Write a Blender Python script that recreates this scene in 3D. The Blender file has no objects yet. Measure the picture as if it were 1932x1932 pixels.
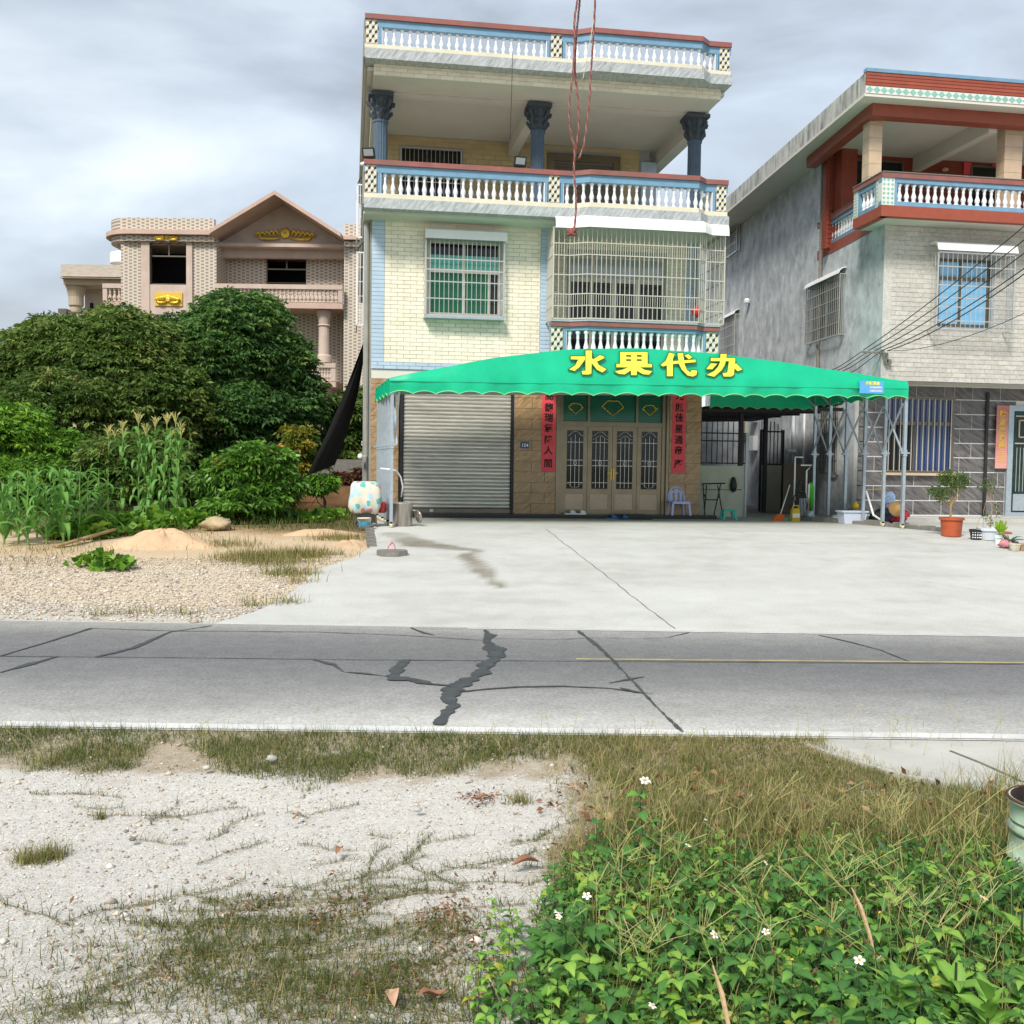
import bpy, math, random
import numpy as np
from mathutils import Vector, Matrix, Euler

sc = bpy.context.scene
COL = sc.collection
R = random.Random(7)
rng = np.random.default_rng(11)
rad = math.radians

# ------------------------------------------------------------------ camera
PSI, TH, RO, HC = rad(9.0), rad(2.7), 0.0137, 1.7
def cam_basis():
    f = Vector((math.sin(PSI)*math.cos(TH), math.cos(PSI)*math.cos(TH), -math.sin(TH)))
    r0 = Vector((math.cos(PSI), -math.sin(PSI), 0)); u0 = r0.cross(f)
    c, s = math.cos(RO), math.sin(RO)
    return f, r0*c+u0*s, u0*c-r0*s
CF, CR, CU = cam_basis()
cam = bpy.data.cameras.new('camera'); cam.lens = 36; cam.sensor_width = 36
cam.clip_start = 0.05; cam.clip_end = 5000
co = bpy.data.objects.new('camera', cam); COL.objects.link(co)
M = Matrix.Identity(4)
for i in range(3):
    M[i][0] = CR[i]; M[i][1] = CU[i]; M[i][2] = -CF[i]
M[2][3] = HC
co.matrix_world = M
sc.camera = co

# ------------------------------------------------------------------ world, sun, exposure
SUN_EL, SUN_ROT = 46, 212       # behind the camera's left shoulder, high
w = bpy.data.worlds.new('World'); sc.world = w; w.use_nodes = True
nt = w.node_tree; nt.nodes.clear()
def wn(t, **k):
    n = nt.nodes.new(t)
    for a, b in k.items(): setattr(n, a, b)
    return n
sky = wn('ShaderNodeTexSky', sky_type='NISHITA', sun_disc=False)
sky.sun_elevation = rad(SUN_EL); sky.sun_rotation = rad(SUN_ROT)
sky.air_density = 1.2; sky.dust_density = 2.5
tc = wn('ShaderNodeTexCoord')
mp = wn('ShaderNodeMapping'); mp.inputs['Scale'].default_value = (1.0, 1.0, 2.6)
mp.inputs['Location'].default_value = (1.35, 0.6, 0.95)
n1 = wn('ShaderNodeTexNoise'); n1.inputs['Scale'].default_value = 2.5; n1.inputs['Detail'].default_value = 6; n1.inputs['Roughness'].default_value = .5; n1.inputs['Distortion'].default_value = .35
n2 = wn('ShaderNodeTexNoise'); n2.inputs['Scale'].default_value = 0.9; n2.inputs['Detail'].default_value = 3
rp = wn('ShaderNodeValToRGB')
rp.color_ramp.elements[0].position = .36; rp.color_ramp.elements[0].color = (2.7, 2.95, 3.3, 1)
rp.color_ramp.elements[1].position = .68; rp.color_ramp.elements[1].color = (6.4, 7.0, 7.5, 1)
e = rp.color_ramp.elements.new(.5); e.color = (4.0, 4.55, 5.2, 1)
rpm = wn('ShaderNodeValToRGB')
rpm.color_ramp.elements[0].position = .35; rpm.color_ramp.elements[0].color = (.95, .95, .95, 1)
rpm.color_ramp.elements[1].position = .8; rpm.color_ramp.elements[1].color = (.8, .8, .8, 1)
# the overcast is thinner and brighter low down and towards the right, greyer high up and left
sep = wn('ShaderNodeSeparateXYZ')
hz = wn('ShaderNodeMapRange'); hz.inputs['From Min'].default_value = 0.02; hz.inputs['From Max'].default_value = 0.45
hz.inputs['To Min'].default_value = 1.25; hz.inputs['To Max'].default_value = .90
lr = wn('ShaderNodeMapRange'); lr.inputs['From Min'].default_value = -0.45; lr.inputs['From Max'].default_value = .5
lr.inputs['To Min'].default_value = .86; lr.inputs['To Max'].default_value = 1.12
mm = wn('ShaderNodeMath', operation='MULTIPLY')
vm = wn('ShaderNodeVectorMath', operation='SCALE')
mix = wn('ShaderNodeMix', data_type='RGBA')
bg = wn('ShaderNodeBackground'); bg.inputs['Strength'].default_value = 0.10
ow = wn('ShaderNodeOutputWorld')
L = nt.links.new
L(tc.outputs['Generated'], mp.inputs['Vector']); L(mp.outputs[0], n1.inputs['Vector']); L(tc.outputs['Generated'], n2.inputs['Vector'])
L(n1.outputs['Fac'], rp.inputs['Fac']); L(n2.outputs['Fac'], rpm.inputs['Fac'])
L(tc.outputs['Generated'], sep.inputs[0]); L(sep.outputs['Z'], hz.inputs['Value']); L(sep.outputs['X'], lr.inputs['Value'])
L(hz.outputs[0], mm.inputs[0]); L(lr.outputs[0], mm.inputs[1])
L(rp.outputs['Color'], vm.inputs[0]); L(mm.outputs[0], vm.inputs['Scale'])
L(rpm.outputs['Color'], mix.inputs['Factor']); L(sky.outputs[0], mix.inputs['A']); L(vm.outputs[0], mix.inputs['B'])
L(mix.outputs['Result'], bg.inputs['Color']); L(bg.outputs[0], ow.inputs[0])
sun = bpy.data.lights.new('sun', 'SUN'); sun.energy = 2.7; sun.angle = rad(14); sun.color = (1, .955, .88)
so = bpy.data.objects.new('sun', sun); COL.objects.link(so)
az = rad(SUN_ROT)
sd = Vector((math.sin(az)*math.cos(rad(SUN_EL)), math.cos(az)*math.cos(rad(SUN_EL)), math.sin(rad(SUN_EL))))
so.rotation_euler = sd.to_track_quat('Z', 'Y').to_euler(); so.location = (0, -20, 40)
sc.view_settings.view_transform = 'Standard'; sc.view_settings.look = 'None'
sc.view_settings.gamma = 1; sc.view_settings.use_curve_mapping = False
sc.view_settings.exposure = 0.74
sc.render.engine = 'CYCLES'
sc.cycles.max_bounces = 6; sc.cycles.diffuse_bounces = 3; sc.cycles.glossy_bounces = 3
sc.cycles.transmission_bounces = 4; sc.cycles.transparent_max_bounces = 6

# ------------------------------------------------------------------ ground functions
def far(x): return 10.65-.165*x
def near(x): return 6.43-.155*x
def G(x, y): return .5*min(1., max(0., (y-far(x)-.2)/8.2))
def Gn(x, y): return .5*np.clip((y-(10.65-.165*x)-.2)/8.2, 0, 1)
def ray(px, py):
    d = CF + CR*((px-966)/1932) - CU*((py-966)/1932)
    return d
def gp(px, py):
    """where the line of sight through this point of the photograph meets the ground"""
    d = ray(px, py); t = 1.
    while t < 150:
        if HC+t*d.z <= G(t*d.x, t*d.y): break
        t += .01
    return (t*d.x, t*d.y, G(t*d.x, t*d.y))
def pix(X, Y, Z):
    """numpy projection, used only to scatter plants over the patches they grow in"""
    dz = Z-HC
    z = X*CF.x+Y*CF.y+dz*CF.z; x = X*CR.x+Y*CR.y+dz*CR.z; y = X*CU.x+Y*CU.y+dz*CU.z
    return 966+1932*x/z, 966-1932*y/z

# ------------------------------------------------------------------ mesh builder
class MB:
    def __init__(s): s.v = []; s.f = []
    def add(s, vs, fs):
        n = len(s.v); s.v.extend(tuple(v) for v in vs); s.f.extend(tuple(i+n for i in f) for f in fs); return s
    def box(s, x0, x1, y0, y1, z0, z1):
        return s.add([(x0,y0,z0),(x1,y0,z0),(x1,y1,z0),(x0,y1,z0),(x0,y0,z1),(x1,y0,z1),(x1,y1,z1),(x0,y1,z1)],
                     [(0,3,2,1),(4,5,6,7),(0,1,5,4),(1,2,6,5),(2,3,7,6),(3,0,4,7)])
    def hexa(s, p):   # 4 bottom points ccw, 4 top points
        return s.add(p, [(0,3,2,1),(4,5,6,7),(0,1,5,4),(1,2,6,5),(2,3,7,6),(3,0,4,7)])
    def bar(s, a, b, w, h=None):   # square bar from a to b
        a = Vector(a); b = Vector(b); h = h or w
        d = (b-a).normalized(); up = Vector((0,0,1)) if abs(d.z) < .9 else Vector((0,1,0))
        sd_ = d.cross(up).normalized()*w/2; u = sd_.cross(d).normalized()*h/2
        return s.hexa([a-sd_-u, a+sd_-u, b+sd_-u, b-sd_-u, a-sd_+u, a+sd_+u, b+sd_+u, b-sd_+u])
    def tube(s, pts, r, n=6, cap=True):
        pts = [Vector(p) for p in pts]; k = len(pts)
        rs = r if isinstance(r, (list, tuple)) else [r]*k
        base = len(s.v); prev = None
        for i, p in enumerate(pts):
            d = (pts[min(i+1, k-1)]-pts[max(i-1, 0)])
            d = d.normalized() if d.length > 1e-9 else Vector((0,0,1))
            if prev is None:
                up = Vector((0,0,1)) if abs(d.z) < .9 else Vector((1,0,0))
                prev = d.cross(up).normalized()
            a = (prev-d*prev.dot(d)).normalized(); prev = a; b = d.cross(a)
            for j in range(n):
                t = 2*math.pi*j/n; s.v.append(tuple(p+(a*math.cos(t)+b*math.sin(t))*rs[i]))
        for i in range(k-1):
            for j in range(n):
                j2 = (j+1) % n
                s.f.append((base+i*n+j, base+i*n+j2, base+(i+1)*n+j2, base+(i+1)*n+j))
        if cap:
            s.f.append(tuple(base+j for j in range(n))[::-1]); s.f.append(tuple(base+(k-1)*n+j for j in range(n)))
        return s
    def lathe(s, prof, c=(0,0,0), n=12, flute=0, cap=True):   # prof [(r,z)]
        base = len(s.v); k = len(prof)
        for r, z in prof:
            for j in range(n):
                t = 2*math.pi*j/n; rr = r*(1-flute*(j % 2))
                s.v.append((c[0]+rr*math.cos(t), c[1]+rr*math.sin(t), c[2]+z))
        for i in range(k-1):
            for j in range(n):
                j2 = (j+1) % n
                s.f.append((base+i*n+j, base+i*n+j2, base+(i+1)*n+j2, base+(i+1)*n+j))
        if cap: s.f.append(tuple(base+j for j in range(n))[::-1]); s.f.append(tuple(base+(k-1)*n+j for j in range(n)))
        return s
    def prism(s, poly, a, b, axis='y'):   # 2D polygon extruded between a and b along axis
        n = len(poly)
        def P(p, t):
            return (p[0], t, p[1]) if axis == 'y' else ((t, p[0], p[1]) if axis == 'x' else (p[0], p[1], t))
        return s.add([P(p, a) for p in poly]+[P(p, b) for p in poly],
                     [tuple(range(n))[::-1], tuple(range(n, 2*n))]+[(i, (i+1) % n, n+(i+1) % n, n+i) for i in range(n)])
    def strip(s, pts, off=.0):   # ribbon of (x,y,z,width) laid on the ground
        base = len(s.v); k = len(pts)
        for i, p in enumerate(pts):
            q0 = pts[max(i-1, 0)]; q1 = pts[min(i+1, k-1)]
            d = Vector((q1[0]-q0[0], q1[1]-q0[1], 0))
            d = d.normalized() if d.length > 0 else Vector((1,0,0))
            nn = Vector((-d.y, d.x, 0))*p[3]/2
            s.v.append((p[0]+nn.x, p[1]+nn.y, p[2]+off)); s.v.append((p[0]-nn.x, p[1]-nn.y, p[2]+off))
        for i in range(k-1):
            s.f.append((base+2*i, base+2*i+1, base+2*i+3, base+2*i+2))
        return s
    def mesh(s, name, mat, smooth=False, off=(0,0,0)):
        me = bpy.data.meshes.new(name)
        me.from_pydata([(v[0]-off[0], v[1]-off[1], v[2]-off[2]) for v in s.v], [], s.f)
        if mat: me.materials.append(mat)
        if smooth: me.shade_smooth()
        me.update(); return me

W0 = {}
def tag(o, label=None, cat=None, group=None, kind=None):
    if label: o['label'] = label
    if cat: o['category'] = cat
    if group: o['group'] = group
    if kind: o['kind'] = kind
    return o
def T(name, label, cat, loc=(0,0,0), group=None, local=False):
    o = bpy.data.objects.new(name, None); COL.objects.link(o); o.location = loc; o.empty_display_size = .2
    W0[o.name] = Vector((0,0,0)) if local else Vector(loc)
    return tag(o, label, cat, group)
def P(name, mb, mat, parent=None, smooth=False, label=None, kind=None):
    off = W0[parent.name] if parent else Vector((0,0,0))
    o = bpy.data.objects.new(name, mb.mesh(name, mat, smooth, off)); COL.objects.link(o)
    if parent: o.parent = parent
    W0[o.name] = off
    if label: o['label'] = label
    if kind: o['kind'] = kind
    return o
def I(name, mesh, parent, loc, rot=(0,0,0), scl=(1,1,1)):
    o = bpy.data.objects.new(name, mesh); COL.objects.link(o); o.parent = parent
    off = W0[parent.name] if parent else Vector((0,0,0))
    o.location = Vector(loc)-off; o.rotation_euler = rot; o.scale = scl
    return o
def S(name, mb, mat, label=None, cat=None, kind='structure', smooth=False, parent=None):
    o = P(name, mb, mat, parent, smooth); o['kind'] = kind
    if label: o['label'] = label
    if cat: o['category'] = cat
    return o
def ONE(name, mb, mat, label, cat, group=None, smooth=False, loc=None, kind=None):
    """a thing that is one mesh; its origin sits at its base"""
    if loc is None:
        a = np.array(mb.v); loc = (float(a[:,0].mean()), float(a[:,1].mean()), float(a[:,2].min()))
    o = bpy.data.objects.new(name, mb.mesh(name, mat, smooth, loc)); COL.objects.link(o); o.location = loc
    W0[o.name] = Vector(loc)
    return tag(o, label, cat, group, kind)
def clone(root, loc, rz=0., scl=1., label=None, tilt=(0,0)):
    c = root.copy(); COL.objects.link(c); c.location = loc; c.rotation_euler = (tilt[0], tilt[1], rz); c.scale = (scl,)*3
    if label: c['label'] = label
    for ch in root.children:
        d = ch.copy(); COL.objects.link(d); d.parent = c
        for g in ch.children:
            h = g.copy(); COL.objects.link(h); h.parent = d
    return c
def npmesh(name, V, F, mat, tint=None, smooth=False):
    """V (n,3), F (m,k) arrays; tint one value per vertex"""
    me = bpy.data.meshes.new(name)
    n, m, k = len(V), len(F), F.shape[1]
    me.vertices.add(n); me.vertices.foreach_set('co', V.astype(np.float32).ravel())
    me.loops.add(m*k); me.loops.foreach_set('vertex_index', F.astype(np.int32).ravel())
    me.polygons.add(m); me.polygons.foreach_set('loop_start', np.arange(0, m*k, k, dtype=np.int32))
    me.polygons.foreach_set('loop_total', np.full(m, k, dtype=np.int32))
    if smooth: me.polygons.foreach_set('use_smooth', np.ones(m, dtype=bool))
    if tint is not None:
        a = me.attributes.new('tint', 'FLOAT', 'POINT'); a.data.foreach_set('value', tint.astype(np.float32))
    me.materials.append(mat); me.update(calc_edges=True); return me
def link(name, me, loc=(0,0,0), parent=None):
    o = bpy.data.objects.new(name, me); COL.objects.link(o); o.location = loc
    if parent: o.parent = parent
    return o

# ------------------------------------------------------------------ materials
def C(h):
    """sRGB hex to linear"""
    v = [int(h[i:i+2], 16)/255 for i in (0, 2, 4)]
    return tuple((c/12.92 if c <= .04045 else ((c+.055)/1.055)**2.4) for c in v)+(1,)
def mat(name, col, rough=.6, var=.12, scale=6., bump=.0, bscale=None, metal=0., spec=.4, island=0., stain=0., stain_col=(.12,.12,.11,1), sscale=(1.2,1.2,.35), streak=None):
    m = bpy.data.materials.new(name); m.use_nodes = True
    t = m.node_tree; b = t.nodes['Principled BSDF']; lk = t.links.new
    b.inputs['Roughness'].default_value = rough; b.inputs['Metallic'].default_value = metal
    b.inputs['Specular IOR Level'].default_value = spec
    g = t.nodes.new('ShaderNodeNewGeometry')
    nz = t.nodes.new('ShaderNodeTexNoise'); nz.inputs['Scale'].default_value = scale; nz.inputs['Detail'].default_value = 5; nz.inputs['Roughness'].default_value = .6
    src = g.outputs['Position']
    if streak:
        mpn = t.nodes.new('ShaderNodeMapping'); mpn.inputs['Scale'].default_value = streak[:3]
        if len(streak) > 3: mpn.inputs['Rotation'].default_value = (0, streak[3], 0)
        lk(src, mpn.inputs[0]); lk(mpn.outputs[0], nz.inputs['Vector'])
    else: lk(src, nz.inputs['Vector'])
    mr = t.nodes.new('ShaderNodeMapRange'); mr.inputs['From Min'].default_value = .28; mr.inputs['From Max'].default_value = .72
    mr.inputs['To Min'].default_value = 1-var; mr.inputs['To Max'].default_value = 1+var
    lk(nz.outputs['Fac'], mr.inputs[0])
    vs = t.nodes.new('ShaderNodeVectorMath'); vs.operation = 'SCALE'; vs.inputs[0].default_value = col[:3]
    lk(mr.outputs[0], vs.inputs['Scale']); cur = vs.outputs[0]
    if island:
        mi = t.nodes.new('ShaderNodeMapRange'); mi.inputs['To Min'].default_value = 1-island; mi.inputs['To Max'].default_value = 1+island
        oi = t.nodes.new('ShaderNodeObjectInfo'); ad = t.nodes.new('ShaderNodeMath'); ad.operation = 'ADD'
        fr = t.nodes.new('ShaderNodeMath'); fr.operation = 'FRACT'
        lk(g.outputs['Random Per Island'], ad.inputs[0]); lk(oi.outputs['Random'], ad.inputs[1]); lk(ad.outputs[0], fr.inputs[0])
        lk(fr.outputs[0], mi.inputs[0])
        v2 = t.nodes.new('ShaderNodeVectorMath'); v2.operation = 'SCALE'; lk(cur, v2.inputs[0]); lk(mi.outputs[0], v2.inputs['Scale']); cur = v2.outputs[0]
    if stain:
        mp2 = t.nodes.new('ShaderNodeMapping'); mp2.inputs['Scale'].default_value = sscale
        n3 = t.nodes.new('ShaderNodeTexNoise'); n3.inputs['Scale'].default_value = 1.0; n3.inputs['Detail'].default_value = 7; n3.inputs['Roughness'].default_value = .68
        r3 = t.nodes.new('ShaderNodeMapRange'); r3.inputs['From Min'].default_value = .47; r3.inputs['From Max'].default_value = .68; r3.inputs['To Max'].default_value = stain
        lk(src, mp2.inputs[0]); lk(mp2.outputs[0], n3.inputs['Vector']); lk(n3.outputs['Fac'], r3.inputs[0])
        mx = t.nodes.new('ShaderNodeMix'); mx.data_type = 'RGBA'; mx.inputs['B'].default_value = stain_col
        lk(cur, mx.inputs['A']); lk(r3.outputs[0], mx.inputs['Factor']); cur = mx.outputs['Result']
    lk(cur, b.inputs['Base Color'])
    if bump:
        nb = t.nodes.new('ShaderNodeTexNoise'); nb.inputs['Scale'].default_value = bscale or scale*4; nb.inputs['Detail'].default_value = 5
        lk(src, nb.inputs['Vector']); bp = t.nodes.new('ShaderNodeBump'); bp.inputs['Strength'].default_value = bump; bp.inputs['Distance'].default_value = .02
        lk(nb.outputs['Fac'], bp.inputs['Height']); lk(bp.outputs[0], b.inputs['Normal'])
    return m
def ramp_mat(name, stops, rough=.6, trans=0., spec=.3, noise=.0, nscale=8., grain=None):
    """colour from the 'tint' attribute of the mesh"""
    m = bpy.data.materials.new(name); m.use_nodes = True
    t = m.node_tree; b = t.nodes['Principled BSDF']; lk = t.links.new
    a = t.nodes.new('ShaderNodeAttribute'); a.attribute_name = 'tint'
    r = t.nodes.new('ShaderNodeValToRGB'); r.color_ramp.elements[0].position = stops[0][0]; r.color_ramp.elements[0].color = stops[0][1]
    r.color_ramp.elements[1].position = stops[-1][0]; r.color_ramp.elements[1].color = stops[-1][1]
    for p, c in stops[1:-1]:
        el = r.color_ramp.elements.new(p); el.color = c
    fac = a.outputs['Fac']
    if noise:
        g = t.nodes.new('ShaderNodeNewGeometry'); nz = t.nodes.new('ShaderNodeTexNoise'); nz.inputs['Scale'].default_value = nscale; nz.inputs['Detail'].default_value = 6
        lk(g.outputs['Position'], nz.inputs['Vector'])
        ma = t.nodes.new('ShaderNodeMath'); ma.operation = 'MULTIPLY_ADD'; ma.inputs[1].default_value = noise; 
        sb = t.nodes.new('ShaderNodeMath'); sb.operation = 'SUBTRACT'; sb.inputs[1].default_value = noise*.5
        lk(nz.outputs['Fac'], ma.inputs[0]); lk(fac, ma.inputs[2]); lk(ma.outputs[0], sb.inputs[0]); fac = sb.outputs[0]
    lk(fac, r.inputs[0]); lk(r.outputs[0], b.inputs['Base Color'])
    if grain:
        g2 = t.nodes.new('ShaderNodeNewGeometry'); cur = r.outputs[0]
        for gs, ga in grain:
            nz2 = t.nodes.new('ShaderNodeTexNoise'); nz2.inputs['Scale'].default_value = gs; nz2.inputs['Detail'].default_value = 3; nz2.inputs['Roughness'].default_value = .7
            lk(g2.outputs['Position'], nz2.inputs['Vector']); m3 = t.nodes.new('ShaderNodeMapRange'); m3.inputs['From Min'].default_value = .3; m3.inputs['From Max'].default_value = .7; m3.inputs['To Min'].default_value = 1-ga; m3.inputs['To Max'].default_value = 1+ga*.6
            lk(nz2.outputs['Fac'], m3.inputs[0]); v3_ = t.nodes.new('ShaderNodeVectorMath'); v3_.operation = 'SCALE'; lk(cur, v3_.inputs[0]); lk(m3.outputs[0], v3_.inputs['Scale']); cur = v3_.outputs[0]
        lk(cur, b.inputs['Base Color'])
    b.inputs['Roughness'].default_value = rough; b.inputs['Specular IOR Level'].default_value = spec
    if trans:
        tr = t.nodes.new('ShaderNodeBsdfTranslucent'); ms = t.nodes.new('ShaderNodeMixShader'); ms.inputs[0].default_value = trans
        lk(r.outputs[0], tr.inputs[0]); lk(b.outputs[0], ms.inputs[1]); lk(tr.outputs[0], ms.inputs[2])
        lk(ms.outputs[0], t.nodes['Material Output'].inputs[0])
    return m
def two_tone(name, c1, c2, tex, scale, rough=.4, contrast=.5, streak=(1,1,1), rot=(0,0,0), metal=0., dist=0., joints=None, bump=0.):
    """veined stone: noise or wave between two colours"""
    m = bpy.data.materials.new(name); m.use_nodes = True
    t = m.node_tree; b = t.nodes['Principled BSDF']; lk = t.links.new
    g = t.nodes.new('ShaderNodeNewGeometry'); mp_ = t.nodes.new('ShaderNodeMapping'); mp_.inputs['Scale'].default_value = streak; mp_.inputs['Rotation'].default_value = rot
    mp0 = t.nodes.new('ShaderNodeMapping'); mp0.inputs['Rotation'].default_value = rot
    mp_.inputs['Rotation'].default_value = (0,0,0)
    lk(g.outputs['Position'], mp0.inputs[0]); lk(mp0.outputs[0], mp_.inputs[0])
    nz = t.nodes.new('ShaderNodeTexNoise'); nz.inputs['Scale'].default_value = scale; nz.inputs['Detail'].default_value = 8; nz.inputs['Roughness'].default_value = .65; nz.inputs['Distortion'].default_value = dist
    lk(mp_.outputs[0], nz.inputs['Vector'])
    oi = t.nodes.new('ShaderNodeObjectInfo')
    r = t.nodes.new('ShaderNodeValToRGB'); r.color_ramp.elements[0].position = .5-contrast/4; r.color_ramp.elements[0].color = c1
    r.color_ramp.elements[1].position = .5+contrast/4; r.color_ramp.elements[1].color = c2
    lk(nz.outputs['Fac'], r.inputs[0]); lk(r.outputs[0], b.inputs['Base Color'])
    b.inputs['Roughness'].default_value = rough; b.inputs['Metallic'].default_value = metal
    if bump:
        bp = t.nodes.new('ShaderNodeBump'); bp.inputs['Strength'].default_value = bump; bp.inputs['Distance'].default_value = .02
        lk(nz.outputs['Fac'], bp.inputs['Height']); lk(bp.outputs[0], b.inputs['Normal'])
    return m
def glass(name, col, rough=.08):
    m = bpy.data.materials.new(name); m.use_nodes = True; b = m.node_tree.nodes['Principled BSDF']
    t = m.node_tree; g = t.nodes.new('ShaderNodeNewGeometry'); nz = t.nodes.new('ShaderNodeTexNoise'); nz.inputs['Scale'].default_value = 1.3
    bp = t.nodes.new('ShaderNodeBump'); bp.inputs['Strength'].default_value = .05; bp.inputs['Distance'].default_value = .05
    t.links.new(g.outputs['Position'], nz.inputs['Vector']); t.links.new(nz.outputs['Fac'], bp.inputs['Height']); t.links.new(bp.outputs[0], b.inputs['Normal'])
    b.inputs['Base Color'].default_value = col; b.inputs['Roughness'].default_value = rough; b.inputs['Specular IOR Level'].default_value = .9 if col[2] > .1 else .35
    b.inputs['Coat Weight'].default_value = .5 if col[2] > .1 else .06; b.inputs['Coat Roughness'].default_value = .03
    return m

m_brick = mat('cream glazed tile', (.80,.72,.585,1), .35, .06, 3, island=.08, stain=.22, stain_col=(.52,.47,.34,1), sscale=(1.5,1.5,.3))
m_grout = mat('grey grout', (.36,.37,.38,1), .9, .1)
m_btile = mat('pale blue tile', (.42,.52,.64,1), .4, .07, 5, island=.06)
m_blue = mat('sky blue glazed tile', (.16,.30,.43,1), .35, .12, 5, island=.05)
m_cream = mat('plain cream tile', (.64,.60,.46,1), .45, .08, 3)
m_red = mat('terracotta red cap tile', (.27,.095,.08,1), .45, .15, 4, stain=.35)
m_marble = two_tone('grey veined marble', (.24,.26,.27,1), (.52,.54,.54,1), 0, 5, .35, .7, streak=(1,1,5), rot=(0,.9,0), dist=.4)
m_white = mat('white painted baluster', (.74,.76,.78,1), .4, .06, 8)
m_pwhite = mat('white metal sheet', (.78,.78,.78,1), .35, .05, 3)
m_soffit = mat('off white plaster', (.62,.60,.53,1), .85, .06, 1.2)
m_render = mat('raw cement render', (.30,.29,.25,1), .9, .2, 2, bump=.3, stain=.5)
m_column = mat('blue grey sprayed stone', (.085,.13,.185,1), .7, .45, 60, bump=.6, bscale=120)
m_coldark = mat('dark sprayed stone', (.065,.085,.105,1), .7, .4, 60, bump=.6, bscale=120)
m_brown = two_tone('brown veined stone cladding', (.20,.12,.06,1), (.50,.33,.17,1), 0, 3.6, .4, .8, streak=(1,1,4.5), rot=(0,.7,0), dist=1.2)
m_steel = mat('stainless steel bars', (.62,.60,.55,1), .32, .08, 9, metal=.75)
m_barpaint = mat('champagne metal bars', (.56,.52,.44,1), .4, .06, 9, metal=.3)
m_slat = mat('galvanised shutter slat', (.58,.56,.51,1), .38, .30, 4, metal=.55, island=.12, streak=(.8,1,18))
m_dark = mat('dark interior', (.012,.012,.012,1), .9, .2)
m_black = mat('black iron', (.02,.02,.022,1), .5, .3)
m_granite = mat('black granite', (.018,.02,.022,1), .25, .8, 60)
m_door = mat('champagne stainless door', (.21,.175,.12,1), .3, .15, 3, metal=.7)
m_doordark = mat('bronze steel door', (.16,.14,.11,1), .35, .15, 3, metal=.6)
m_dglass = glass('dark glass', (.012,.014,.014,1))
m_gglass = glass('green tinted glass', (.01,.10,.05,1), .15)
m_tealglass = glass('glass with painted teal reflection', (.03,.36,.27,1), .12)  # teal reflection is put into the base colour
m_blueglass = glass('blue tinted glass', (.012,.035,.12,1), .06)
m_cyanglass = glass('glass with painted pale blue reflection', (.18,.46,.72,1), .08)  # the pale blue reflection is painted as base colour
m_greyglass = glass('glass with painted grey reflection', (.32,.34,.37,1), .1)  # base colour carries a painted grey reflection
m_green = mat('green tarpaulin', (.0,.47,.24,1), .34, .10, 1.6, bump=.5, bscale=2.2, spec=.5, stain=.35, stain_col=(.0,.33,.19,1), sscale=(1.5,1.5,1.5))
m_trim = mat('yellow green hem', (.20,.62,.22,1), .5, .1)
m_galv = mat('galvanised steel tube', (.40,.46,.50,1), .4, .12, 12, metal=.5)
m_yellow = mat('yellow vinyl lettering', (.85,.78,.08,1), .5, .03)
m_outline = mat('dark green outline', (.04,.10,.01,1), .5, .1)
m_scroll = mat('red couplet paper', (.70,.07,.09,1), .6, .12, 6)
m_scrollf = mat('faded couplet paper', (.62,.34,.30,1), .7, .2, 3)
m_ink = mat('black ink', (.012,.008,.008,1), .7, .1)
m_gold = mat('gold paint', (.72,.48,.06,1), .35, .15, 20, metal=.35)
m_conc = mat('pale concrete', (.47,.46,.42,1), .85, .12, 2, bump=.2, stain=.3)
m_kerb = mat('old cement block', (.20,.19,.17,1), .9, .25, 9, bump=.5, stain=.5)

# ------------------------------------------------------------------ ground, road, yard
def sheet(name, xs, ys, off, mat_, tintf=None, relief=0., kind='structure', parent=None, xl=None, xr=None, zf=None):
    """grid over y lines; xl(y), xr(y) bound it, xs are 0..1"""
    xs = np.asarray(xs); ys = np.asarray(ys)
    X = np.array([[ (xl(y)+(xr(y)-xl(y))*u) for u in xs] for y in ys]); Y = np.repeat(ys[:,None], len(xs), 1)
    Z = Gn(X, Y)+off
    if zf is not None: Z = Z+zf(X, Y)
    if relief: Z = Z+rng.normal(0, relief, Z.shape)
    n, m_ = X.shape
    V = np.stack([X.ravel(), Y.ravel(), Z.ravel()], 1)
    idx = np.arange(n*m_).reshape(n, m_)
    F = np.stack([idx[:-1,:-1].ravel(), idx[:-1,1:].ravel(), idx[1:,1:].ravel(), idx[1:,:-1].ravel()], 1)
    tint = tintf(X.ravel(), Y.ravel()) if tintf else None
    o = link(name, npmesh(name, V, F, mat_, tint, smooth=True), parent=parent); o['kind'] = kind
    W0[o.name] = Vector((0,0,0))
    return o
def sm(a, b, x): 
    t = np.clip((x-a)/(b-a), 0, 1); return t*t*(3-2*t)
def vnoise(X, Y, s, seed=0):
    """cheap smooth noise for masks"""
    v = np.zeros_like(X, dtype=float)
    rr = np.random.default_rng(seed)
    for k in range(7):
        a = rr.uniform(0, 2*math.pi); fr = s*rr.uniform(.5, 2.2); ph = rr.uniform(0, 6.28)
        v += np.sin((X*math.cos(a)+Y*math.sin(a))*fr+ph+1.3*np.sin((X*math.sin(a)-Y*math.cos(a))*fr*.7+ph*2))
    return v/7

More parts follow.
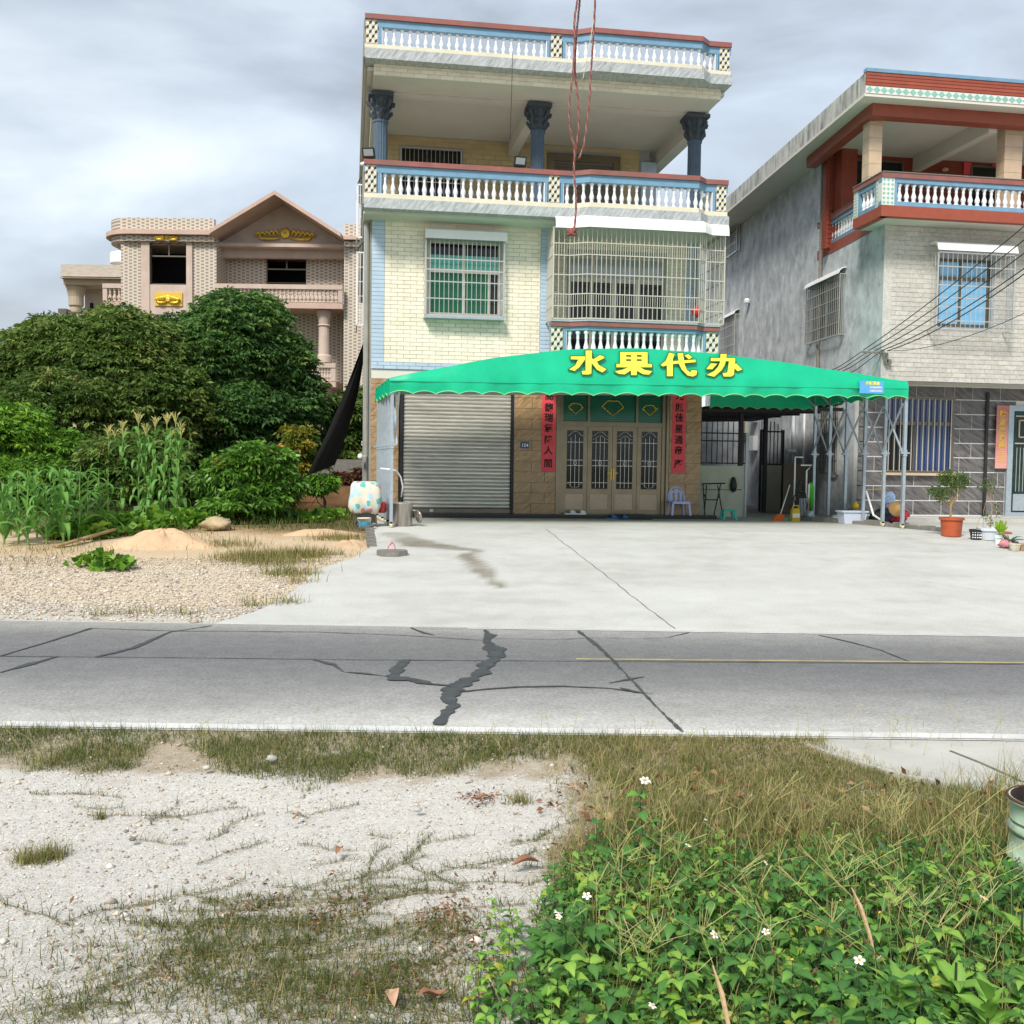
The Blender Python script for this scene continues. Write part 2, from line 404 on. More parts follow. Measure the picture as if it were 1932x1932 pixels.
m_terrain = mat('distant earth', (.13,.13,.07,1), .95, .3, .6, bump=.2)
g_ = 1200.
tv = []; 
axx = np.concatenate([[-g_,-300,-120], np.arange(-60, 61, 2.), [120,300,g_]]); axy = np.concatenate([[-g_,-200,-40], np.arange(-10, 81, 1.), [150,400,g_]])
X_, Y_ = np.meshgrid(axx, axy); Vt = np.stack([X_.ravel(), Y_.ravel(), (Gn(X_, Y_)-.09).ravel()], 1)
id_ = np.arange(X_.size).reshape(X_.shape)
o = link('terrain', npmesh('terrain', Vt, np.stack([id_[:-1,:-1].ravel(), id_[:-1,1:].ravel(), id_[1:,1:].ravel(), id_[1:,:-1].ravel()], 1), m_terrain)); o['kind'] = 'structure'

# road: old grey concrete carriageway, dusty towards both edges
m_road = ramp_mat('dusty grey carriageway', [(0, (.56,.55,.52,1)), (.16, (.36,.355,.34,1)), (.36, (.215,.215,.213,1)), (.58, (.165,.166,.17,1)), (.80, (.20,.20,.197,1)), (1, (.33,.325,.31,1))], .85, 0, .2, noise=.16, nscale=1.6, grain=[(38, .30), (6, .12)])
t_ = m_road.node_tree; nz_ = t_.nodes.new('ShaderNodeTexNoise'); nz_.inputs['Scale'].default_value = 60; nz_.inputs['Detail'].default_value = 6
bp_ = t_.nodes.new('ShaderNodeBump'); bp_.inputs['Strength'].default_value = .35; bp_.inputs['Distance'].default_value = .01
gg_ = t_.nodes.new('ShaderNodeNewGeometry'); t_.links.new(gg_.outputs['Position'], nz_.inputs['Vector']); t_.links.new(nz_.outputs['Fac'], bp_.inputs['Height']); t_.links.new(bp_.outputs[0], t_.nodes['Principled BSDF'].inputs['Normal'])
nx, ny = 200, 22
xs_ = np.linspace(-28, 34, nx); us = np.linspace(0, 1, ny)
Xr = np.repeat(xs_[None,:], ny, 0); Yr = near(Xr)+(far(Xr)-near(Xr))*us[:,None]
Vr = np.stack([Xr.ravel(), Yr.ravel(), np.full(Xr.size, .004)], 1); ir = np.arange(Xr.size).reshape(Xr.shape)
tr_ = np.repeat(us[:,None], nx, 1)
tr_ = tr_+.05*vnoise(Xr, Yr, 1.5, 3)+.05*vnoise(Xr*.12, (Yr+.155*Xr)*5, 1.6, 4)
road = link('road', npmesh('road', Vr, np.stack([ir[:-1,:-1].ravel(), ir[:-1,1:].ravel(), ir[1:,1:].ravel(), ir[1:,:-1].ravel()], 1), m_road, tr_.ravel())); road['kind'] = 'structure'
W0[road.name] = Vector((0,0,0))
m_lwhite = mat('worn white road paint', (.62,.62,.60,1), .7, .15, 3, stain=.35, stain_col=(.3,.3,.28,1), sscale=(2,2,2))
m_lyel = mat('worn yellow road paint', (.36,.29,.15,1), .7, .3, 5, stain=.85, stain_col=(.2,.19,.17,1), sscale=(3,3,3))
def line_(name, f, x0, x1, wd, m, z=.008):
    mb = MB(); n = 60
    mb.strip([(x0+(x1-x0)*i/n, f(x0+(x1-x0)*i/n), z, wd) for i in range(n+1)])
    return P(name, mb, m, road)
line_('edge_line', lambda x: near(x)+.09, -28, 34, .12, m_lwhite)
line_('edge_line', lambda x: far(x)-.07, 1.2, 34, .05, m_lwhite)
a_ = gp(1087, 1245); b_ = gp(1932, 1252); sl = (b_[1]-a_[1])/(b_[0]-a_[0])
line_('centre_line', lambda x: a_[1]+sl*(x-a_[0]), a_[0], 30, .07, m_lyel)
m_tar = mat('bitumen crack filler', (.055,.06,.065,1), .55, .3, 9)
def seam(pts, ws, jag=.3, z=.010, name='crack_filler'):
    """pts in photograph positions measured on the road, ws widths in metres"""
    W = [gp(*p) for p in pts]; out = []; wk = 0.; sk_ = 0.
    for i in range(len(W)-1):
        n = max(3, int(math.dist(W[i], W[i+1])/.03))
        for k in range(n):
            t = k/n; wd = ws[i]*(1-t)+ws[i+1]*t; wk = .72*wk+R.uniform(-jag, jag)*.62; sk_ = .8*sk_+R.gauss(0, .16)
            out.append((W[i][0]*(1-t)+W[i+1][0]*t+sk_*max(wd, .03)*.3, W[i][1]*(1-t)+W[i+1][1]*t+sk_*wd*.12, z, max(.005, wd*(1+wk)*.85)))
    out.append((W[-1][0], W[-1][1], z, ws[-1]*.6))
    P(name, MB().strip(out), m_tar, road)
seam([(914,1190),(922,1200),(918,1212),(934,1226),(936,1243)], [.04,.16,.07,.20,.16], .5)
seam([(936,1243),(905,1272),(880,1286),(858,1300)], [.15,.17,.16,.13], .5, .0115)
seam([(858,1298),(848,1318),(855,1335),(838,1355),(826,1371)], [.16,.10,.12,.08,.10], .5, .013)
seam([(768,1246),(752,1262),(745,1276),(760,1284)], [.13,.10,.16,.22], .5, .0105)
seam([(735,1282),(775,1284),(812,1293),(855,1297)], [.10,.20,.06,.08], .5, .0125)
seam([(590,1246),(628,1256),(648,1270),(690,1273),(735,1279)], [.05,.07,.02,.05,.02], .5)
seam([(1090,1191),(1130,1222),(1180,1272),(1232,1330),(1288,1384)], [.04,.05,.025,.025,.03], .6, .0105)
seam([(862,1308),(920,1302),(980,1298),(1060,1297),(1150,1301),(1190,1307)], [.05,.04,.05,.04,.03,.03], .3, .0100)
seam([(1170,1300),(1200,1308),(1232,1312)], [.02,.09,.02], .5, .0125)
seam([(0,1240),(300,1242),(700,1247),(1087,1249),(1500,1252),(1932,1255)], [.018]*6, .3, .009)
seam([(0,1240),(80,1216),(172,1187)], [.025,.03,.04], .4)
seam([(0,1271),(60,1254),(110,1240)], [.02,.07,.03], .5)
seam([(180,1242),(250,1225),(320,1194),(400,1182)], [.04,.07,.03,.03], .5)
seam([(172,1187),(330,1192),(600,1194),(760,1200),(914,1210)], [.02,.02,.02,.02,.02], .4, .009)
seam([(775,1186),(800,1196),(820,1200)], [.03,.04,.02], .5)
seam([(914,1206),(1060,1208),(1110,1205),(1210,1207),(1262,1204),(1300,1195)], [.012,.012,.01,.01,.015,.02], .5)
seam([(1545,1200),(1600,1212),(1660,1228),(1715,1250)], [.03,.03,.02,.02], .5)
seam([(1150,1291),(1190,1283),(1215,1279)], [.02,.03,.02], .8)

# left yard: pale gravel by the road, sand and garden soil behind
def xyard(y):
    pts = [(9.0,-2.2),(10.9,-1.35),(11.6,-.95),(12.6,-.68),(14.2,-.45),(15.2,.05),(16.2,.31),(60,.33)]
    for (y0, x0), (y1, x1) in zip(pts, pts[1:]):
        if y <= y1: return x0+(x1-x0)*(y-y0)/(y1-y0)
    return .33
def yard_tint(X, Y):
    d = Y-far(X)
    n = .09*vnoise(X, Y, 1.2, 5)+.05*vnoise(X, Y, 4, 6)
    t = .12+.25*sm(.5, 1.3, d+n*6)+.15*sm(3.4, 4.6, d+n*8)+.33*sm(6.6, 8.0, d+n*6)+.12*sm(10.5, 12, d)
    return np.clip(t+n*.5, 0, 1)
m_yard = ramp_mat('gravel and sandy soil', [(0, (.50,.48,.43,1)), (.16, (.50,.47,.41,1)), (.36, (.58,.49,.37,1)), (.54, (.55,.42,.28,1)), (.72, (.36,.25,.14,1)), (.86, (.16,.12,.06,1)), (1, (.08,.07,.035,1))], .95, 0, .15, noise=.16, nscale=7, grain=[(40, .30)])
def yard_z(X, Y): return .02*vnoise(X, Y, 3, 8)*sm(0.3, 1.2, Y-far(X))
ys_ = np.concatenate([np.arange(0, 12, .12), np.arange(12, 40, .6)])
def edge_sheet():
    xs = np.concatenate([np.linspace(-30, -9, 25), np.linspace(-8.8, .33, 90)])
    rows = []
    n, m_ = len(ys_), 120
    us = np.concatenate([np.linspace(0, .6, 30), np.linspace(.61, 1, m_-30)])
    X = np.zeros((n, m_)); Y = np.zeros((n, m_))
    for i, dy in enumerate(ys_):
        for j, u in enumerate(us):
            # first guess of the y line, then bound x by the yard's edge
            x = -30+(30.33)*u; y = far(x)+dy
            for _ in range(3):
                xr = xyard(y); x = -30+(xr+30)*u; y = far(x)+dy
            X[i,j] = x; Y[i,j] = y
    Z = Gn(X, Y)+.0+yard_z(X, Y)
    V = np.stack([X.ravel(), Y.ravel(), Z.ravel()], 1); idx = np.arange(n*m_).reshape(n, m_)
    F = np.stack([idx[:-1,:-1].ravel(), idx[:-1,1:].ravel(), idx[1:,1:].ravel(), idx[1:,:-1].ravel()], 1)
    o = link('gravel_yard', npmesh('gravel_yard', V, F, m_yard, yard_tint(X.ravel(), Y.ravel()), True)); o['kind'] = 'structure'
edge_sheet()
# concrete forecourt, with the damp trail that runs out of the big pot
WET = [gp(*p) for p in [(748,1010),(800,1030),(900,1041),(880,1050),(900,1068),(915,1085),(935,1104),(945,1112)]]
WW = [.4,.42,.12,.18,.24,.18,.12,.08]
def court_tint(X, Y):
    t = .62+.10*vnoise(X, Y, .8, 9)+.08*vnoise(X*.4, Y*2.5, 2, 10)
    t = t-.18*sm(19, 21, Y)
    d0 = np.full(X.shape, 9.)
    for (a, wa), (b, wb) in zip(zip(WET, WW), zip(WET[1:], WW[1:])):
        ax, ay = a[0], a[1]; bx, by = b[0]-ax, b[1]-ay; q = bx*bx+by*by
        s = np.clip(((X-ax)*bx+(Y-ay)*by)/q, 0, 1); wd = wa+(wb-wa)*s
        d = np.hypot(X-ax-bx*s, (Y-ay-by*s))/wd; d0 = np.minimum(d0, d)
    wet = 1-sm(.45, 1.0, d0+.25*vnoise(X, Y, 5, 12))
    return np.clip(t-wet*.32, 0, 1)
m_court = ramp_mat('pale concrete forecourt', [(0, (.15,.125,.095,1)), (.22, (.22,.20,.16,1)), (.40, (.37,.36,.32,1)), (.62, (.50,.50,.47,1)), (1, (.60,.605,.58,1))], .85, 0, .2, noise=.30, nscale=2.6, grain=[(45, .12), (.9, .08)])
def court():
    ys = np.concatenate([np.arange(0, 11.2, .1), [11.6, 13, 16, 22]])
    us = np.concatenate([np.linspace(0, .16, 60), np.linspace(.17, .45, 60), np.linspace(.47, 1, 20)])
    n, m_ = len(ys), len(us); X = np.zeros((n, m_)); Y = np.zeros((n, m_))
    for i, dy in enumerate(ys):
        for j, u in enumerate(us):
            x = 40*u; y = far(x)+dy
            for _ in range(4):
                xl = xyard(y); x = xl+(42-xl)*u; y = far(x)+dy
            X[i,j] = x; Y[i,j] = y
    Z = Gn(X, Y)+.016
    Z[0,:] -= .012
    V = np.stack([X.ravel(), Y.ravel(), Z.ravel()], 1); idx = np.arange(n*m_).reshape(n, m_)
    F = np.stack([idx[:-1,:-1].ravel(), idx[:-1,1:].ravel(), idx[1:,1:].ravel(), idx[1:,:-1].ravel()], 1)
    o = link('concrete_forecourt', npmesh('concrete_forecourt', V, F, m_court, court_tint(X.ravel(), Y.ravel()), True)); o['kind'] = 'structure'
    W0[o.name] = Vector((0,0,0)); return o
fore = court()
m_joint = mat('dark slab joint', (.16,.15,.13,1), .9, .3, 9)
def cjoint(p0, p1, wd=.012, jit=.008):
    a = gp(*p0); b = gp(*p1); n = 40; out = []
    for i in range(n+1):
        t = i/n; x = a[0]*(1-t)+b[0]*t+R.gauss(0, jit); y = a[1]*(1-t)+b[1]*t
        out.append((x, y, G(x, y)+.021, wd*R.uniform(.4, 1.3)))
    P('slab_joint', MB().strip(out), m_joint, fore)
cjoint((1030,1000),(1274,1189)); cjoint((1060,1000),(1900,1052), .008)
cjoint((1620,1080),(1932,1130), .006)

# foreground verge
def verge_z(X, Y):
    d = near(X)-Y
    return -.03*sm(0, .4, d)+.015*vnoise(X, Y, 4, 21)*sm(.1, .6, d)+.008*vnoise(X, Y, 14, 22)*sm(.1, .5, d)
def verge_tint(X, Y):
    u, v = pix(X, Y, 0*X)
    n = vnoise(X, Y, 4, 23)*60+vnoise(X, Y, 12, 24)*35
    band = sm(1475, 1430, v+n)
    right = sm(1010, 1130, u+n+(v-1450)*(-.05))
    low = sm(190, 60, np.hypot((u-560)*.45, (v-1790))+n)*.6
    rb = sm(1000, 1080, u+n)*sm(1500, 1600, v)
    t = .06+.42*np.maximum(np.maximum(band*.9, right*.9), low)+.36*rb
    slab = sm(1560, 1600, u)*sm(1478, 1462, v-(u-1580)*.26)
    return np.clip(t*(1-slab)+.12*slab, 0, 1)
m_verge = ramp_mat('pale sandy grit', [(0, (.80,.77,.71,1)), (.28, (.72,.68,.61,1)), (.46, (.50,.41,.29,1)), (.66, (.22,.17,.09,1)), (1, (.06,.055,.025,1))], .95, 0, .15, noise=.22, nscale=22, grain=[(110, .38), (28, .14)])
t_ = m_verge.node_tree
nz_ = t_.nodes.new('ShaderNodeTexNoise'); nz_.inputs['Scale'].default_value = 90; nz_.inputs['Detail'].default_value = 8; nz_.inputs['Roughness'].default_value = .8
bp_ = t_.nodes.new('ShaderNodeBump'); bp_.inputs['Strength'].default_value = .8; bp_.inputs['Distance'].default_value = .02
gg_ = t_.nodes.new('ShaderNodeNewGeometry'); t_.links.new(gg_.outputs['Position'], nz_.inputs['Vector']); t_.links.new(nz_.outputs['Fac'], bp_.inputs['Height']); t_.links.new(bp_.outputs[0], t_.nodes['Principled BSDF'].inputs['Normal'])
def verge():
    ds = np.concatenate([np.arange(0, 4.6, .05), [5, 6, 8, 12, 30]]); xs = np.concatenate([np.linspace(-28, -4.2, 20), np.arange(-4, 5.5, .05), np.linspace(5.7, 34, 20)])
    X, D = np.meshgrid(xs, ds); Y = near(X)-D; Z = verge_z(X, Y)+.0
    V = np.stack([X.ravel(), Y.ravel(), Z.ravel()], 1); idx = np.arange(X.size).reshape(X.shape)
    F = np.stack([idx[1:,:-1].ravel(), idx[1:,1:].ravel(), idx[:-1,1:].ravel(), idx[:-1,:-1].ravel()], 1)
    o = link('verge', npmesh('verge', V, F, m_verge, verge_tint(X.ravel(), Y.ravel()), True)); o['kind'] = 'structure'
verge()
# concrete apron stub where a track joins the road, right
mb = MB(); q = [gp(*p) for p in [(1500,1398),(1560,1420),(1700,1462),(1800,1480),(1932,1490)]]
poly = [(q[0][0], q[0][1])]+[(p[0], p[1]) for p in q[1:]]+[(5.6,4.7),(7.5,5.27),(3.2,near(3.2)-.005)]
mb.prism([(p[0], p[1]) for p in poly[:-2]]+[(7.5, 4.4), (7.5, near(7.5)-.005), (2.95, near(2.95)-.005)], -.05, .001, 'z')
S('track_entrance', mb, m_conc)
W = [gp(*p) for p in [(1790,1418),(1850,1440),(1900,1462),(1925,1478)]]
P('ground_crack', MB().strip([(p[0]+R.gauss(0,.01), p[1], .005, .02) for p in W]), m_joint, fore)

# ------------------------------------------------------------------ shared pieces
def cube_mesh(name, m, bev=.0):
    mb = MB()
    if bev:   # unit tile, front face slightly smaller: 12-20 triangles
        b = bev
        mb.add([(0,0,0),(1,0,0),(1,0,1),(0,0,1)], [])
        f = [(b,-1,b),(1-b,-1,b),(1-b,-1,1-b),(b,-1,1-b)]
        n = len(mb.v)-4
        mb.v.extend(f); mb.f += [(4,5,6,7),(0,1,5,4),(1,2,6,5),(2,3,7,6),(3,0,4,7)]
    else: mb.box(0,1,-1,0,0,1)
    return mb.mesh(name, m)
def bricks(parent, x0, x1, z0, z1, yf, w_, h_, m, name='brick', gap=.005, depth=.012, holes=(), quota=300, axis='x', half=True, xoff=0.):
    """running-bond tiles proud of a wall; the first `quota` become parts, the rest one stuff part"""
    me = cube_mesh(name, m, .02); rest = MB(); n = 0; r = 0
    z = z0
    while z < z1-.01:
        zz = min(z+h_, z1); x = x0-(w_/2 if (r % 2 and half) else 0)-xoff
        while x < x1-.01:
            a, b = max(x, x0), min(x+w_, x1); x += w_
            if b-a < .02: continue
            segs = [(a, b)]
            for (hx0, hx1, hz0, hz1) in holes:
                if zz > hz0+.005 and z < hz1-.005:
                    ns = []
                    for (p, q) in segs:
                        if q <= hx0 or p >= hx1: ns.append((p, q)); continue
                        if p < hx0: ns.append((p, hx0))
                        if q > hx1: ns.append((hx1, q))
                    segs = ns
            for (p, q) in segs:
                if q-p < .02: continue
                if n < quota:
                    if axis == 'x': I(name, me, parent, (p+gap/2, yf, z+gap/2), scl=(q-p-gap, depth, zz-z-gap))
                    else: I(name, me, parent, (yf, q-gap/2, z+gap/2), rot=(0,0,-math.pi/2), scl=(q-p-gap, depth, zz-z-gap))
                else:
                    if axis == 'x': rest.box(p+gap/2, q-gap/2, yf-depth, yf, z+gap/2, zz-gap/2)
                    else: rest.box(yf-depth, yf, p+gap/2, q-gap/2, z+gap/2, zz-gap/2)
                n += 1
        z += h_; r += 1
    if rest.v: P('brickwork', rest, m, parent, kind='stuff')
def wall_holes(mb, x0, x1, z0, z1, y0, y1, holes=()):
    xs = sorted({x0, x1, *[h[0] for h in holes], *[h[1] for h in holes]}); zs = sorted({z0, z1, *[h[2] for h in holes], *[h[3] for h in holes]})
    for i in range(len(xs)-1):
        for j in range(len(zs)-1):
            cx, cz = (xs[i]+xs[i+1])/2, (zs[j]+zs[j+1])/2
            if any(h[0] < cx < h[1] and h[2] < cz < h[3] for h in holes): continue
            mb.box(xs[i], xs[i+1], y0, y1, zs[j], zs[j+1])
    return mb
def baluster_mesh(name, h, r, m, n=8):
    p = [(1.0,0),(1.0,.06),(.62,.08),(.72,.16),(1.02,.26),(.95,.36),(.55,.52),(.48,.66),(.66,.70),(.50,.73),(.60,.84),(.95,.90),(.95,1)]
    return MB().lathe([(a*r, b*h) for a, b in p], n=n).mesh(name, m, True)
def prof_line(mb, pts, prof):
    """sweep a rectangle (y-forward depth d0..d1, z0..z1) along a plan polyline; normals to the left are outward"""
    d0, d1, z0, z1 = prof; base = len(mb.v); k = len(pts)
    for i, p in enumerate(pts):
        q0 = pts[max(i-1, 0)]; q1 = pts[min(i+1, k-1)]
        d = Vector((q1[0]-q0[0], q1[1]-q0[1])).normalized(); nn = Vector((d.y, -d.x))
        for dd, z in ((d0, z0), (d1, z0), (d1, z1), (d0, z1)):
            mb.v.append((p[0]+nn.x*dd, p[1]+nn.y*dd, z))
    for i in range(k-1):
        a, b = base+4*i, base+4*i+4
        for j in range(4): mb.f.append((a+j, a+(j+1) % 4, b+(j+1) % 4, b+j))
    mb.f.append((base, base+1, base+2, base+3)); e = base+4*(k-1); mb.f.append((e+3, e+2, e+1, e))
    return mb
def cube_tiles(mb_c, mb_w, mb_k, x0, x1, z0, z1, y):
    """tumbling-block tile panel: cream, white and black rhombs"""
    cols = 2; w_ = (x1-x0)/cols; h_ = w_*1.05; s = w_/2; k = 0
    rows = int((z1-z0)/(h_*.5))+1
    for r in range(-1, rows+1):
        for c in range(-1, cols+1):
            cx = x0+(c+.5+(.5 if r % 2 else 0))*w_; cz = z1-(r+.5)*h_*.75
            def clip(poly):
                def cl(poly, f, inter):
                    out = []
                    for i in range(len(poly)):
                        a, b = poly[i-1], poly[i]; fa, fb = f(a), f(b)
                        if fa >= 0 and fb >= 0: out.append(b)
                        elif fa >= 0 > fb: t = fa/(fa-fb); out.append((a[0]+(b[0]-a[0])*t, a[1]+(b[1]-a[1])*t))
                        elif fa < 0 <= fb: t = fa/(fa-fb); out += [(a[0]+(b[0]-a[0])*t, a[1]+(b[1]-a[1])*t), b]
                    return out
                for f in (lambda p: p[0]-x0, lambda p: x1-p[0], lambda p: p[1]-z0, lambda p: z1-p[1]):
                    poly = cl(poly, f, None)
                    if len(poly) < 3: return None
                return poly
            A = (cx, cz+h_*.5); B = (cx+s, cz+h_*.25); Cc = (cx, cz); D = (cx-s, cz+h_*.25); E_ = (cx-s, cz-h_*.25); F_ = (cx, cz-h_*.5); H_ = (cx+s, cz-h_*.25)
            for mb, poly in ((mb_c, [A, D, Cc, B]), (mb_w, [D, E_, F_, Cc]), (mb_k, [Cc, F_, H_, B])):
                ctr = (sum(p[0] for p in poly)/4, sum(p[1] for p in poly)/4)
                if mb is mb_k: poly = [(ctr[0]+(p[0]-ctr[0])*.85, ctr[1]+(p[1]-ctr[1])*.85) for p in poly]
                poly = [(ctr[0]+(p[0]-ctr[0])*.95, ctr[1]+(p[1]-ctr[1])*.95) for p in poly]
                q = clip(poly)
                if q: mb.prism(q, y, y-.006, 'y')
m_twhite = mat('white lozenge tile', (.66,.66,.62,1), .4, .05)
m_tcream = mat('cream lozenge tile', (.60,.55,.36,1), .4, .05)
m_tblack = mat('dark brown lozenge tile', (.035,.028,.022,1), .4, .1)

def balustrade(house, pts, z_slab, pillars, panels, z_open0, z_open1, z_cap, bal_mesh, spacing, y_of, marble=True):
    """pts: plan polyline of the face; pillars: [(x0,x1)], panels [(x0,x1)] openings between"""
    B = P('balustrade', prof_line(MB(), pts, (-.16, 0, z_slab+.17, z_open0)), m_blue, house)   # lower blue rail
    up = prof_line(MB(), pts, (-.16, .002, z_open1, z_cap-.102)); P('top_rail', up, m_blue, B)
    lo = prof_line(MB(), pts, (-.15, .004, z_slab+.05, z_slab+.168)); P('base_course', lo, m_cream, B)
    cp = prof_line(MB(), pts, (-.18, .05, z_cap-.10, z_cap)); P('red_cap', cp, m_red, B)
    for (a, b) in pillars:
        y = y_of((a+b)/2)
        P('pillar', MB().box(a, b, y-.003, y+.17, z_slab+.17, z_cap-.102), m_grout, B)
        c_, w_, k_ = MB(), MB(), MB(); cube_tiles(c_, w_, k_, a+.004, b-.004, z_slab+.175, z_cap-.106, y-.003)
        P('tile_inlay', c_, m_tcream, B); P('tile_inlay', w_, m_twhite, B); P('tile_inlay', k_, m_tblack, B)
    for (a, b) in panels:
        for e0, e1 in ((a, a+.06), (b-.06, b)):
            ya = y_of((e0+e1)/2); P('blue_frame', MB().box(e0, e1, ya-.001, ya+.158, z_open0+.001, z_open1-.001), m_blue, B)
        mbw = MB(); mbw.box(a+.06, a+.075, y_of(a+.07)+.01, y_of(a+.07)+.15, z_open0+.001, z_open1-.001); mbw.box(b-.075, b-.06, y_of(b-.07)+.01, y_of(b-.07)+.15, z_open0+.001, z_open1-.001)
        P('frame_edge', mbw, m_pwhite, B)
        n = int((b-a-.15)/spacing); st = (b-a-.15)/n
        for i in range(n):
            x = a+.075+st*(i+.5); I('baluster', bal_mesh, B, (x, y_of(x)+.08, z_open0))
    if marble:
        P('marble_band', prof_line(MB(), pts, (-.5, .12, z_slab-.16, z_slab+.048)), m_marble, B)
    return B

# ------------------------------------------------------------------ main house
house = T('house', 'three storey cream tiled house with open top veranda behind the green canopy', 'house', (4.1, 28, .5))
GZ = .5
YF = 22.3
bmesh_ = baluster_mesh('baluster', .44, .052, m_white)
def yb(x):
    for (x0, y0), (x1, y1) in zip(BP, BP[1:]):
        if x0 <= x <= x1: return y0+(y1-y0)*(x-x0)/(x1-x0)
    return BP[-1][1]
BP = [(.24,21.6),(4.62,21.6),(4.96,21.4),(7.36,21.4),(7.56,21.6),(8.08,21.6)]
# storey slabs and walls
wl = MB()
wall_holes(wl, .43, 4.34, 3.72, 6.95, YF, YF+.2, [(1.62,3.22,4.9,6.5)])          # first floor front, left bay
wl.box(.43, .63, YF+.2, 34, .5, 6.9); wl.box(7.85, 8.05, 23.2, 34, .5, 6.9)
wl.box(.43, 8.05, 33.8, 34, .5, 9.8)
W_ = P('wall', wl, m_grout, house)
P('side_render', MB().box(.395, .43, YF+.02, 34, .5, 6.9), m_render, house, label='raw cement side wall')
sl = MB().box(.43, 8.0, 22.35, 33.9, 3.52, 3.70)
sl.box(.24, 8.08, 21.75, 33.9, 6.85, 7.05)
P('floor_slab', sl, m_soffit, house)
P('floor_slab', MB().box(4.2, 8.05, 21.62, 23.3, 3.55, 3.74), m_soffit, house)
# first floor front tiles
bricks(house, .70, 4.09, 3.85, 6.94, YF, .278, .0875, m_brick, quota=300, holes=[(1.56,3.28,4.84,6.58)])
bricks(house, .425, .70, 3.85, 6.94, YF, .275, .0875, m_btile, name='blue_tile', half=False)
bricks(house, 4.09, 4.34, 3.72, 6.94, YF, .25, .0875, m_btile, name='blue_tile', half=False)
bricks(house, .425, 4.09, 3.70, 3.85, YF, .275, .075, m_btile, name='blue_tile')
P('lintel_band', MB().box(.42, 8.0, YF+.02, YF+.3, 3.5, 3.698), m_soffit, house)
# left window with bars and awning
wd = P('window', wall_holes(MB(), 1.62, 3.22, 4.9, 6.5, YF+.08, YF+.14, [(1.68,2.38,4.96,5.82),(2.44,2.94,4.96,5.82),(2.98,3.16,4.96,5.82),(1.68,2.38,5.90,6.44),(2.44,3.16,5.90,6.44)]), m_barpaint, house)
for (a, b, c, d, m) in ((1.68,2.38,4.96,5.82,m_gglass),(2.44,2.94,4.96,5.82,m_gglass),(2.98,3.16,4.96,5.82,m_dglass),(1.68,2.38,5.90,6.2,m_tealglass),(2.44,3.16,5.90,6.2,m_tealglass),(1.68,2.38,6.2,6.44,m_dglass),(2.44,3.16,6.2,6.44,m_dglass)):
    P('pane', MB().box(a, b, YF+.10, YF+.12, c, d), m, wd)
m_curtain = mat('green curtain', (.03,.13,.035,1), .8, .5, 3, streak=(12,1,.4))
mbc = MB(); 
for i in range(28):
    x = 1.68+i*.046; mbc.box(x, x+.03, YF+.13+.012*(i % 2), YF+.16+.012*(i % 2), 4.95, 5.82)
P('curtain', mbc, m_curtain, wd)
def cage(parent, name, x0, x1, y, z0, z1, sp, rails, doubles=(), yback=None, m=m_steel, br=.011):
    """protruding window grille: frame with upright bars"""
    yback = yback if yback is not None else y+.2
    fr = MB()
    for z in (z0, z1): fr.bar((x0, y, z), (x1, y, z), .03); fr.bar((x0, y, z), (x0, yback, z), .025); fr.bar((x1, y, z), (x1, yback, z), .025)
    for x in (x0, x1): fr.bar((x, y, z0), (x, y, z1), .03)
    g = P(name, fr, m, parent)
    me = MB().box(-br/2, br/2, -br/2, br/2, 0, z1-z0).mesh('bar', m)
    n = max(1, round((x1-x0)/sp))
    for i in range(1, n): I('bar', me, g, (x0+(x1-x0)*i/n, y, z0))
    rm = MB().box(0, x1-x0, -.008, .008, -.011, .011).mesh('cross_rail', m)
    for z in rails: I('cross_rail', rm, g, (x0, y-.002, z))
    if yback-y > .12:
        k = max(1, round((yback-y)/sp))
        for x in (x0, x1):
            for j in range(1, k): I('bar', me, g, (x, y+(yback-y)*j/k, z0))
    if doubles:
        for (a, b) in doubles:
            dm = MB().box(-br/2.6, br/2.6, -br/2.6, br/2.6, 0, b-a).mesh('short_bar', m)
            for i in range(n): I('short_bar', dm, g, (x0+(x1-x0)*(i+.5)/n, y, a))
    return g
cage(house, 'window_grille', 1.565, 3.255, 22.12, 4.86, 6.53, .099, [6.06, 5.83, 5.58, 5.22])
cap_ = MB().prism([(22.28,6.70),(22.06,6.69),(22.0,6.65),(21.96,6.46),(21.98,6.46),(22.03,6.62),(22.28,6.67)], 1.54, 3.30, 'x')
P('awning', cap_, m_pwhite, house)
P('sill', MB().box(1.54, 3.27, 22.02, 22.29, 4.79, 4.845), m_galv, house)
# recessed first floor loggia, right
yr = 23.2
lw = wall_holes(MB(), 4.34, 8.02, 3.74, 6.86, yr, yr+.2, [(4.93,7.2,3.9,6.5)])
P('loggia_wall', lw, m_grout, house)
P('loggia_side', MB().box(4.30, 4.345, YF+.21, yr, 3.74, 6.86), m_cream, house)
bricks(house, 4.35, 7.70, 3.74, 6.86, yr, .278, .0875, m_brick, quota=0, holes=[(4.87,7.25,3.8,6.56)])
bricks(house, 7.70, 7.95, 3.74, 6.86, yr, .25, .0875, m_btile, quota=0, half=False)
P('corner_post', MB().box(7.955, 8.06, yr-.12, yr+.1, 3.74, 6.86), m_pwhite, house)
lwin = P('window', wall_holes(MB(), 4.93, 7.2, 3.9, 6.5, yr+.03, yr+.1, [(4.98,5.42,3.95,5.9),(5.50,5.94,3.95,5.9),(6.06,6.5,3.95,5.9),(6.62,7.14,3.95,5.9),(4.98,5.48,6.0,6.44),(5.54,6.58,6.0,6.44),(6.64,7.14,6.0,6.44)]), m_barpaint, house, label='wide four part sliding window inside the caged loggia')
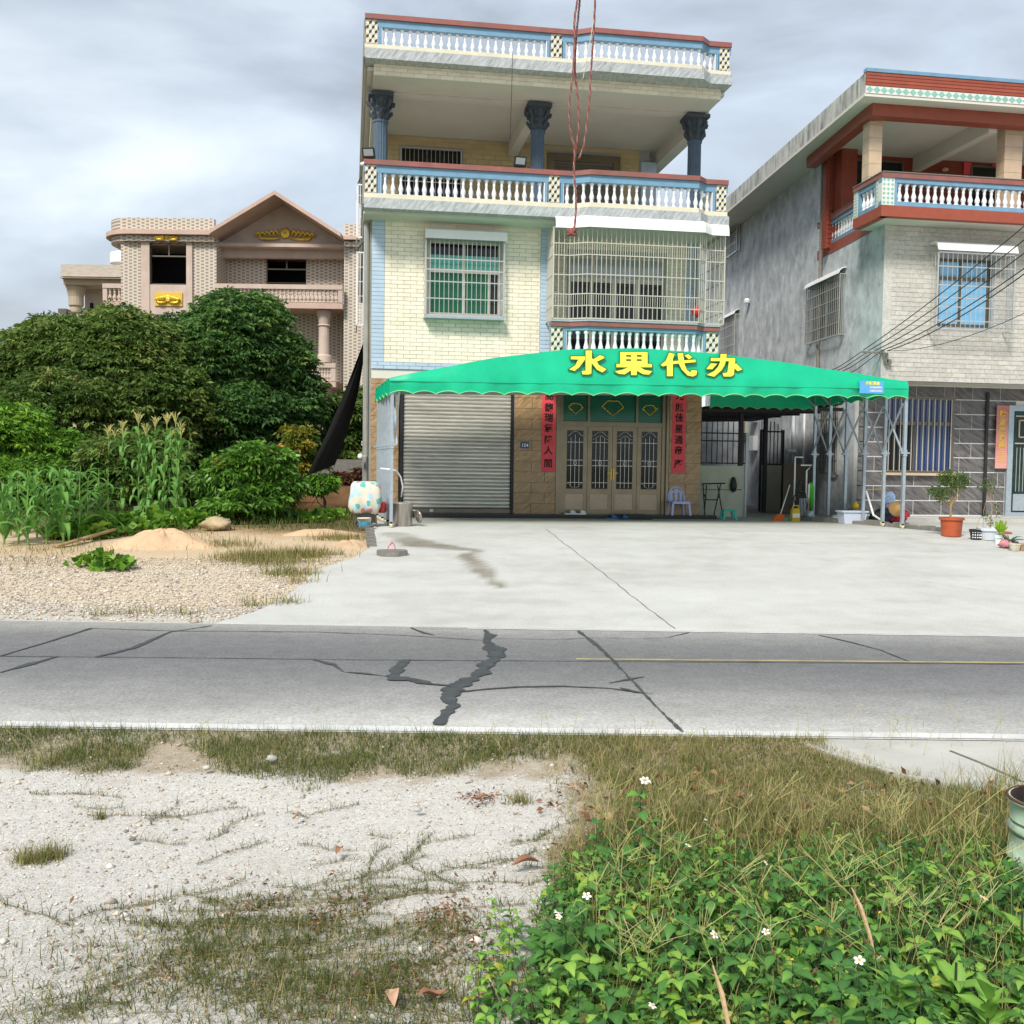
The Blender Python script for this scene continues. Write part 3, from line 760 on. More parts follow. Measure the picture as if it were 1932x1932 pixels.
for (a, b, c, d) in ((4.98,5.42,3.95,5.9),(5.5,5.94,3.95,5.9),(6.06,6.5,3.95,5.9),(6.62,7.14,3.95,5.9)): P('pane', MB().box(a, b, yr+.05, yr+.07, c, d), m_dglass, lwin)
for (a, b) in ((4.98,5.48),(5.54,6.58),(6.64,7.14)): P('pane', MB().box(a, b, yr+.05, yr+.07, 6.0, 6.44), m_greyglass, lwin)
# lower balustrade
B1P = [(4.2,21.6),(4.62,21.6),(4.96,21.4),(7.36,21.4),(7.56,21.6),(7.96,21.6)]
balustrade(house, B1P, 3.84, [(4.21,4.47),(7.66,7.94)], [(4.48,7.65)], 4.02, 4.56, 4.74, baluster_mesh('baluster', .54, .058, m_white), .158, yb, marble=False)
P('cap_slab', prof_line(MB(), B1P, (-.2, .07, 4.741, 4.775)), m_galv, house)
# big cage following the bay
cgp = [(4.23,21.56),(4.58,21.56),(4.92,21.36),(7.40,21.36),(7.60,21.56),(8.03,21.56),(8.03,23.15)]
def polycage():
    fr = MB()
    for z in (4.80, 6.72):
        for a, b in zip(cgp, cgp[1:]): fr.bar((a[0],a[1],z), (b[0],b[1],z), .03)
        fr.bar((4.23,21.56,z), (4.23,YF,z), .03)
    for p in (cgp[0], cgp[4], cgp[5], cgp[6]): fr.bar((p[0],p[1],4.8), (p[0],p[1],6.72), .03)
    g = P('window_grille', fr, m_barpaint, house, label='large champagne coloured cage round the loggia')
    me = MB().box(-.007,.007,-.007,.007,0,1.92).mesh('bar', m_barpaint)
    dm = MB().box(-.004,.004,-.004,.004,0,.25).mesh('short_bar', m_barpaint)
    for a, b in list(zip(cgp, cgp[1:]))+[((4.23,22.25),(4.23,21.56))]:
        Ln = math.dist(a, b); n = max(1, round(Ln/.102))
        for i in range(n):
            t = i/n; x, y = a[0]+(b[0]-a[0])*t, a[1]+(b[1]-a[1])*t
            if i: I('bar', me, g, (x, y, 4.8))
            else: I('bar', me, g, (x+.001, y, 4.8))
            if a[1] < 22.5 and b[1] < 22.5:
                t = (i+.5)/n; x, y = a[0]+(b[0]-a[0])*t, a[1]+(b[1]-a[1])*t
                I('short_bar', dm, g, (x, y, 6.14)); I('short_bar', dm, g, (x, y, 5.07))
        for z in (6.39, 6.14, 5.73, 5.32, 5.07):
            P('cross_rail', MB().bar((a[0],a[1]-.004,z), (b[0],b[1]-.004,z), .015, .02), m_barpaint, g)
polycage()
aw = MB()
ap = [(4.24,21.5),(4.58,21.5),(4.92,21.3),(7.44,21.3),(7.64,21.5),(8.06,21.5)]
aw = MB(); k = len(ap); pr = [(-.35,6.95),(0,6.94),(.06,6.91),(.10,6.83),(.12,6.68),(.105,6.68),(.085,6.82),(.045,6.89),(0,6.915),(-.35,6.925)]
for i, p in enumerate(ap):
    q0 = ap[max(i-1,0)]; q1 = ap[min(i+1,k-1)]; d = Vector((q1[0]-q0[0], q1[1]-q0[1])).normalized(); nn = Vector((d.y,-d.x))
    for dd, z in pr: aw.v.append((p[0]+nn.x*dd, p[1]+nn.y*dd, z))
m_ = len(pr)
for i in range(k-1):
    for j in range(m_): aw.f.append((i*m_+j, i*m_+(j+1)%m_, (i+1)*m_+(j+1)%m_, (i+1)*m_+j))
aw.f.append(tuple(range(m_))); aw.f.append(tuple((k-1)*m_+j for j in range(m_))[::-1])
P('awning', aw, m_pwhite, house, smooth=False, label='long white metal awning bent round the bay')
# second floor balustrade and veranda
balustrade(house, BP, 7.07, [(.26,.50),(4.11,4.35),(7.82,8.05)], [(.52,4.09),(4.37,7.80)], 7.23, 7.66, 7.91, bmesh_, .162, yb)
def back_side(z0, z1, mt):
    for x0, x1, e in ((.22,.34,0),(7.96,8.08,0)):
        P('side_parapet', MB().box(x0, x1, 21.78, 34, z0, z1), mt, house)
back_side(7.06, 7.86, m_render)
# veranda back wall with window and door
vb = wall_holes(MB(), .85, 7.6, 7.05, 9.82, 26, 26.2, [(1.2,2.7,7.9,9.52),(4.95,6.75,7.06,9.55)])
P('veranda_wall', vb, m_grout, house)
m_brick_shade = mat('cream tile with painted shade', (.50,.40,.22,1), .4, .07, 3, island=.08)  # cream tile darkened to ochre; the veranda's shade is put into its colour
bricks(house, .86, 7.32, 7.9, 9.80, 26, .30, .12, m_brick_shade, quota=150, holes=[(1.15,2.75,7.05,9.57),(4.90,6.80,7.05,9.6)], name='wall_tile')
P('side_post', MB().box(7.35, 7.75, 25.9, 26.25, 7.05, 9.5), m_btile, house)
cage(house, 'window_grille', 1.2, 2.7, 25.96, 7.9, 9.52, .11, [8.7], m=m_steel, yback=26.0)
P('window', MB().box(1.2, 2.7, 26.08, 26.1, 7.9, 9.52), m_dglass, house)
dr = P('door', wall_holes(MB(), 4.9, 6.8, 7.05, 9.6, 25.93, 26.05, [(5.08,6.62,7.05,9.42)]), m_door, house, label='bronze framed veranda door with slatted leaf')
for i in range(18): P('slat', MB().box(5.08, 6.62, 25.99, 26.04, 7.1+i*.128, 7.1+i*.128+.11), m_doordark, dr)
# veranda ceiling, beams
P('ceiling', MB().box(.3, 8.06, 21.9, 34, 9.82, 9.9), m_soffit, house)
bm = MB(); bm.box(.42, 8.04, 22.13, 22.5, 9.83, 9.88)
bm = MB().box(3.90, 4.12, 23.11, 26, 9.46, 9.82); P('beam', bm, m_soffit, house)
P('beam', MB().box(7.76, 8.04, 23.11, 33.9, 9.46, 9.82), m_soffit, house)
P('beam', MB().box(.42, .66, 23.11, 33.9, 9.46, 9.82), m_soffit, house)
P('beam', MB().box(.42, 8.04, 22.8, 23.1, 9.70, 9.82), m_soffit, house)
P('soffit_strip', MB().box(.42, 7.95, 21.96, 22.79, 9.73, 9.81), m_soffit, house)
P('fascia_beam', MB().box(.43, 7.95, 21.80, 21.95, 9.70, 9.93), m_soffit, house)
bricks(house, .43, 7.95, 9.702, 9.93, 21.80, .278, .085, m_brick, quota=100)
# columns
def column(x, y, z0, z1, m, r=.155, leaf=True):
    c = P('column', MB().lathe([(r*1.35,0),(r*1.35,.1),(r*1.1,.14),(r*1.2,.2),(r*1.02,.26),(r,.3),(r*.98,z1-z0-.62),(r*1.1,z1-z0-.60),(r*1.1,z1-z0-.56),(r*.95,z1-z0-.54)], (x,y,z0), 32, flute=.1), m, house)
    hz = z1-.54
    cp = MB().lathe([(r*.95,0),(r*1.15,.08),(r*1.05,.14),(r*1.35,.22),(r*1.2,.28),(r*1.45,.38),(r*1.4,.42),(r*1.6,.46)], (x,y,hz), 16)
    cp.box(x-.27, x+.27, y-.27, y+.27, z1-.085, z1-.005)
    for k in range(8):          # curling leaves and volutes
        a = k*math.pi/4; ca, sa = math.cos(a), math.sin(a)
        cp.tube([(x+ca*r*1.0, y+sa*r*1.0, hz+.02),(x+ca*r*1.35, y+sa*r*1.35, hz+.12),(x+ca*r*1.6, y+sa*r*1.6, hz+.17),(x+ca*r*1.62, y+sa*r*1.62, hz+.11)], [.03,.045,.035,.02], 5)
        cp.tube([(x+ca*r*1.2, y+sa*r*1.2, hz+.22),(x+ca*r*1.75, y+sa*r*1.75, hz+.36),(x+ca*r*1.82, y+sa*r*1.82, hz+.38),(x+ca*r*1.76, y+sa*r*1.76, hz+.29)], [.03,.04,.045,.03], 5)
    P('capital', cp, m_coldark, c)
for x in (.61, 4.10, 7.76): column(x, 22.95, 7.05, 9.70, m_column)
# roof slab and upper balustrade
P('roof_slab', MB().box(.24, 8.08, 21.72, 34, 9.935, 10.06), m_soffit, house)
balustrade(house, BP, 10.08, [(.26,.50),(4.11,4.35),(7.82,8.05)], [(.52,4.09),(4.37,7.80)], 10.24, 10.60, 10.84, baluster_mesh('baluster', .37, .05, m_white), .162, yb)
back_side(10.06, 10.8, m_render)
# left side: downpipes, side cage
P('downpipe', MB().tube([(.33,22.42,.5),(.33,22.42,6.8)], .05, 8), m_render, house)
P('downpipe', MB().tube([(.29,22.6,.5),(.29,22.6,6.8)], .03, 8), m_galv, house)
for z0, z1, yy in ((4.75, 6.35, 23.3), (6.9, 8.1, 24.3)):
    fr = MB()
    for z in (z0, z1): fr.bar((.12,yy,z),(.12,yy+1.4,z),.03); fr.bar((.12,yy,z),(.39,yy,z),.03)
    for y in (yy, yy+1.4): fr.bar((.12,y,z0),(.12,y,z1),.03)
    g = P('window_grille', fr, m_pwhite, house, label='white side window cage seen end on')
    for i in range(1, 4): P('bar', MB().bar((.12+.07*i,yy,z0),(.12+.07*i,yy,z1),.014), m_pwhite, g)
    for i in range(1, 5): P('cross_rail', MB().bar((.12,yy,z0+(z1-z0)*i/5),(.38,yy,z0+(z1-z0)*i/5),.012), m_pwhite, g)
    for i in range(1, 10): P('bar', MB().bar((.12,yy+.14*i,z0),(.12,yy+.14*i,z1),.014), m_pwhite, g)
    hood = MB().tube([(.39,yy+.0,z1+.28),(.28,yy,z1+.25),(.18,yy,z1+.14),(.13,yy,z1+.02)], .014, 5); P('awning', hood, m_black, g)
# ground floor: piers, shutter, entrance
gw = MB(); gw.box(.43, 1.03, YF+.02, YF+.3, .5, 3.5); gw.box(3.56, 4.5, YF+.02, YF+.3, .5, 3.5); gw.box(7.1, 7.85, YF+.02, YF+.3, .5, 3.5)
gw.box(1.03, 3.56, YF+.02, YF+.2, 3.3, 3.5)
P('ground_floor_wall', gw, m_grout, house)
me = cube_mesh('stone_panel', m_brown, .008)
def panels(x0, x1, seams):
    z = .6; r = 0
    while z < 3.48:
        zz = min(z+.232, 3.5)
        xs = [x0]+[s for s in seams[r % 2]]+[x1]
        for a, b in zip(xs, xs[1:]): I('stone_panel', me, house, (a+.002, YF+.02, z+.002), scl=(b-a-.004, .022, zz-z-.004))
        z += .232; r += 1
panels(.43, 1.03, [[], [.75]]); panels(3.56, 4.5, [[3.95], [4.25]]); panels(7.1, 7.85, [[7.5], []])
P('plinth', MB().box(.43, 1.03, YF-.002, YF+.02, .5, .598), m_granite, house)
P('doorstep', MB().box(1.05, 8.13, 21.95, YF-.004, .5, .60), m_granite, house)
P('doorstep', MB().box(3.5, 7.86, YF-.003, YF+.3, .5, .598), m_granite, house)
sh = P('shutter_door', MB().box(1.13, 3.5, YF+.13, YF+.15, .6, 3.4), m_dark, house)
prof = [(0,0),(-.012,.010),(-.03,.030),(-.03,.052),(-.012,.072),(0,.080)]
sm_ = MB().prism(prof, 1.14, 3.49, 'x').mesh('slat', m_slat)
for i in range(33): I('slat', sm_, sh, (0, YF+.13, .70+i*.0815))
P('bottom_rail', MB().box(1.13, 3.5, YF+.08, YF+.14, .605, .695), m_doordark, sh)
P('lock_box', MB().box(1.72, 1.80, YF+.06, YF+.08, .62, .69), m_galv, sh)
for a, b in ((1.04,1.125),(3.5,3.56)): P('guide_rail', MB().box(a, b, YF+.05, YF+.16, .6, 3.4), m_black, sh)
# entrance: frame, transom, four leaves
ef = MB(); yd = YF+.12
ef.box(4.5, 4.57, YF-.02, yd+.1, .6, 3.45); ef.box(4.575, 4.66, YF+.04, yd+.1, .6, 3.45)
ef.box(7.03, 7.09, YF-.02, yd+.1, .6, 3.45); ef.box(6.945, 7.025, YF+.04, yd+.1, .6, 3.45)
ef.box(4.66, 6.945, YF+.05, yd+.06, 2.56, 2.66); ef.box(5.22, 5.27, YF+.05, yd+.05, 2.66, 3.35); ef.box(6.33, 6.38, YF+.05, yd+.05, 2.66, 3.35)
ef.box(4.66, 6.945, YF+.04, yd+.08, 3.35, 3.45)
en = P('entrance_door', ef, m_door, house, label='wide champagne metal entrance with four grilled leaves')
P('transom_glass', MB().box(4.66, 6.945, yd, yd+.02, 2.66, 3.35), m_gglass, en)
m_tslat = mat('green reflecting louvre', (.03,.18,.12,1), .2, .3, 3, metal=.3)
lv = MB()
for i in range(15): lv.box(4.665, 6.94, yd-.02, yd-.005, 2.69+i*.045, 2.69+i*.045+.018)
P('louvres', lv, m_tslat, en)
def fleur(cx, cz, s):
    pts = [(cx+s*.55*math.cos(t)*(1), yd-.04, cz+s*.36*math.sin(t)) for t in np.linspace(0, 2*math.pi, 13)]
    mb = MB()
    dm = [(cx-s*.55,yd-.04,cz+.02),(cx-s*.28,yd-.04,cz+s*.34),(cx+s*.28,yd-.04,cz+s*.34),(cx+s*.55,yd-.04,cz+.02),(cx,yd-.04,cz-s*.40),(cx-s*.55,yd-.04,cz+.02)]
    mb.tube(dm, .009, 5)
    for k in range(22):
        t = k/22*5; i = int(t); f = t-i; a = Vector(dm[i]); b = Vector(dm[i+1]); p = a.lerp(b, f)
        mb.tube([p, p+Vector((R.uniform(-.03,.03), -.01, R.uniform(-.03,.03)))], [.014,.006], 5)
    P('scroll_ornament', mb, m_gold, en)
fleur(5.8, 2.98, .45); fleur(4.95, 2.95, .30); fleur(6.65, 2.95, .30)
LW = .571
lx0 = 4.66
lfm = wall_holes(MB(), .004, LW-.004, 0, 1.955, 0, .045, [(.10, LW-.10, .56, 1.86), (.08, LW-.08, .10, .44)])
leaf_me = lfm.mesh('door_leaf', m_door); m_kick = mat('tan kick panel', (.34,.27,.20,1), .35, .1, 4, metal=.5)
inset = MB().box(.10, LW-.10, .02, .035, .56, 1.86).mesh('leaf_glass', m_dglass)
kick = MB().box(.08, LW-.08, .012, .04, .10, .44)
for k in range(3): kick.lathe([(.0,.0),(.012,.0),(.012,.008),(0,.012)], (.17+k*.115,.008,.345), 6)
kick_me = kick.mesh('kick_panel', m_kick)
barm = MB().tube([(0,0,0),(0,0,1.0)], .006, 5).mesh('bar', m_steel)
for k in range(4):
    x = lx0+k*LW
    I('door_leaf', leaf_me, en, (x, YF+.07, .602))
    I('leaf_glass', inset, en, (x, YF+.07, .602)); I('kick_panel', kick_me, en, (x, YF+.07, .602))
    inner = k in (1, 2)
    for j in range(3): I('bar', barm, en, (x+LW/2+(j-1)*.095, YF+.065, 1.20 if not inner else 1.18), scl=(1, 1, (1.16 if j == 1 else 1.10)))
    sc_ = MB(); xm = x+LW/2; yy = YF+.06
    for z, sg in ((2.40, 1), (1.22, -1)):
        if inner and sg < 0: continue
        sc_.tube([(xm-.18,yy,z-.05*sg),(xm-.14,yy,z-.055*sg),(xm-.10,yy,z-.01*sg),(xm-.05,yy,z+.03*sg),(xm,yy,z+.04*sg),(xm+.05,yy,z+.03*sg),(xm+.10,yy,z-.01*sg),(xm+.14,yy,z-.055*sg),(xm+.18,yy,z-.05*sg)], .009, 6)
    if inner: sc_.tube([(xm-.18,yy,2.27),(xm-.12,yy,2.28),(xm-.05,yy,2.34),(xm,yy,2.36),(xm+.05,yy,2.34),(xm+.12,yy,2.28),(xm+.18,yy,2.27)], .009, 6)
    for z in (2.20, 1.80, 1.68, 1.30): sc_.bar((xm-.18,yy,z),(xm+.18,yy,z),.008)
    sc_.tube([(xm+.035*math.cos(t), yy-.006, 1.74+.045*math.sin(t)) for t in np.linspace(0, 6.28, 11)], .006, 5)
    P('scroll_grille', sc_, m_steel, en)
for x in (5.775, 5.83):
    hd = MB().box(x-.014, x+.014, YF+.03, YF+.07, 1.38, 1.62); hd.bar((x-.012,YF+.02,1.52),(x+(.09 if x > 5.8 else -.09),YF+.02,1.52),.016); P('handle', hd, m_gold, en)
# roof edge waste pipes, cables etc. end of main house

# ------------------------------------------------------------------ measuring helpers for the other planes
def onY(px, py, Y):
    d = ray(px, py); t = Y/d.y; return (t*d.x, HC+t*d.z)
SH = .08
def SX(Y, x0=11.62): return x0+SH*(Y-21.3)
def onS(px, py, x0=11.62):
    d = ray(px, py); t = (x0-SH*21.3)/(d.x-SH*d.y); return (t*d.y, HC+t*d.z)   # (Y, Z) on the slanting side wall
def V3(px, py, Y): 
    a = onY(px, py, Y); return (a[0], Y, a[1])

# ------------------------------------------------------------------ right-hand neighbour house
nb = T('house', 'grey and red neighbour house with tiled upper veranda and dark stone ground floor', 'house', (15, 27, .5))
m_cem = mat('streaked grey cement', (.56,.585,.61,1), .9, .25, 2.2, bump=.25, stain=.55, stain_col=(.17,.185,.20,1), sscale=(3.2,3.2,2.3))
m_eave = mat('blackened concrete eave', (.50,.50,.47,1), .9, .2, 2, bump=.3, stain=.8, stain_col=(.07,.07,.065,1), sscale=(5,5,1.2))
m_stone = mat('split face cream stone tile', (.50,.48,.43,1), .75, .16, 14, bump=.5, bscale=30, island=.07)
m_redt = mat('brick red tile', (.30,.07,.04,1), .5, .12, 5, island=.08)
m_redd = mat('brick red wall tile', (.23,.045,.025,1), .55, .15, 5, island=.08)
m_darkp = two_tone('dark veined stone slab', (.035,.033,.034,1), (.21,.195,.19,1), 0, 2.4, .3, .75, streak=(1,1,7), rot=(0,-.55,0), dist=.7)
m_grl = mat('white grout line', (.72,.72,.70,1), .8, .1)
m_lgreen = mat('pale green lozenge tile', (.22,.46,.38,1), .4, .1)
m_pil = mat('beige marble cladding', (.56,.42,.29,1), .4, .12, 3, stain=.2, stain_col=(.4,.28,.18,1))
def slant(mb, y0, y1, z0, z1, x0=11.62, th=.2):
    return mb.prism([(SX(y0,x0),y0),(SX(y0,x0)+th,y0),(SX(y1,x0)+th,y1),(SX(y1,x0),y1)], z0, z1, 'z')
P('side_wall', slant(MB(), 21.31, 36, 3.66, 7.1), m_cem, nb, label='grey cement side wall with dark streaks')
P('side_wall', slant(MB(), 22.42, 36, .4, 3.66), m_cem, nb)
P('side_wall', slant(MB(), 24.9, 36, 7.1, 9.7), m_cem, nb)
fw = wall_holes(MB(), 11.84, 20, 3.66, 7.08, 21.32, 21.5, [(12.95,14.25,4.9,6.42)])
P('front_wall', fw, m_grout, nb)
bricks(nb, 11.62, 16.6, 3.665, 7.08, 21.32, .315, .103, m_stone, name='stone_tile', quota=300, gap=.005, holes=[(12.90,14.30,4.85,6.46)])
P('front_wall', MB().box(16.6, 20, 21.30, 21.32, 3.665, 7.08), m_stone, nb)
nw = P('window', wall_holes(MB(), 12.95, 14.25, 4.9, 6.42, 21.4, 21.46, [(13.02,13.5,4.98,5.95),(13.56,14.18,4.98,5.95),(13.02,13.5,6.03,6.36),(13.56,14.18,6.03,6.36)]), m_doordark, nb)
for a, b, c, d in ((13.02,13.5,4.98,5.95),(13.56,14.18,4.98,5.95),(13.02,13.5,6.03,6.36),(13.56,14.18,6.03,6.36)): P('pane', MB().box(a, b, 21.42, 21.44, c, d), m_cyanglass, nw)
cage(nb, 'window_grille', 12.70, 14.54, 20.95, 4.80, 6.46, .115, [6.16, 5.75, 5.48, 5.28, 4.98], yback=21.3)
P('awning', MB().prism([(21.3,6.72),(21.05,6.72),(20.93,6.66),(20.88,6.5),(20.9,6.5),(20.96,6.64),(21.06,6.69),(21.3,6.69)], 12.66, 14.58, 'x'), m_pwhite, nb)
# ground floor, set back under the upper wall
P('porch_soffit', MB().box(11.8, 20, 21.5, 22.6, 3.68, 3.74), m_soffit, nb)
gx0, gz1 = onY(1670, 748, 22.4); gx1, gz0 = onY(1797, 893, 22.4)
fx = SX(22.4)
P('front_wall', wall_holes(MB(), fx, 20, .5, 3.68, 22.42, 22.6, [(gx0, gx1, gz0, gz1)]), m_grl, nb)
me = cube_mesh('stone_slab', m_darkp, .004)
r = 0; z = .62
doorx = onY(1900, 800, 22.4)[0]
while z < 3.66:
    zz = min(z+.342, 3.66); x = fx-(.3 if r % 2 else 0)
    while x < 18:
        a, b = max(x, fx), x+.72; x += .72
        rects = [(a, b, z, zz)]
        if zz > gz0 and z < gz1 and b > gx0 and a < gx1:
            rects = [(a, min(b, gx0), z, zz), (max(a, gx1), b, z, zz), (max(a, gx0), min(b, gx1), z, gz0), (max(a, gx0), min(b, gx1), gz1, zz)]
        for (p, q, c, d) in rects:
            q = min(q, doorx) if zz < 3.3 else q
            if q-p > .04 and d-c > .03 and p < 15.5: I('stone_slab', me, nb, (p+.005, 22.42, c+.010), scl=(q-p-.010, .006, d-c-.020))
    z += .342; r += 1
gwn = P('window', wall_holes(MB(), gx0, gx1, gz0, gz1, 22.38, 22.46, [(gx0+.07,gx1-.07,gz0+.06,gz0+1.12),(gx0+.07,gx1-.07,gz0+1.2,gz1-.06)]), m_doordark, nb, label='dark blue barred window behind the canopy posts')
P('frame', MB().box(gx0+.75, gx0+.80, 22.42, 22.45, gz0+.06, gz0+1.12), m_doordark, gwn)
P('pane', MB().box(gx0+.07, gx0+.75, 22.43, 22.45, gz0+.06, gz0+1.12), m_dglass, gwn)
P('pane', MB().box(gx0+.80, gx1-.07, 22.43, 22.45, gz0+.06, gz0+1.12), m_blueglass, gwn)
P('pane', MB().box(gx0+.07, gx1-.07, 22.43, 22.45, gz0+1.2, gz1-.06), m_blueglass, gwn)
me = MB().box(-.009,.009,-.009,.009,0,gz1-gz0-.08).mesh('bar', m_barpaint)
for i in range(12): I('bar', me, gwn, (gx0+.1+(gx1-gx0-.2)*i/11, 22.36, gz0+.04))
P('window_sill', MB().box(gx0-.05, gx1+.06, 22.3, 22.4, gz0-.06, gz0-.002), m_pil, nb)
gx = onY(1862, 800, 22.4)[0]
P('groove_shade_strip', MB().box(gx-.05, gx+.02, 22.36, 22.395, .6, 3.55), m_black, nb)  # dark strip put in for the shade of the corner groove
P('porch_step', MB().box(11.2, 20, 21.15, 22.38, .42, .60), m_conc, nb)
dk = P('door', wall_holes(MB(), doorx, 17, .6, 3.25, 22.34, 22.41, [(doorx+.14,16.8,.7,3.12)]), m_galv, nb, label='dark green panelled metal door at the right edge')
m_dgreen = mat('dark green door metal', (.02,.05,.045,1), .3, .4, 6, metal=.4)
P('door_leaf', MB().box(doorx+.142, 16.8, 22.38, 22.40, .7, 3.12), m_dgreen, dk)
fr = MB(); 
for zz in (2.35, 3.0): fr.bar((doorx+.2,22.37,zz),(16.7,22.37,zz),.03)
fr.bar((doorx+.3,22.37,2.5),(doorx+.3,22.37,2.9),.03); fr.bar((doorx+.3,22.37,2.5),(16.7,22.37,2.5),.03); fr.bar((doorx+.3,22.37,2.9),(16.7,22.37,2.9),.03)
P('key_pattern', fr, m_pil, dk)
for i in range(6): P('bar', MB().bar((doorx+.26+i*.09,22.37,1.2),(doorx+.26+i*.09,22.37,2.25),.014), m_steel, dk)
P('kick_plate', MB().box(doorx+.2, 16.6, 22.36, 22.378, .74, 1.14), m_galv, dk)
# veranda
P('floor_slab', MB().prism([(11.15,20.62),(20,20.62),(20,24.9),(SX(24.9),24.9),(SX(21.95),21.95),(SX(21.95,11.15),21.95)], 7.083, 7.2, 'z'), m_soffit, nb)
def rail(pts, z0=7.08, zc=8.02, pils=(), name='balustrade'):
    """pts two plan points, left to right as seen from outside"""
    (ax, ay), (bx, by) = pts; Ln = math.dist(*pts)
    B = P(name, prof_line(MB(), pts, (-.14, .0, z0+.235, z0+.325)), m_blue, nb)
    P('red_course', prof_line(MB(), pts, (-.16, .012, z0, z0+.23)), m_redt, B)
    P('top_rail', prof_line(MB(), pts, (-.14, .002, z0+.715, zc-.13)), m_blue, B)
    P('red_cap', prof_line(MB(), pts, (-.16, .03, zc-.128, zc-.02)), m_red, B)
    P('coping', prof_line(MB(), pts, (-.17, .045, zc-.018, zc)), m_kerb, B)
    d = Vector((bx-ax, by-ay)).normalized(); nn = Vector((d.y, -d.x))
    ext = [0]+[t for p in pils for t in p]+[Ln]; spans = []
    cur = 0
    for (p, q) in pils:
        if p-cur > .3: spans.append((cur, p))
        cur = q
        a = Vector((ax, ay))+d*p; b = Vector((ax, ay))+d*q
        P('pillar', prof_line(MB(), [tuple(a), tuple(b)], (-.15, .006, z0+.235, zc-.13)), m_twhite, B)
        mbg = MB(); n = 3; wd = (q-p)/n; rows = int((zc-.13-z0-.235)/wd)
        for i in range(n):
            for j in range(rows):
                if 1:
                    c = a+d*(wd*(i+.5))+nn*.008; zc_ = z0+.24+wd*(j+.5)
                    h = wd*.40
                    pp = [c-d*h, c, c+d*h, c]
                    mbg.add([(pp[0].x,pp[0].y,zc_),(pp[1].x,pp[1].y,zc_-h),(pp[2].x,pp[2].y,zc_),(pp[3].x,pp[3].y,zc_+h)], [(0,1,2,3)])
        P('tile_inlay', mbg, m_lgreen, B)
    if Ln-cur > .3: spans.append((cur, Ln))
    for (p, q) in spans:
        for e in ((p, p+.07), (q-.07, q)):
            a = Vector((ax, ay))+d*e[0]; b = Vector((ax, ay))+d*e[1]
            P('blue_frame', prof_line(MB(), [tuple(a), tuple(b)], (-.13, -.002, z0+.326, z0+.714)), m_blue, B)
        n = int((q-p-.14)/.165)
        for i in range(n):
            t = p+.07+(q-p-.14)*(i+.5)/n; c = Vector((ax, ay))+d*t-nn*.07
            if c.x < 16: I('baluster', nbal, B, (c.x, c.y, z0+.326))
    return B
nbal = baluster_mesh('baluster', .388, .055, m_white)
rail([(11.13,20.6),(20,20.6)], pils=[(.004,.29)])
rail([(SX(21.92,11.13),21.92),(11.13+.026,20.63)], pils=[(.0,.2),(1.03,1.29)])
rail([(SX(25.3),25.3),(SX(21.95),21.95)], pils=[(0,.25)])
# roof, beams, pillars
RX = lambda Y, x0=10.68: x0+SH*(Y-20.6)
def slab(z0, z1, inset, m, name, y1=36):
    P(name, MB().prism([(RX(20.6)+inset,20.6+inset),(20,20.6+inset),(20,y1),(RX(y1)+inset,y1)], z0, z1, 'z'), m, nb)
slab(9.56, 9.62, 0.0, m_soffit, 'roof_slab')
slab(9.621, 10.06, .02, m_eave, 'roof_parapet')
P('red_band', MB().box(10.70, 20, 20.585, 20.618, 9.775, 10.06), m_redt, nb)
for i in range(4): P('tile_course', MB().box(10.70, 20, 20.575, 20.584, 9.785+i*.07, 9.785+i*.07+.055), m_redt, nb)
P('pale_band', MB().box(10.70, 20, 20.585, 20.618, 9.622, 9.773), m_twhite, nb)
loz = MB()
for i in range(40):
    x = 10.78+i*.165
    loz.add([(x-.08,20.58,9.70),(x,20.58,9.63),(x+.08,20.58,9.70),(x,20.58,9.768)], [(0,1,2,3)])
P('lozenge_tiles', loz, m_lgreen, nb, kind='stuff')
P('blue_capping', MB().box(10.69, 20, 20.56, 20.7, 10.062, 10.135), m_blue, nb)
P('beam', MB().box(11.05, 20, 20.95, 21.25, 9.30, 9.559), m_redt, nb, label='brick red front beam')
P('beam', MB().prism([(11.05,21.26),(11.3,21.26),(SX(24.9,11.1)+.25,24.9),(SX(24.9,11.1),24.9)], 9.30, 9.559, 'z'), m_redt, nb)
for p0, p1 in ((1637, 1661), (1893, 1926)):
    xa = onY(p0, 300, 21.3)[0]; xb = onY(p1, 300, 21.3)[0]
    c = P('pillar', MB().box(xa+.03, xb+.03, 21.3, 21.6, 8.021 if p0 < 1700 else 7.2, 9.558), m_pil, nb, label=None)
    for k in range(5): P('joint', MB().box(xa+.028, xb+.032, 21.298, 21.602, 8.1+k*.28, 8.106+k*.28), m_kerb, c)
P('beam', MB().box(14.0, 14.2, 21.26, 24.4, 9.22, 9.559), m_soffit, nb)
P('veranda_wall', wall_holes(MB(), 11.7, 20, 7.2, 9.56, 24.42, 24.6, []), m_redd, nb)
cm = cube_mesh('wall_course', m_redd, .002)
for i in range(20): I('wall_course', cm, nb, (11.75, 24.42, 7.22+i*.115), scl=(8, .012, .10))
P('veranda_wall', MB().box(11.9, 12.3, 24.0, 24.38, 7.2, 9.56), m_redd, nb)
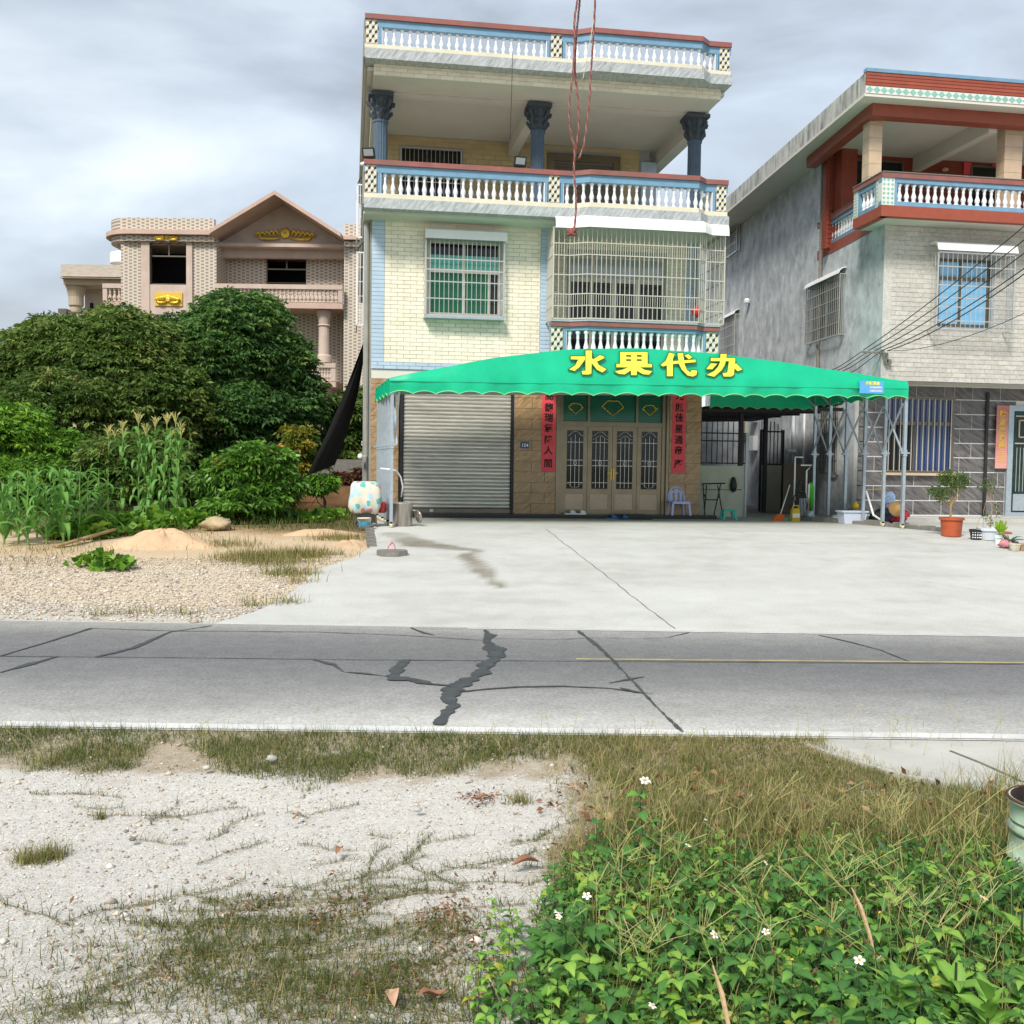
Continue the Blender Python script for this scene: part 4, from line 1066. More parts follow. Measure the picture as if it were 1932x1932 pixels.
def flat_window(p, z0p, z1p, Y, m, name='window', mull=1, par=nb, fm=m_doordark, label=None):
    x0, zt = onY(p[0], z0p, Y); x1, zb = onY(p[1], z1p, Y)
    hs = [(x0+.05+(x1-x0-.05)*i/(mull+1), x0+(x1-x0-.05)*(i+1)/(mull+1), zb+.05, zt-.05) for i in range(mull+1)]
    w_ = P(name, wall_holes(MB(), x0, x1, zb, zt, Y-.06, Y-.005, hs), fm, par, label=label)
    for h in hs: P('pane', MB().box(h[0], h[1], Y-.035, Y-.02, h[2], h[3]), m, w_)
    return w_
flat_window((1595, 1700), 299, 400, 24.4, m_dglass, label='dark veranda window behind the corner pillar')
flat_window((1830, 1882), 312, 400, 24.4, m_dglass, name='door', mull=0, label='dark veranda doorway flanked by red papers')
mbp = MB(); x0, z1 = onY(1818, 306, 24.38); x1, z0 = onY(1832, 330, 24.38); mbp.box(x0, x1, 24.36, 24.37, z0, z1)
P('red_paper', mbp, m_scroll, nb); 
x0, z1 = onY(1872, 298, 24.38); x1, z0 = onY(1884, 318, 24.38); P('red_paper', MB().box(x0, x1, 24.36, 24.37, z0, z1), m_scroll, nb)
x0, z1 = onY(1780, 318, 24.38); P('wall_lamp', MB().lathe([(.0,0),(.07,.02),(.08,.06),(.03,.1)], (x0, 24.3, z1-.1), 8), m_pil, nb)
# windows in the slanting side wall, each with a grille and a curved hood
def side_window(pl, pr_, pt, pb, hood=True, x0=11.62, depth=.15, label=None):
    ya = onS(pr_, (pt+pb)/2)[0]; yb_ = onS(pl, (pt+pb)/2)[0]; z1 = onS((pl+pr_)/2, pt)[1]; z0 = onS((pl+pr_)/2, pb)[1]
    def q(y, o): return (SX(y)-o, y)
    def blk(mb, y0, y1, o0, o1, za, zb): return mb.prism([q(y0,o0),q(y1,o0),q(y1,o1),q(y0,o1)], za, zb, 'z')
    w_ = P('window', blk(MB(), ya+.08, yb_-.08, -.02, .02, z0+.06, z1-.06), m_dglass, nb, label=label)
    f = MB(); 
    for y0, y1 in ((ya+.06, ya+.14), ((ya+yb_)/2-.03, (ya+yb_)/2+.03), (yb_-.14, yb_-.06)): blk(f, y0, y1, .0, .04, z0+.05, z1-.05)
    P('frame', f, m_galv, w_)
    g = MB(); o = depth
    for z in (z0, z1): g.bar((*q(ya,o),z),(*q(yb_,o),z),.028); g.bar((*q(ya,o),z),(*q(ya,0),z),.025); g.bar((*q(yb_,o),z),(*q(yb_,0),z),.025)
    for y in (ya, yb_): g.bar((*q(y,o),z0),(*q(y,o),z1),.028)
    g = P('window_grille', g, m_steel, nb)
    me = MB().box(-.007,.007,-.007,.007,0,z1-z0).mesh('bar', m_steel); n = max(3, round((yb_-ya)/.12))
    for i in range(1, n): y = ya+(yb_-ya)*i/n; I('bar', me, g, (*q(y, o), z0))
    for y in (ya,): 
        for k in (.33, .66): I('bar', me, g, (*q(y, o*k), z0))
    for k in (.2, .4, .6, .8): P('cross_rail', MB().bar((*q(ya,o),z0+(z1-z0)*k),(*q(yb_,o),z0+(z1-z0)*k),.016), m_steel, g)
    if hood:
        mb = MB(); pr = [(0,.16),(.10,.15),(.18,.09),(.22,.0),(.205,.0),(.165,.08),(.09,.135),(0,.145)]
        base = []
        for y in (ya-.05, yb_+.05): base.append([(*q(y, o_), z1+dz) for o_, dz in pr])
        k = len(pr); mb.add(base[0]+base[1], [tuple(range(k)), tuple(range(k, 2*k))[::-1]]+[(i, (i+1)%k, k+(i+1)%k, k+i) for i in range(k)])
        P('awning', mb, m_pwhite, g)
side_window(1531, 1594, 532, 640, label='side window with grille above the canopy corner')
side_window(1378, 1399, 390, 480, label='uppermost side window under the eave')
side_window(1366, 1394, 600, 690, label='side window low behind the main house')
side_window(1544, 1584, 764, 894, hood=False, depth=.05, label='ground floor side window behind the canopy posts')
side_window(1346, 1384, 800, 905, hood=False, depth=.05, label='barred window deep in the alley')
y_, z_ = onS(1415, 568); P('wall_lamp', MB().lathe([(.0,0),(.09,.02),(.1,.1),(.05,.16)], (SX(y_)-.1, y_, z_-.08), 8), m_pwhite, nb)
y_, z_ = onS(1500, 852); P('pipe_end', MB().tube([(SX(y_)-.02,y_,z_),(SX(y_)-.3,y_-.1,z_)], .06, 8), m_pwhite, nb)
for p in (1497,):
    ya, z0 = onS(p, 975); P('downpipe', MB().tube([(SX(ya)-.07,ya,.5),(SX(ya)-.07,ya,3.5)], .05, 8), m_cem, nb)
    ya, z0 = onS(1518, 900); P('downpipe', MB().tube([(SX(ya)-.05,ya,.5),(SX(ya)-.05,ya,3.6)], .035, 8), m_pwhite, nb)
P('corner_gutter', MB().tube([(SX(24.95)-.05,24.95,3.6),(SX(24.95)-.05,24.95,9.5)], .05, 8), m_kerb, nb)
# meters and cables in the alley
def meter(px, py, w_, h_, m, name='meter_box', lab=None):
    y, z = onS(px, py); mb = MB(); mb.prism([(SX(y)-.16,y),(SX(y)-.005,y),(SX(y+w_)-.005,y+w_),(SX(y+w_)-.16,y+w_)], z-h_, z, 'z'); 
    return P(name, mb, m, nb, label=lab)
meter(1412, 766, .5, .9, m_barpaint); meter(1430, 775, .35, .35, m_galv); meter(1430, 822, .35, .45, m_pwhite)
mb = MB(); 
for (a, b) in (((1441,768),(1441,850)),((1412,838),(1412,855))):
    y, z = onS(*a); y2, z2 = onS(*b); mb.tube([(SX(y)-.1,y,z),(SX(y2)-.1,y2,z2)], .02, 6)
P('conduit', mb, m_galv, nb)

# ------------------------------------------------------------------ alley between the houses: lean-to roof, fence, gate, sheets
al = T('lean_to_roof', 'dark sheet metal roof over the alley between the two houses', 'roof', (9.5, 25, .5))
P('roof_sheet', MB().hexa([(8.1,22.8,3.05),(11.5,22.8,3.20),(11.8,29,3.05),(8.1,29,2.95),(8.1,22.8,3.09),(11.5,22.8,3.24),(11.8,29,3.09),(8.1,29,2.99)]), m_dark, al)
for i in range(5): P('purlin', MB().bar((8.1,23+i*1.2,3.0),(11.6,23+i*1.2,3.1),.08), m_black, al)
for x, y in ((9.22,23.4),(10.6,25.2)): P('post', MB().bar((x,y,.5),(x,y,3.0),.09), m_black, al)
mb = MB(); mb.box(8.06, 12, 30.5, 30.7, .5, 3.2)
ONE('back_wall', mb, m_cem, 'dim cement wall closing the far end of the alley', 'wall')
fe = T('fence', 'iron fence on pale sheet panels beside the entrance pier', 'fence', (8.6, 22.9, .5))
x0 = 7.87; x1 = 9.16; yf_ = 22.95
m_sheet = mat('pale painted sheet', (.46,.47,.38,1), .6, .1, 2, stain=.3)
P('sheet_panel', MB().box(x0, x1, yf_, yf_+.03, .52, 1.15), m_sheet, fe); P('sheet_panel', MB().box(x0, x1, yf_, yf_+.03, 1.17, 1.72), m_sheet, fe)
P('post', MB().bar((x1+.03,yf_,.5),(x1+.03,yf_,2.5),.05), m_galv, fe)
for z in (1.78, 2.30, 2.48): P('rail', MB().bar((x0,yf_,z),(x1,yf_,z),.03), m_black, fe)
me = MB().box(-.009,.009,-.009,.009,0,1.0).mesh('bar', m_black)
for i in range(10): I('bar', me, fe, (x0+.08+i*.13, yf_, 1.75))
ga = T('gate', 'open iron gate with solid lower sheet standing in the alley', 'gate', (10.2, 26, .5))
xa = onY(1434, 900, 26)[0]; xb = onY(1476, 900, 26)[0]
P('sheet_panel', MB().box(xa, xb, 26, 26.03, .52, 1.75), m_sheet, ga)
P('frame', MB().bar((xa,26,.5),(xa,26,2.7),.05).bar((xb,26,.5),(xb,26,2.7),.05).bar((xa,26,2.65),(xb,26,2.65),.04).bar((xa,26,1.78),(xb,26,1.78),.04), m_black, ga)
for i in range(6):
    x = xa+(xb-xa)*(i+.5)/6; P('bar', MB().bar((x,26,1.78),(x,26,2.65+.28*math.sin(math.pi*(i+.5)/6)),.02), m_black, ga)
xa = onY(1478, 900, 24.5)[0]; xb = onY(1530, 900, 24.5)[0]
P_ = ONE('board', MB().box(xa, xb, 24.5, 24.54, .5, 1.8), mat('weathered brown board', (.12,.10,.07,1), .8, .3, 3), 'brown board leaning upright behind the brooms', 'board')

# ------------------------------------------------------------------ folding canopy
cn = T('canopy', 'green folding canopy on steel posts lettered with four yellow characters', 'canopy', (5.7, 20, .45))
ZL, ZR, XL, XR, YC = 3.22, 3.42, .69, 10.77, 18.7
def arcz(t):        # t 0..1 along the front
    base = ZL+(ZR-ZL)*t
    u = t/.46 if t < .46 else (1-t)/.54
    return base+(3.885-base)*math.sin(u*math.pi/2)**1.05
def backY(x): return 21.5 if x < 8.15 else 22.75
def topsheet():
    nx, ny = 60, 8; V = []; F = []
    for i in range(nx+1):
        t = i/nx
        for j in range(ny+1):
            v = j/ny; x = XL+(XR-XL)*t-.18*v*(1-t); y = YC+(backY(x)-YC)*v
            z = arcz(t)-.0*v+.02*math.sin(v*math.pi*6)*(.3+abs(t-.5))-.015
            V.append((x, y, z))
    for i in range(nx):
        for j in range(ny): a = i*(ny+1)+j; F.append((a, a+ny+1, a+ny+2, a+1))
    mb = MB(); mb.add(V, F); return mb
P('roof_cover', topsheet(), m_green, cn, smooth=True)
def frontface():
    n = 240; mb = MB(); cols = []
    sc_n = 24
    for i in range(n+1):
        t = i/n; x = XL+(XR-XL)*t
        zt = arcz(t); ze = ZL-.06+(ZR-ZL)*t*.55; zb = 2.935+.14*t+.055*abs(math.sin(t*sc_n*math.pi))**.8
        ze = min(ze, zt-.01)
        y0 = YC-.0; wr = .012*math.sin(t*37)+.008*math.sin(t*91+1)
        w3 = .010*math.sin(t*63+2)+.007*math.sin(t*141); cols.append([(x, y0+.0, zt+.006*math.sin(t*44)), (x, y0-.02+wr*.6+w3*.4, (zt+ze)/2), (x, y0-.045+wr*.2, ze+.006*math.sin(t*52)), (x, y0-.03+wr*1.4+w3, (ze+zb)/2), (x, y0-.02+wr*2+w3*1.6, zb)])
    k = 5; base = len(mb.v)
    for c in cols: mb.v.extend(c)
    for i in range(n):
        for j in range(k-1): a = base+i*k+j; mb.f.append((a, a+1, a+k+1, a+k))
    hem = [ (c[4][0], c[4][1]-.006, c[4][2]) for c in cols]
    return mb, hem
ff, hem = frontface()
P('front_panel', ff, m_green, cn, smooth=True)
P('hem', MB().tube(hem, .008, 5), m_trim, cn)
P('seam_piping', MB().tube([(XL+(XR-XL)*i/60, YC-.05, min(ZL-.06+(ZR-ZL)*i/60*.55, arcz(i/60)-.01)) for i in range(61)], .007, 5), m_green, cn)
def sideval(xa, ya, xb, yb_, zt, n, nm, drop=.31):
    mb = MB(); h = []
    for i in range(n+1):
        t = i/n; x = xa+(xb-xa)*t; y = ya+(yb_-ya)*t; w_ = .012*math.sin(t*29)
        mb.v += [(x+w_, y, zt), (x+w_*2, y, zt-drop+.06*abs(math.sin(t*9*math.pi))**.8)]; h.append((x+w_*2, y, zt-drop+.06*abs(math.sin(t*9*math.pi))**.8))
    for i in range(n): mb.f.append((2*i, 2*i+1, 2*i+3, 2*i+2))
    P(nm, mb, m_green, cn, smooth=True); P('hem', MB().tube(h, .009, 4), m_trim, cn)
sideval(XL, YC, XL-.18, 21.5, ZL, 90, 'side_valance')
sideval(XR, YC, XR, 22.75, ZR, 90, 'side_valance')
sideval(8.2, 22.75, XR, 22.75, ZR+.12, 60, 'back_valance', .5)
# posts, wheels, scissor struts
pr_ = [(10.8, y) for y in (18.74, 19.5, 20.32, 21.14, 21.93, 22.70)]
pl_ = [(.71-.035*i, 18.76+.53*i) for i in range(6)]
for side, ps in (('r', pr_), ('l', pl_)):
    for i, (x, y) in enumerate(ps):
        x -= .03 if side == 'r' else -.03
        zt = (ZR if side == 'r' else ZL)-.08
        gz = G(x, y)
        P('post', MB().bar((x,y,gz+.09),(x-.0,y,zt),.06), m_galv, cn)
        P('collar', MB().box(x-.09,x+.09,y-.045,y+.045,2.0,2.03).box(x-.04,x+.04,y-.04,y+.04,1.95,2.08), m_galv, cn)
        cs = MB().box(x-.035,x+.035,y-.03,y+.03,gz+.06,gz+.12); cs.prism([(y+.045*math.cos(t), gz+.055+.045*math.sin(t)) for t in np.linspace(0, 6.28, 11)[:-1]], x-.018, x+.018, 'x')
        P('caster', cs, m_tcream, cn)
        sx = -1 if side == 'r' else 1
        P('knee_brace', MB().bar((x,y,zt-.22),(x+sx*.28,y,zt+.02),.03), m_galv, cn)
    for (x, y), (x2, y2) in zip(ps, ps[1:]):
        o = -.07 if side == 'r' else .12
        P('scissor_strut', MB().bar((x+o,y,2.02),(x2+o,y2,2.98),.035,.02), m_galv, cn); P('scissor_strut', MB().bar((x+o*1.3,y,2.98),(x2+o*1.3,y2,2.02),.035,.02), m_galv, cn)
for i in range(6):
    yL, yR = pl_[i][1], min(pr_[i][1], 22.7)
    yR = yR if i < 3 else (21.14+.15*(i-3))
    a = [(XL+(XR-XL)*k/24, yL+(yR-yL)*k/24, arcz(k/24)-.05) for k in range(25)]
    P('roof_arch', MB().tube(a, .022, 6), m_galv, cn)
    P('cross_tube', MB().bar((XL+.03,yL,ZL-.1),(XR-.03,yR,ZR-.1),.04), m_galv, cn)
# lettering on the front
GLY = [
 [(178,55),(237,55),(232,272),(205,282),(148,280),(140,248),(178,245)],
 [(38,110),(172,110),(172,140),(120,210),(75,248),(22,233),(80,195),(110,140),(38,138)],
 [(235,125),(250,138),(312,98),(357,115),(350,128),(285,160),(300,190),(375,232),(335,262),(285,235),(235,172)],
 [(503,68),(762,68),(762,182),(503,182)],
 [(468,181),(802,181),(802,213),(468,213)],
 [(607,181),(660,181),(660,287),(607,287)],
 [(580,213),(608,213),(608,240),(545,280),(490,275),(452,252),(530,235)],
 [(659,213),(690,213),(735,238),(805,250),(775,283),(720,278),(659,245)],
 [(965,75),(1018,88),(1000,135),(1000,297),(945,297),(945,195),(905,205),(885,190),(935,150)],
 [(1043,82),(1095,78),(1112,190),(1135,240),(1165,262),(1178,238),(1230,245),(1222,285),(1190,300),(1140,290),(1085,235),(1060,185)],
 [(1000,155),(1215,140),(1215,165),(1000,182)],
 [(1110,102),(1145,88),(1185,120),(1150,137)],
 [(1450,88),(1508,88),(1505,125),(1490,190),(1460,240),(1390,302),(1320,285),(1390,250),(1430,205),(1448,160)],
 [(1358,125),(1588,125),(1588,155),(1358,155)],
 [(1530,155),(1588,155),(1575,285),(1550,300),(1480,300),(1468,270),(1515,262)],
 [(1360,175),(1418,180),(1370,232),(1315,230)],
 [(1565,185),(1600,178),(1655,235),(1610,250),(1575,215)]]
def gl(p): return onY((1660+p[0]*.3106)*.644, (1010+p[1]*.3106)*.644, YC-.06)
def grow(poly, e):
    n = len(poly); out = []
    ar = sum(poly[i-1][0]*poly[i][1]-poly[i][0]*poly[i-1][1] for i in range(n)); sg = 1 if ar > 0 else -1
    for i in range(n):
        a, b, c = Vector(poly[i-1]), Vector(poly[i]), Vector(poly[(i+1) % n])
        n1_ = Vector(((b-a).y, -(b-a).x)).normalized(); n2_ = Vector(((c-b).y, -(c-b).x)).normalized()
        m_ = (n1_+n2_); m_ = m_.normalized() if m_.length > .2 else n1_
        k = min(1/max(m_.dot(n1_), .45), 2); out.append((b.x+m_.x*e*sg*k, b.y+m_.y*e*sg*k))
    return out
def clean_prism(mb, poly, y0, y1):
    ar = sum(poly[i-1][0]*poly[i][1]-poly[i][0]*poly[i-1][1] for i in range(len(poly)))
    if ar < 0: poly = poly[::-1]
    from mathutils.geometry import tessellate_polygon
    tr = tessellate_polygon([[Vector((p[0], 0, p[1])) for p in poly]])
    b = len(mb.v); n = len(poly)
    mb.v += [(p[0], y0, p[1]) for p in poly]+[(p[0], y1, p[1]) for p in poly]
    for t in tr: mb.f.append(tuple(b+i for i in t)); mb.f.append(tuple(b+n+i for i in t[::-1]))
    for i in range(n): mb.f.append((b+i, b+(i+1) % n, b+n+(i+1) % n, b+n+i))
groups_ = [(0,3),(3,8),(8,12),(12,17)]
for a, b in groups_:
    my, mo = MB(), MB()
    for j, pl in enumerate(GLY[a:b]):
        w2 = [gl(p) for p in pl]; clean_prism(my, w2, YC-.072-.0006*j, YC-.055-.0001*j); clean_prism(mo, grow(w2, .016), YC-.066-.0003*j, YC-.05-.0001*j)
    ch = P('sign_character', mo, m_outline, cn); P('yellow_face', my, m_yellow, ch)
    if a == 3:
        hm = MB()
        for (hx, hz) in ((560,98),(660,98),(560,138),(660,138)):
            q0 = gl((hx, hz+13)); q1 = gl((hx+45, hz)); hm.box(q0[0], q1[0], YC-.079, YC-.074, q0[1], q1[1])
        P('counter', hm, m_outline, ch)
def text(s, x, y, z, size, m, parent=None, name='lettering', off=.0, ext=.002, rz=0, ax='CENTER', sx=1.):
    c = bpy.data.curves.new('t', 'FONT'); c.body = s; c.size = size; c.align_x = ax; c.align_y = 'CENTER'; c.extrude = ext; c.offset = off; c.resolution_u = 2
    t = bpy.data.objects.new('t', c); COL.objects.link(t); dg = bpy.context.evaluated_depsgraph_get(); dg.update()
    me_ = bpy.data.meshes.new_from_object(t.evaluated_get(dg)); bpy.data.objects.remove(t); bpy.data.curves.remove(c)
    me_.materials.clear(); me_.materials.append(m)
    o = bpy.data.objects.new(name, me_); COL.objects.link(o)
    o.location = Vector((x, y, z))-(W0[parent.name] if parent else Vector()); o.rotation_euler = (math.pi/2, 0, rz); o.scale = (sx, 1, 1)
    if parent: o.parent = parent
    return o
# supplier's sticker at the right end of the valance
sx0, sz1 = onY(1622, 718, YC-.06); sx1, sz0 = onY(1667, 743, YC-.06)
m_stick = mat('blue sticker', (.10,.35,.70,1), .4, .05)
st = P('sticker', MB().box(sx0, sx1, YC-.068, YC-.062, sz0, sz1), m_stick, cn)
W0[st.name] = W0[cn.name]
w_ = sx1-sx0; h_ = sz1-sz0
text('和顺篷业', (sx0+sx1)/2+.02, YC-.071, sz1-h_*.22, h_*.30, m_yellow, st, off=.002)
text('15160668432', sx0+w_*.66, YC-.071, sz1-h_*.52, h_*.22, m_pwhite, st, off=.001, sx=.9)
text('15880352904', sx0+w_*.66, YC-.071, sz1-h_*.80, h_*.22, m_pwhite, st, off=.001, sx=.9)

# ------------------------------------------------------------------ couplets and number plate
def couplet(lab, x0, x1, z0, z1, y, chars, zs, m, mi, sz, ink_name='brush_character'):
    t = ONE('couplet', MB().box(x0, x1, y-.006, y, z0, z1), m, lab, 'couplet', loc=((x0+x1)/2, y, z0))
    for c, z in zip(chars, zs): text(c, (x0+x1)/2, y-.009, z, sz, mi, t, ink_name, off=.002+sz*.012)
    return t
Yc = YF-.006
x0, _ = onY(1022, 800, Yc); x1, z0 = onY(1047, 890, Yc)
zs = [onY(1035, y, Yc)[1] for y in (716, 748, 770, 789, 809, 831, 851, 875)]
couplet('red paper couplet between shutter door and entrance, left of the doorway', x0, x1, z0, 3.42, Yc, '萬馥瑞氣澤人間'[:1]+'高馥瑞氣降人間', zs, m_scroll, m_ink, .20)
x0, _ = onY(1268, 800, Yc); x1, z0 = onY(1292, 892, Yc)
zs = [onY(1280, y, Yc)[1] for y in (725, 748, 770, 789, 810, 831, 851, 876)]
couplet('red paper couplet above the lavender chair, right of the doorway', x0, x1, z0, 3.42, Yc, '祥光照佳星通帝座', zs, m_scroll, m_ink, .20)
Yn = 22.33
x0, z1 = onY(1881, 765, Yn); x1, z0 = onY(1899, 884, Yn)
zs = [onY(1889, y, Yn)[1] for y in (782, 797, 812, 826, 840, 853, 867)]
m_couf = ramp = two_tone('sun faded couplet', (.42,.06,.05,1), (.72,.42,.36,1), 0, .8, .7, .9, streak=(.2,.2,1))
t = couplet('faded pink and red couplet with gold characters beside the green metal door', x0, x1, z0, z1, Yn, '財源廣進達三江', zs, m_couf, m_gold, .17)
x0, z1 = onY(982, 833, Yc); x1, z0 = onY(998, 846, Yc)
pt = ONE('number_plate', MB().box(x0, x1, Yc-.012, Yc, z0, z1), mat('dark blue enamel', (.02,.07,.18,1), .3, .05), 'small dark blue house number plate on the brown pier', 'number plate', loc=((x0+x1)/2, Yc, z0))
text('154', (x0+x1)/2, Yc-.015, (z0+z1)/2-.01, .10, m_pwhite, pt, off=.002)

# ------------------------------------------------------------------ lamps on the balcony rail
def flood(px, py, lab, rz):
    x, z = onY(px, py, 21.62); t = T('floodlight', lab, 'floodlight', (x, 21.62, z-.1), 'floodlights on the veranda rail')
    P('housing', MB().hexa([(x-.13,21.58,z-.08),(x+.13,21.58,z-.08),(x+.12,21.66,z-.08),(x-.12,21.66,z-.08),(x-.13,21.50,z+.10),(x+.13,21.50,z+.10),(x+.12,21.58,z+.10),(x-.12,21.58,z+.10)]), m_black, t)
    P('lens', MB().hexa([(x-.10,21.567,z-.05),(x+.10,21.567,z-.05),(x+.10,21.572,z-.05),(x-.10,21.572,z-.05),(x-.10,21.500,z+.07),(x+.10,21.500,z+.07),(x+.10,21.51,z+.07),(x-.10,21.51,z+.07)]), m_greyglass, t)
    P('bracket', MB().bar((x-.1,21.62,z-.11),(x+.1,21.62,z-.11),.02).bar((x,21.62,z-.18),(x,21.62,z-.08),.03), m_black, t)
    t.rotation_euler = (0, 0, rz)
flood(697, 291, 'black floodlight at the left end of the veranda rail', -.3)
flood(980, 307, 'black floodlight beside the middle veranda column', .1)
x, z = onY(683, 310, 21.7); ONE('security_camera', MB().tube([(x-.02,21.6,z-.03),(x+.1,21.7,z+.03)], [.035,.05], 8).tube([(x+.1,21.7,z),(.26,21.75,z)], .015, 5), m_pwhite, 'white security camera at the left end of the veranda parapet', 'camera', smooth=True)
x, z = onY(677, 861, 22.2); ONE('wall_lamp', MB().lathe([(0,0),(.05,.01),(.06,.05),(.05,.1),(.02,.12)], (x+.03, 22.2, z-.06), 8).tube([(x+.05,22.2,z),(.37,22.38,z)], .015, 5), m_pwhite, 'white round lamp on the left corner of the house', 'lamp', smooth=True)

# ------------------------------------------------------------------ hanging ropes
m_rope = mat('faded red rope', (.24,.075,.065,1), .9, .3, 40, bump=.3); m_rope2 = mat('pale rope strand', (.30,.19,.16,1), .9, .2, 40)
rt = T('rope', 'long twisted red rope looped down from above the frame with a knotted end', 'rope', (3.6, 12, 7))
def c2(x, y): return ((1000+x*.6211)*.644, y*.6211*.644)
def rope(pts, Y, r=.0115):
    W = [Vector(V3(*c2(*p), Y+.02*math.sin(i))) for i, p in enumerate(pts)]
    out = []     # catmull-rom
    for i in range(len(W)-1):
        p0 = W[max(i-1,0)]; p1 = W[i]; p2 = W[i+1]; p3 = W[min(i+2, len(W)-1)]
        n = max(2, int((p2-p1).length/.012))
        for k in range(n):
            t = k/n; out.append(.5*((2*p1)+(-p0+p2)*t+(2*p0-5*p1+4*p2-p3)*t*t+(-p0+3*p1-3*p2+p3)*t**3))
    out.append(W[-1])
    for s_, m_ in ((0, m_rope), (1, m_rope), (2, m_rope2)):
        hp = []
        for i, p in enumerate(out):
            a = i*.55+s_*2.094; hp.append(p+Vector((math.cos(a)*r*.62, math.sin(a)*r*.62, 0)))
        P('strand', MB().tube(hp, r*.62, 4), m_, rt, smooth=True)
rope([(1122,-420),(1118,-60),(1100,90),(1100,200),(1090,370),(1078,450),(1075,560),(1086,640),(1100,705),(1097,800),(1105,900),(1106,1000),(1099,1075)], 12.0)
rope([(1132,-420),(1128,-60),(1108,180),(1102,330),(1114,450),(1120,590),(1108,690),(1100,760)], 12.05)
rope([(1204,-420),(1199,-60),(1190,150),(1175,380),(1170,480),(1156,600),(1142,690),(1120,748)], 11.95)
kx, ky, kz = V3(*c2(1087, 1095), 12.0)
kn = MB()
for k in range(5): 
    a = k*1.3; kn.tube([(kx+.05*math.cos(a+t)*math.cos(k), ky+.04*math.sin(a+t), kz+.04*math.cos(t+k)*.9) for t in np.linspace(0, 5.5, 12)], .018, 6)
P('knot', kn, m_rope, rt, smooth=True)
P('cord', MB().tube([V3(*c2(*p), 11.9) for p in ((1135,-40),(1190,100),(1165,240),(1140,370))], .004, 4), m_tcream, rt)
ONE('cable', MB().tube([V3(*c2(808, 255), 21.4), V3(*c2(803, 450), 21.4), V3(*c2(796, 660), 21.4)], .006, 4), m_black, 'thin black cable hanging before the veranda opening', 'cable')

# ------------------------------------------------------------------ power wires and bracket
br = V3(1642, 667, 21.45)
ONE('insulator_bracket', MB().bar((br[0]-.35,21.2,br[2]),(br[0]+.42,21.35,br[2]),.035).box(br[0]+.16,br[0]+.21,21.2,21.3,br[2]-.02,br[2]+.06).box(br[0]+.27,br[0]+.30,21.2,21.32,br[2]-.22,br[2]+.0).box(br[0]+.24,br[0]+.38,21.2,21.3,br[2]-.24,br[2]-.14), m_kerb, 'dark wire bracket on the corner of the neighbour house', 'bracket')
for i, (u, v, w_) in enumerate([(1945,408,0),(1945,432,1),(1945,455,2),(1945,482,3),(1945,490,4),(1945,565,5)]):
    e_ = Vector(V3(u, v, 14.0)); s_ = Vector((br[0]-.3+.14*min(i, 4), 21.2, br[2]+.04)); e_ = s_+(e_-s_)*1.25
    pts = [s_.lerp(e_, t)-Vector((0,0,.10+.03*i))*4*t*(1-t) for t in np.linspace(0, 1, 14)]
    ONE('power_wire', MB().tube(pts, .011 if i != 5 else .006, 4), m_black, ['uppermost black wire running up right from the bracket','second wire from the top of the bundle','middle wire of the bundle above the sill','thicker wire low in the bundle','lowest sagging wire of the bundle','thin lone wire below the bundle across the stone tiles'][i], 'wire', 'wires running to the bracket')
for i, (u, v) in enumerate([(1572,697),(1580,699),(1590,700),(1604,706)]):
    wl_ = ['leftmost','second from the left','third from the left','rightmost'][i]
    e_ = Vector(V3(u-25, v+12, 23)); s_ = Vector((br[0]-.3+.14*i, 21.25, br[2]+.02))
    ONE('power_wire', MB().tube([s_, s_.lerp(e_, .5)-Vector((0,0,.05)), e_], .010, 4), m_black, wl_+' of the four black wires dropping from the bracket behind the canopy', 'wire', 'wires dropping behind the canopy')

# ------------------------------------------------------------------ things on the forecourt
m_lav = mat('lavender plastic', (.42,.45,.72,1), .4, .05, 3)
m_teal = mat('teal plastic', (.03,.42,.33,1), .4, .05)
def plastic_chair():
    cx, cz0 = onY(1281, 975, 22.05); y = 22.1; z = .60
    t = T('plastic_chair', 'lavender plastic chair beside the right entrance pier', 'chair', (cx, y, z))
    seat = MB().prism([(cx-.19,y-.19),(cx+.19,y-.19),(cx+.17,y+.17),(cx-.17,y+.17)], z+.28, z+.31, 'z'); seat.bar((cx-.2,y-.2,z+.275),(cx+.2,y-.2,z+.275),.035)
    P('seat', seat, m_lav, t)
    for sx in (-1, 1):
        P('leg', MB().bar((cx+sx*.185,y-.18,z+.28),(cx+sx*.21,y-.21,z),.045,.03), m_lav, t); P('leg', MB().bar((cx+sx*.16,y+.16,z+.28),(cx+sx*.19,y+.19,z),.04,.03), m_lav, t)
    b = MB(); n = 9; pts = [(cx+.185*math.cos(a)*(1 if abs(math.cos(a)) > .2 else 1), y+.16+.05*math.sin(a), z+.30+.33*math.sin(a)**.7 if math.sin(a) > 0 else z+.30) for a in np.linspace(0.001, math.pi-.001, 15)]
    b.tube(pts, .022, 6)
    for dx in (-.115, 0, .115): b.box(cx+dx-.033, cx+dx+.033, y+.185, y+.2, z+.31, z+.58-.05*abs(dx)/.115)
    b.box(cx-.15, cx+.15, y+.184, y+.199, z+.50, z+.54)
    P('backrest', b, m_lav, t)
plastic_chair()
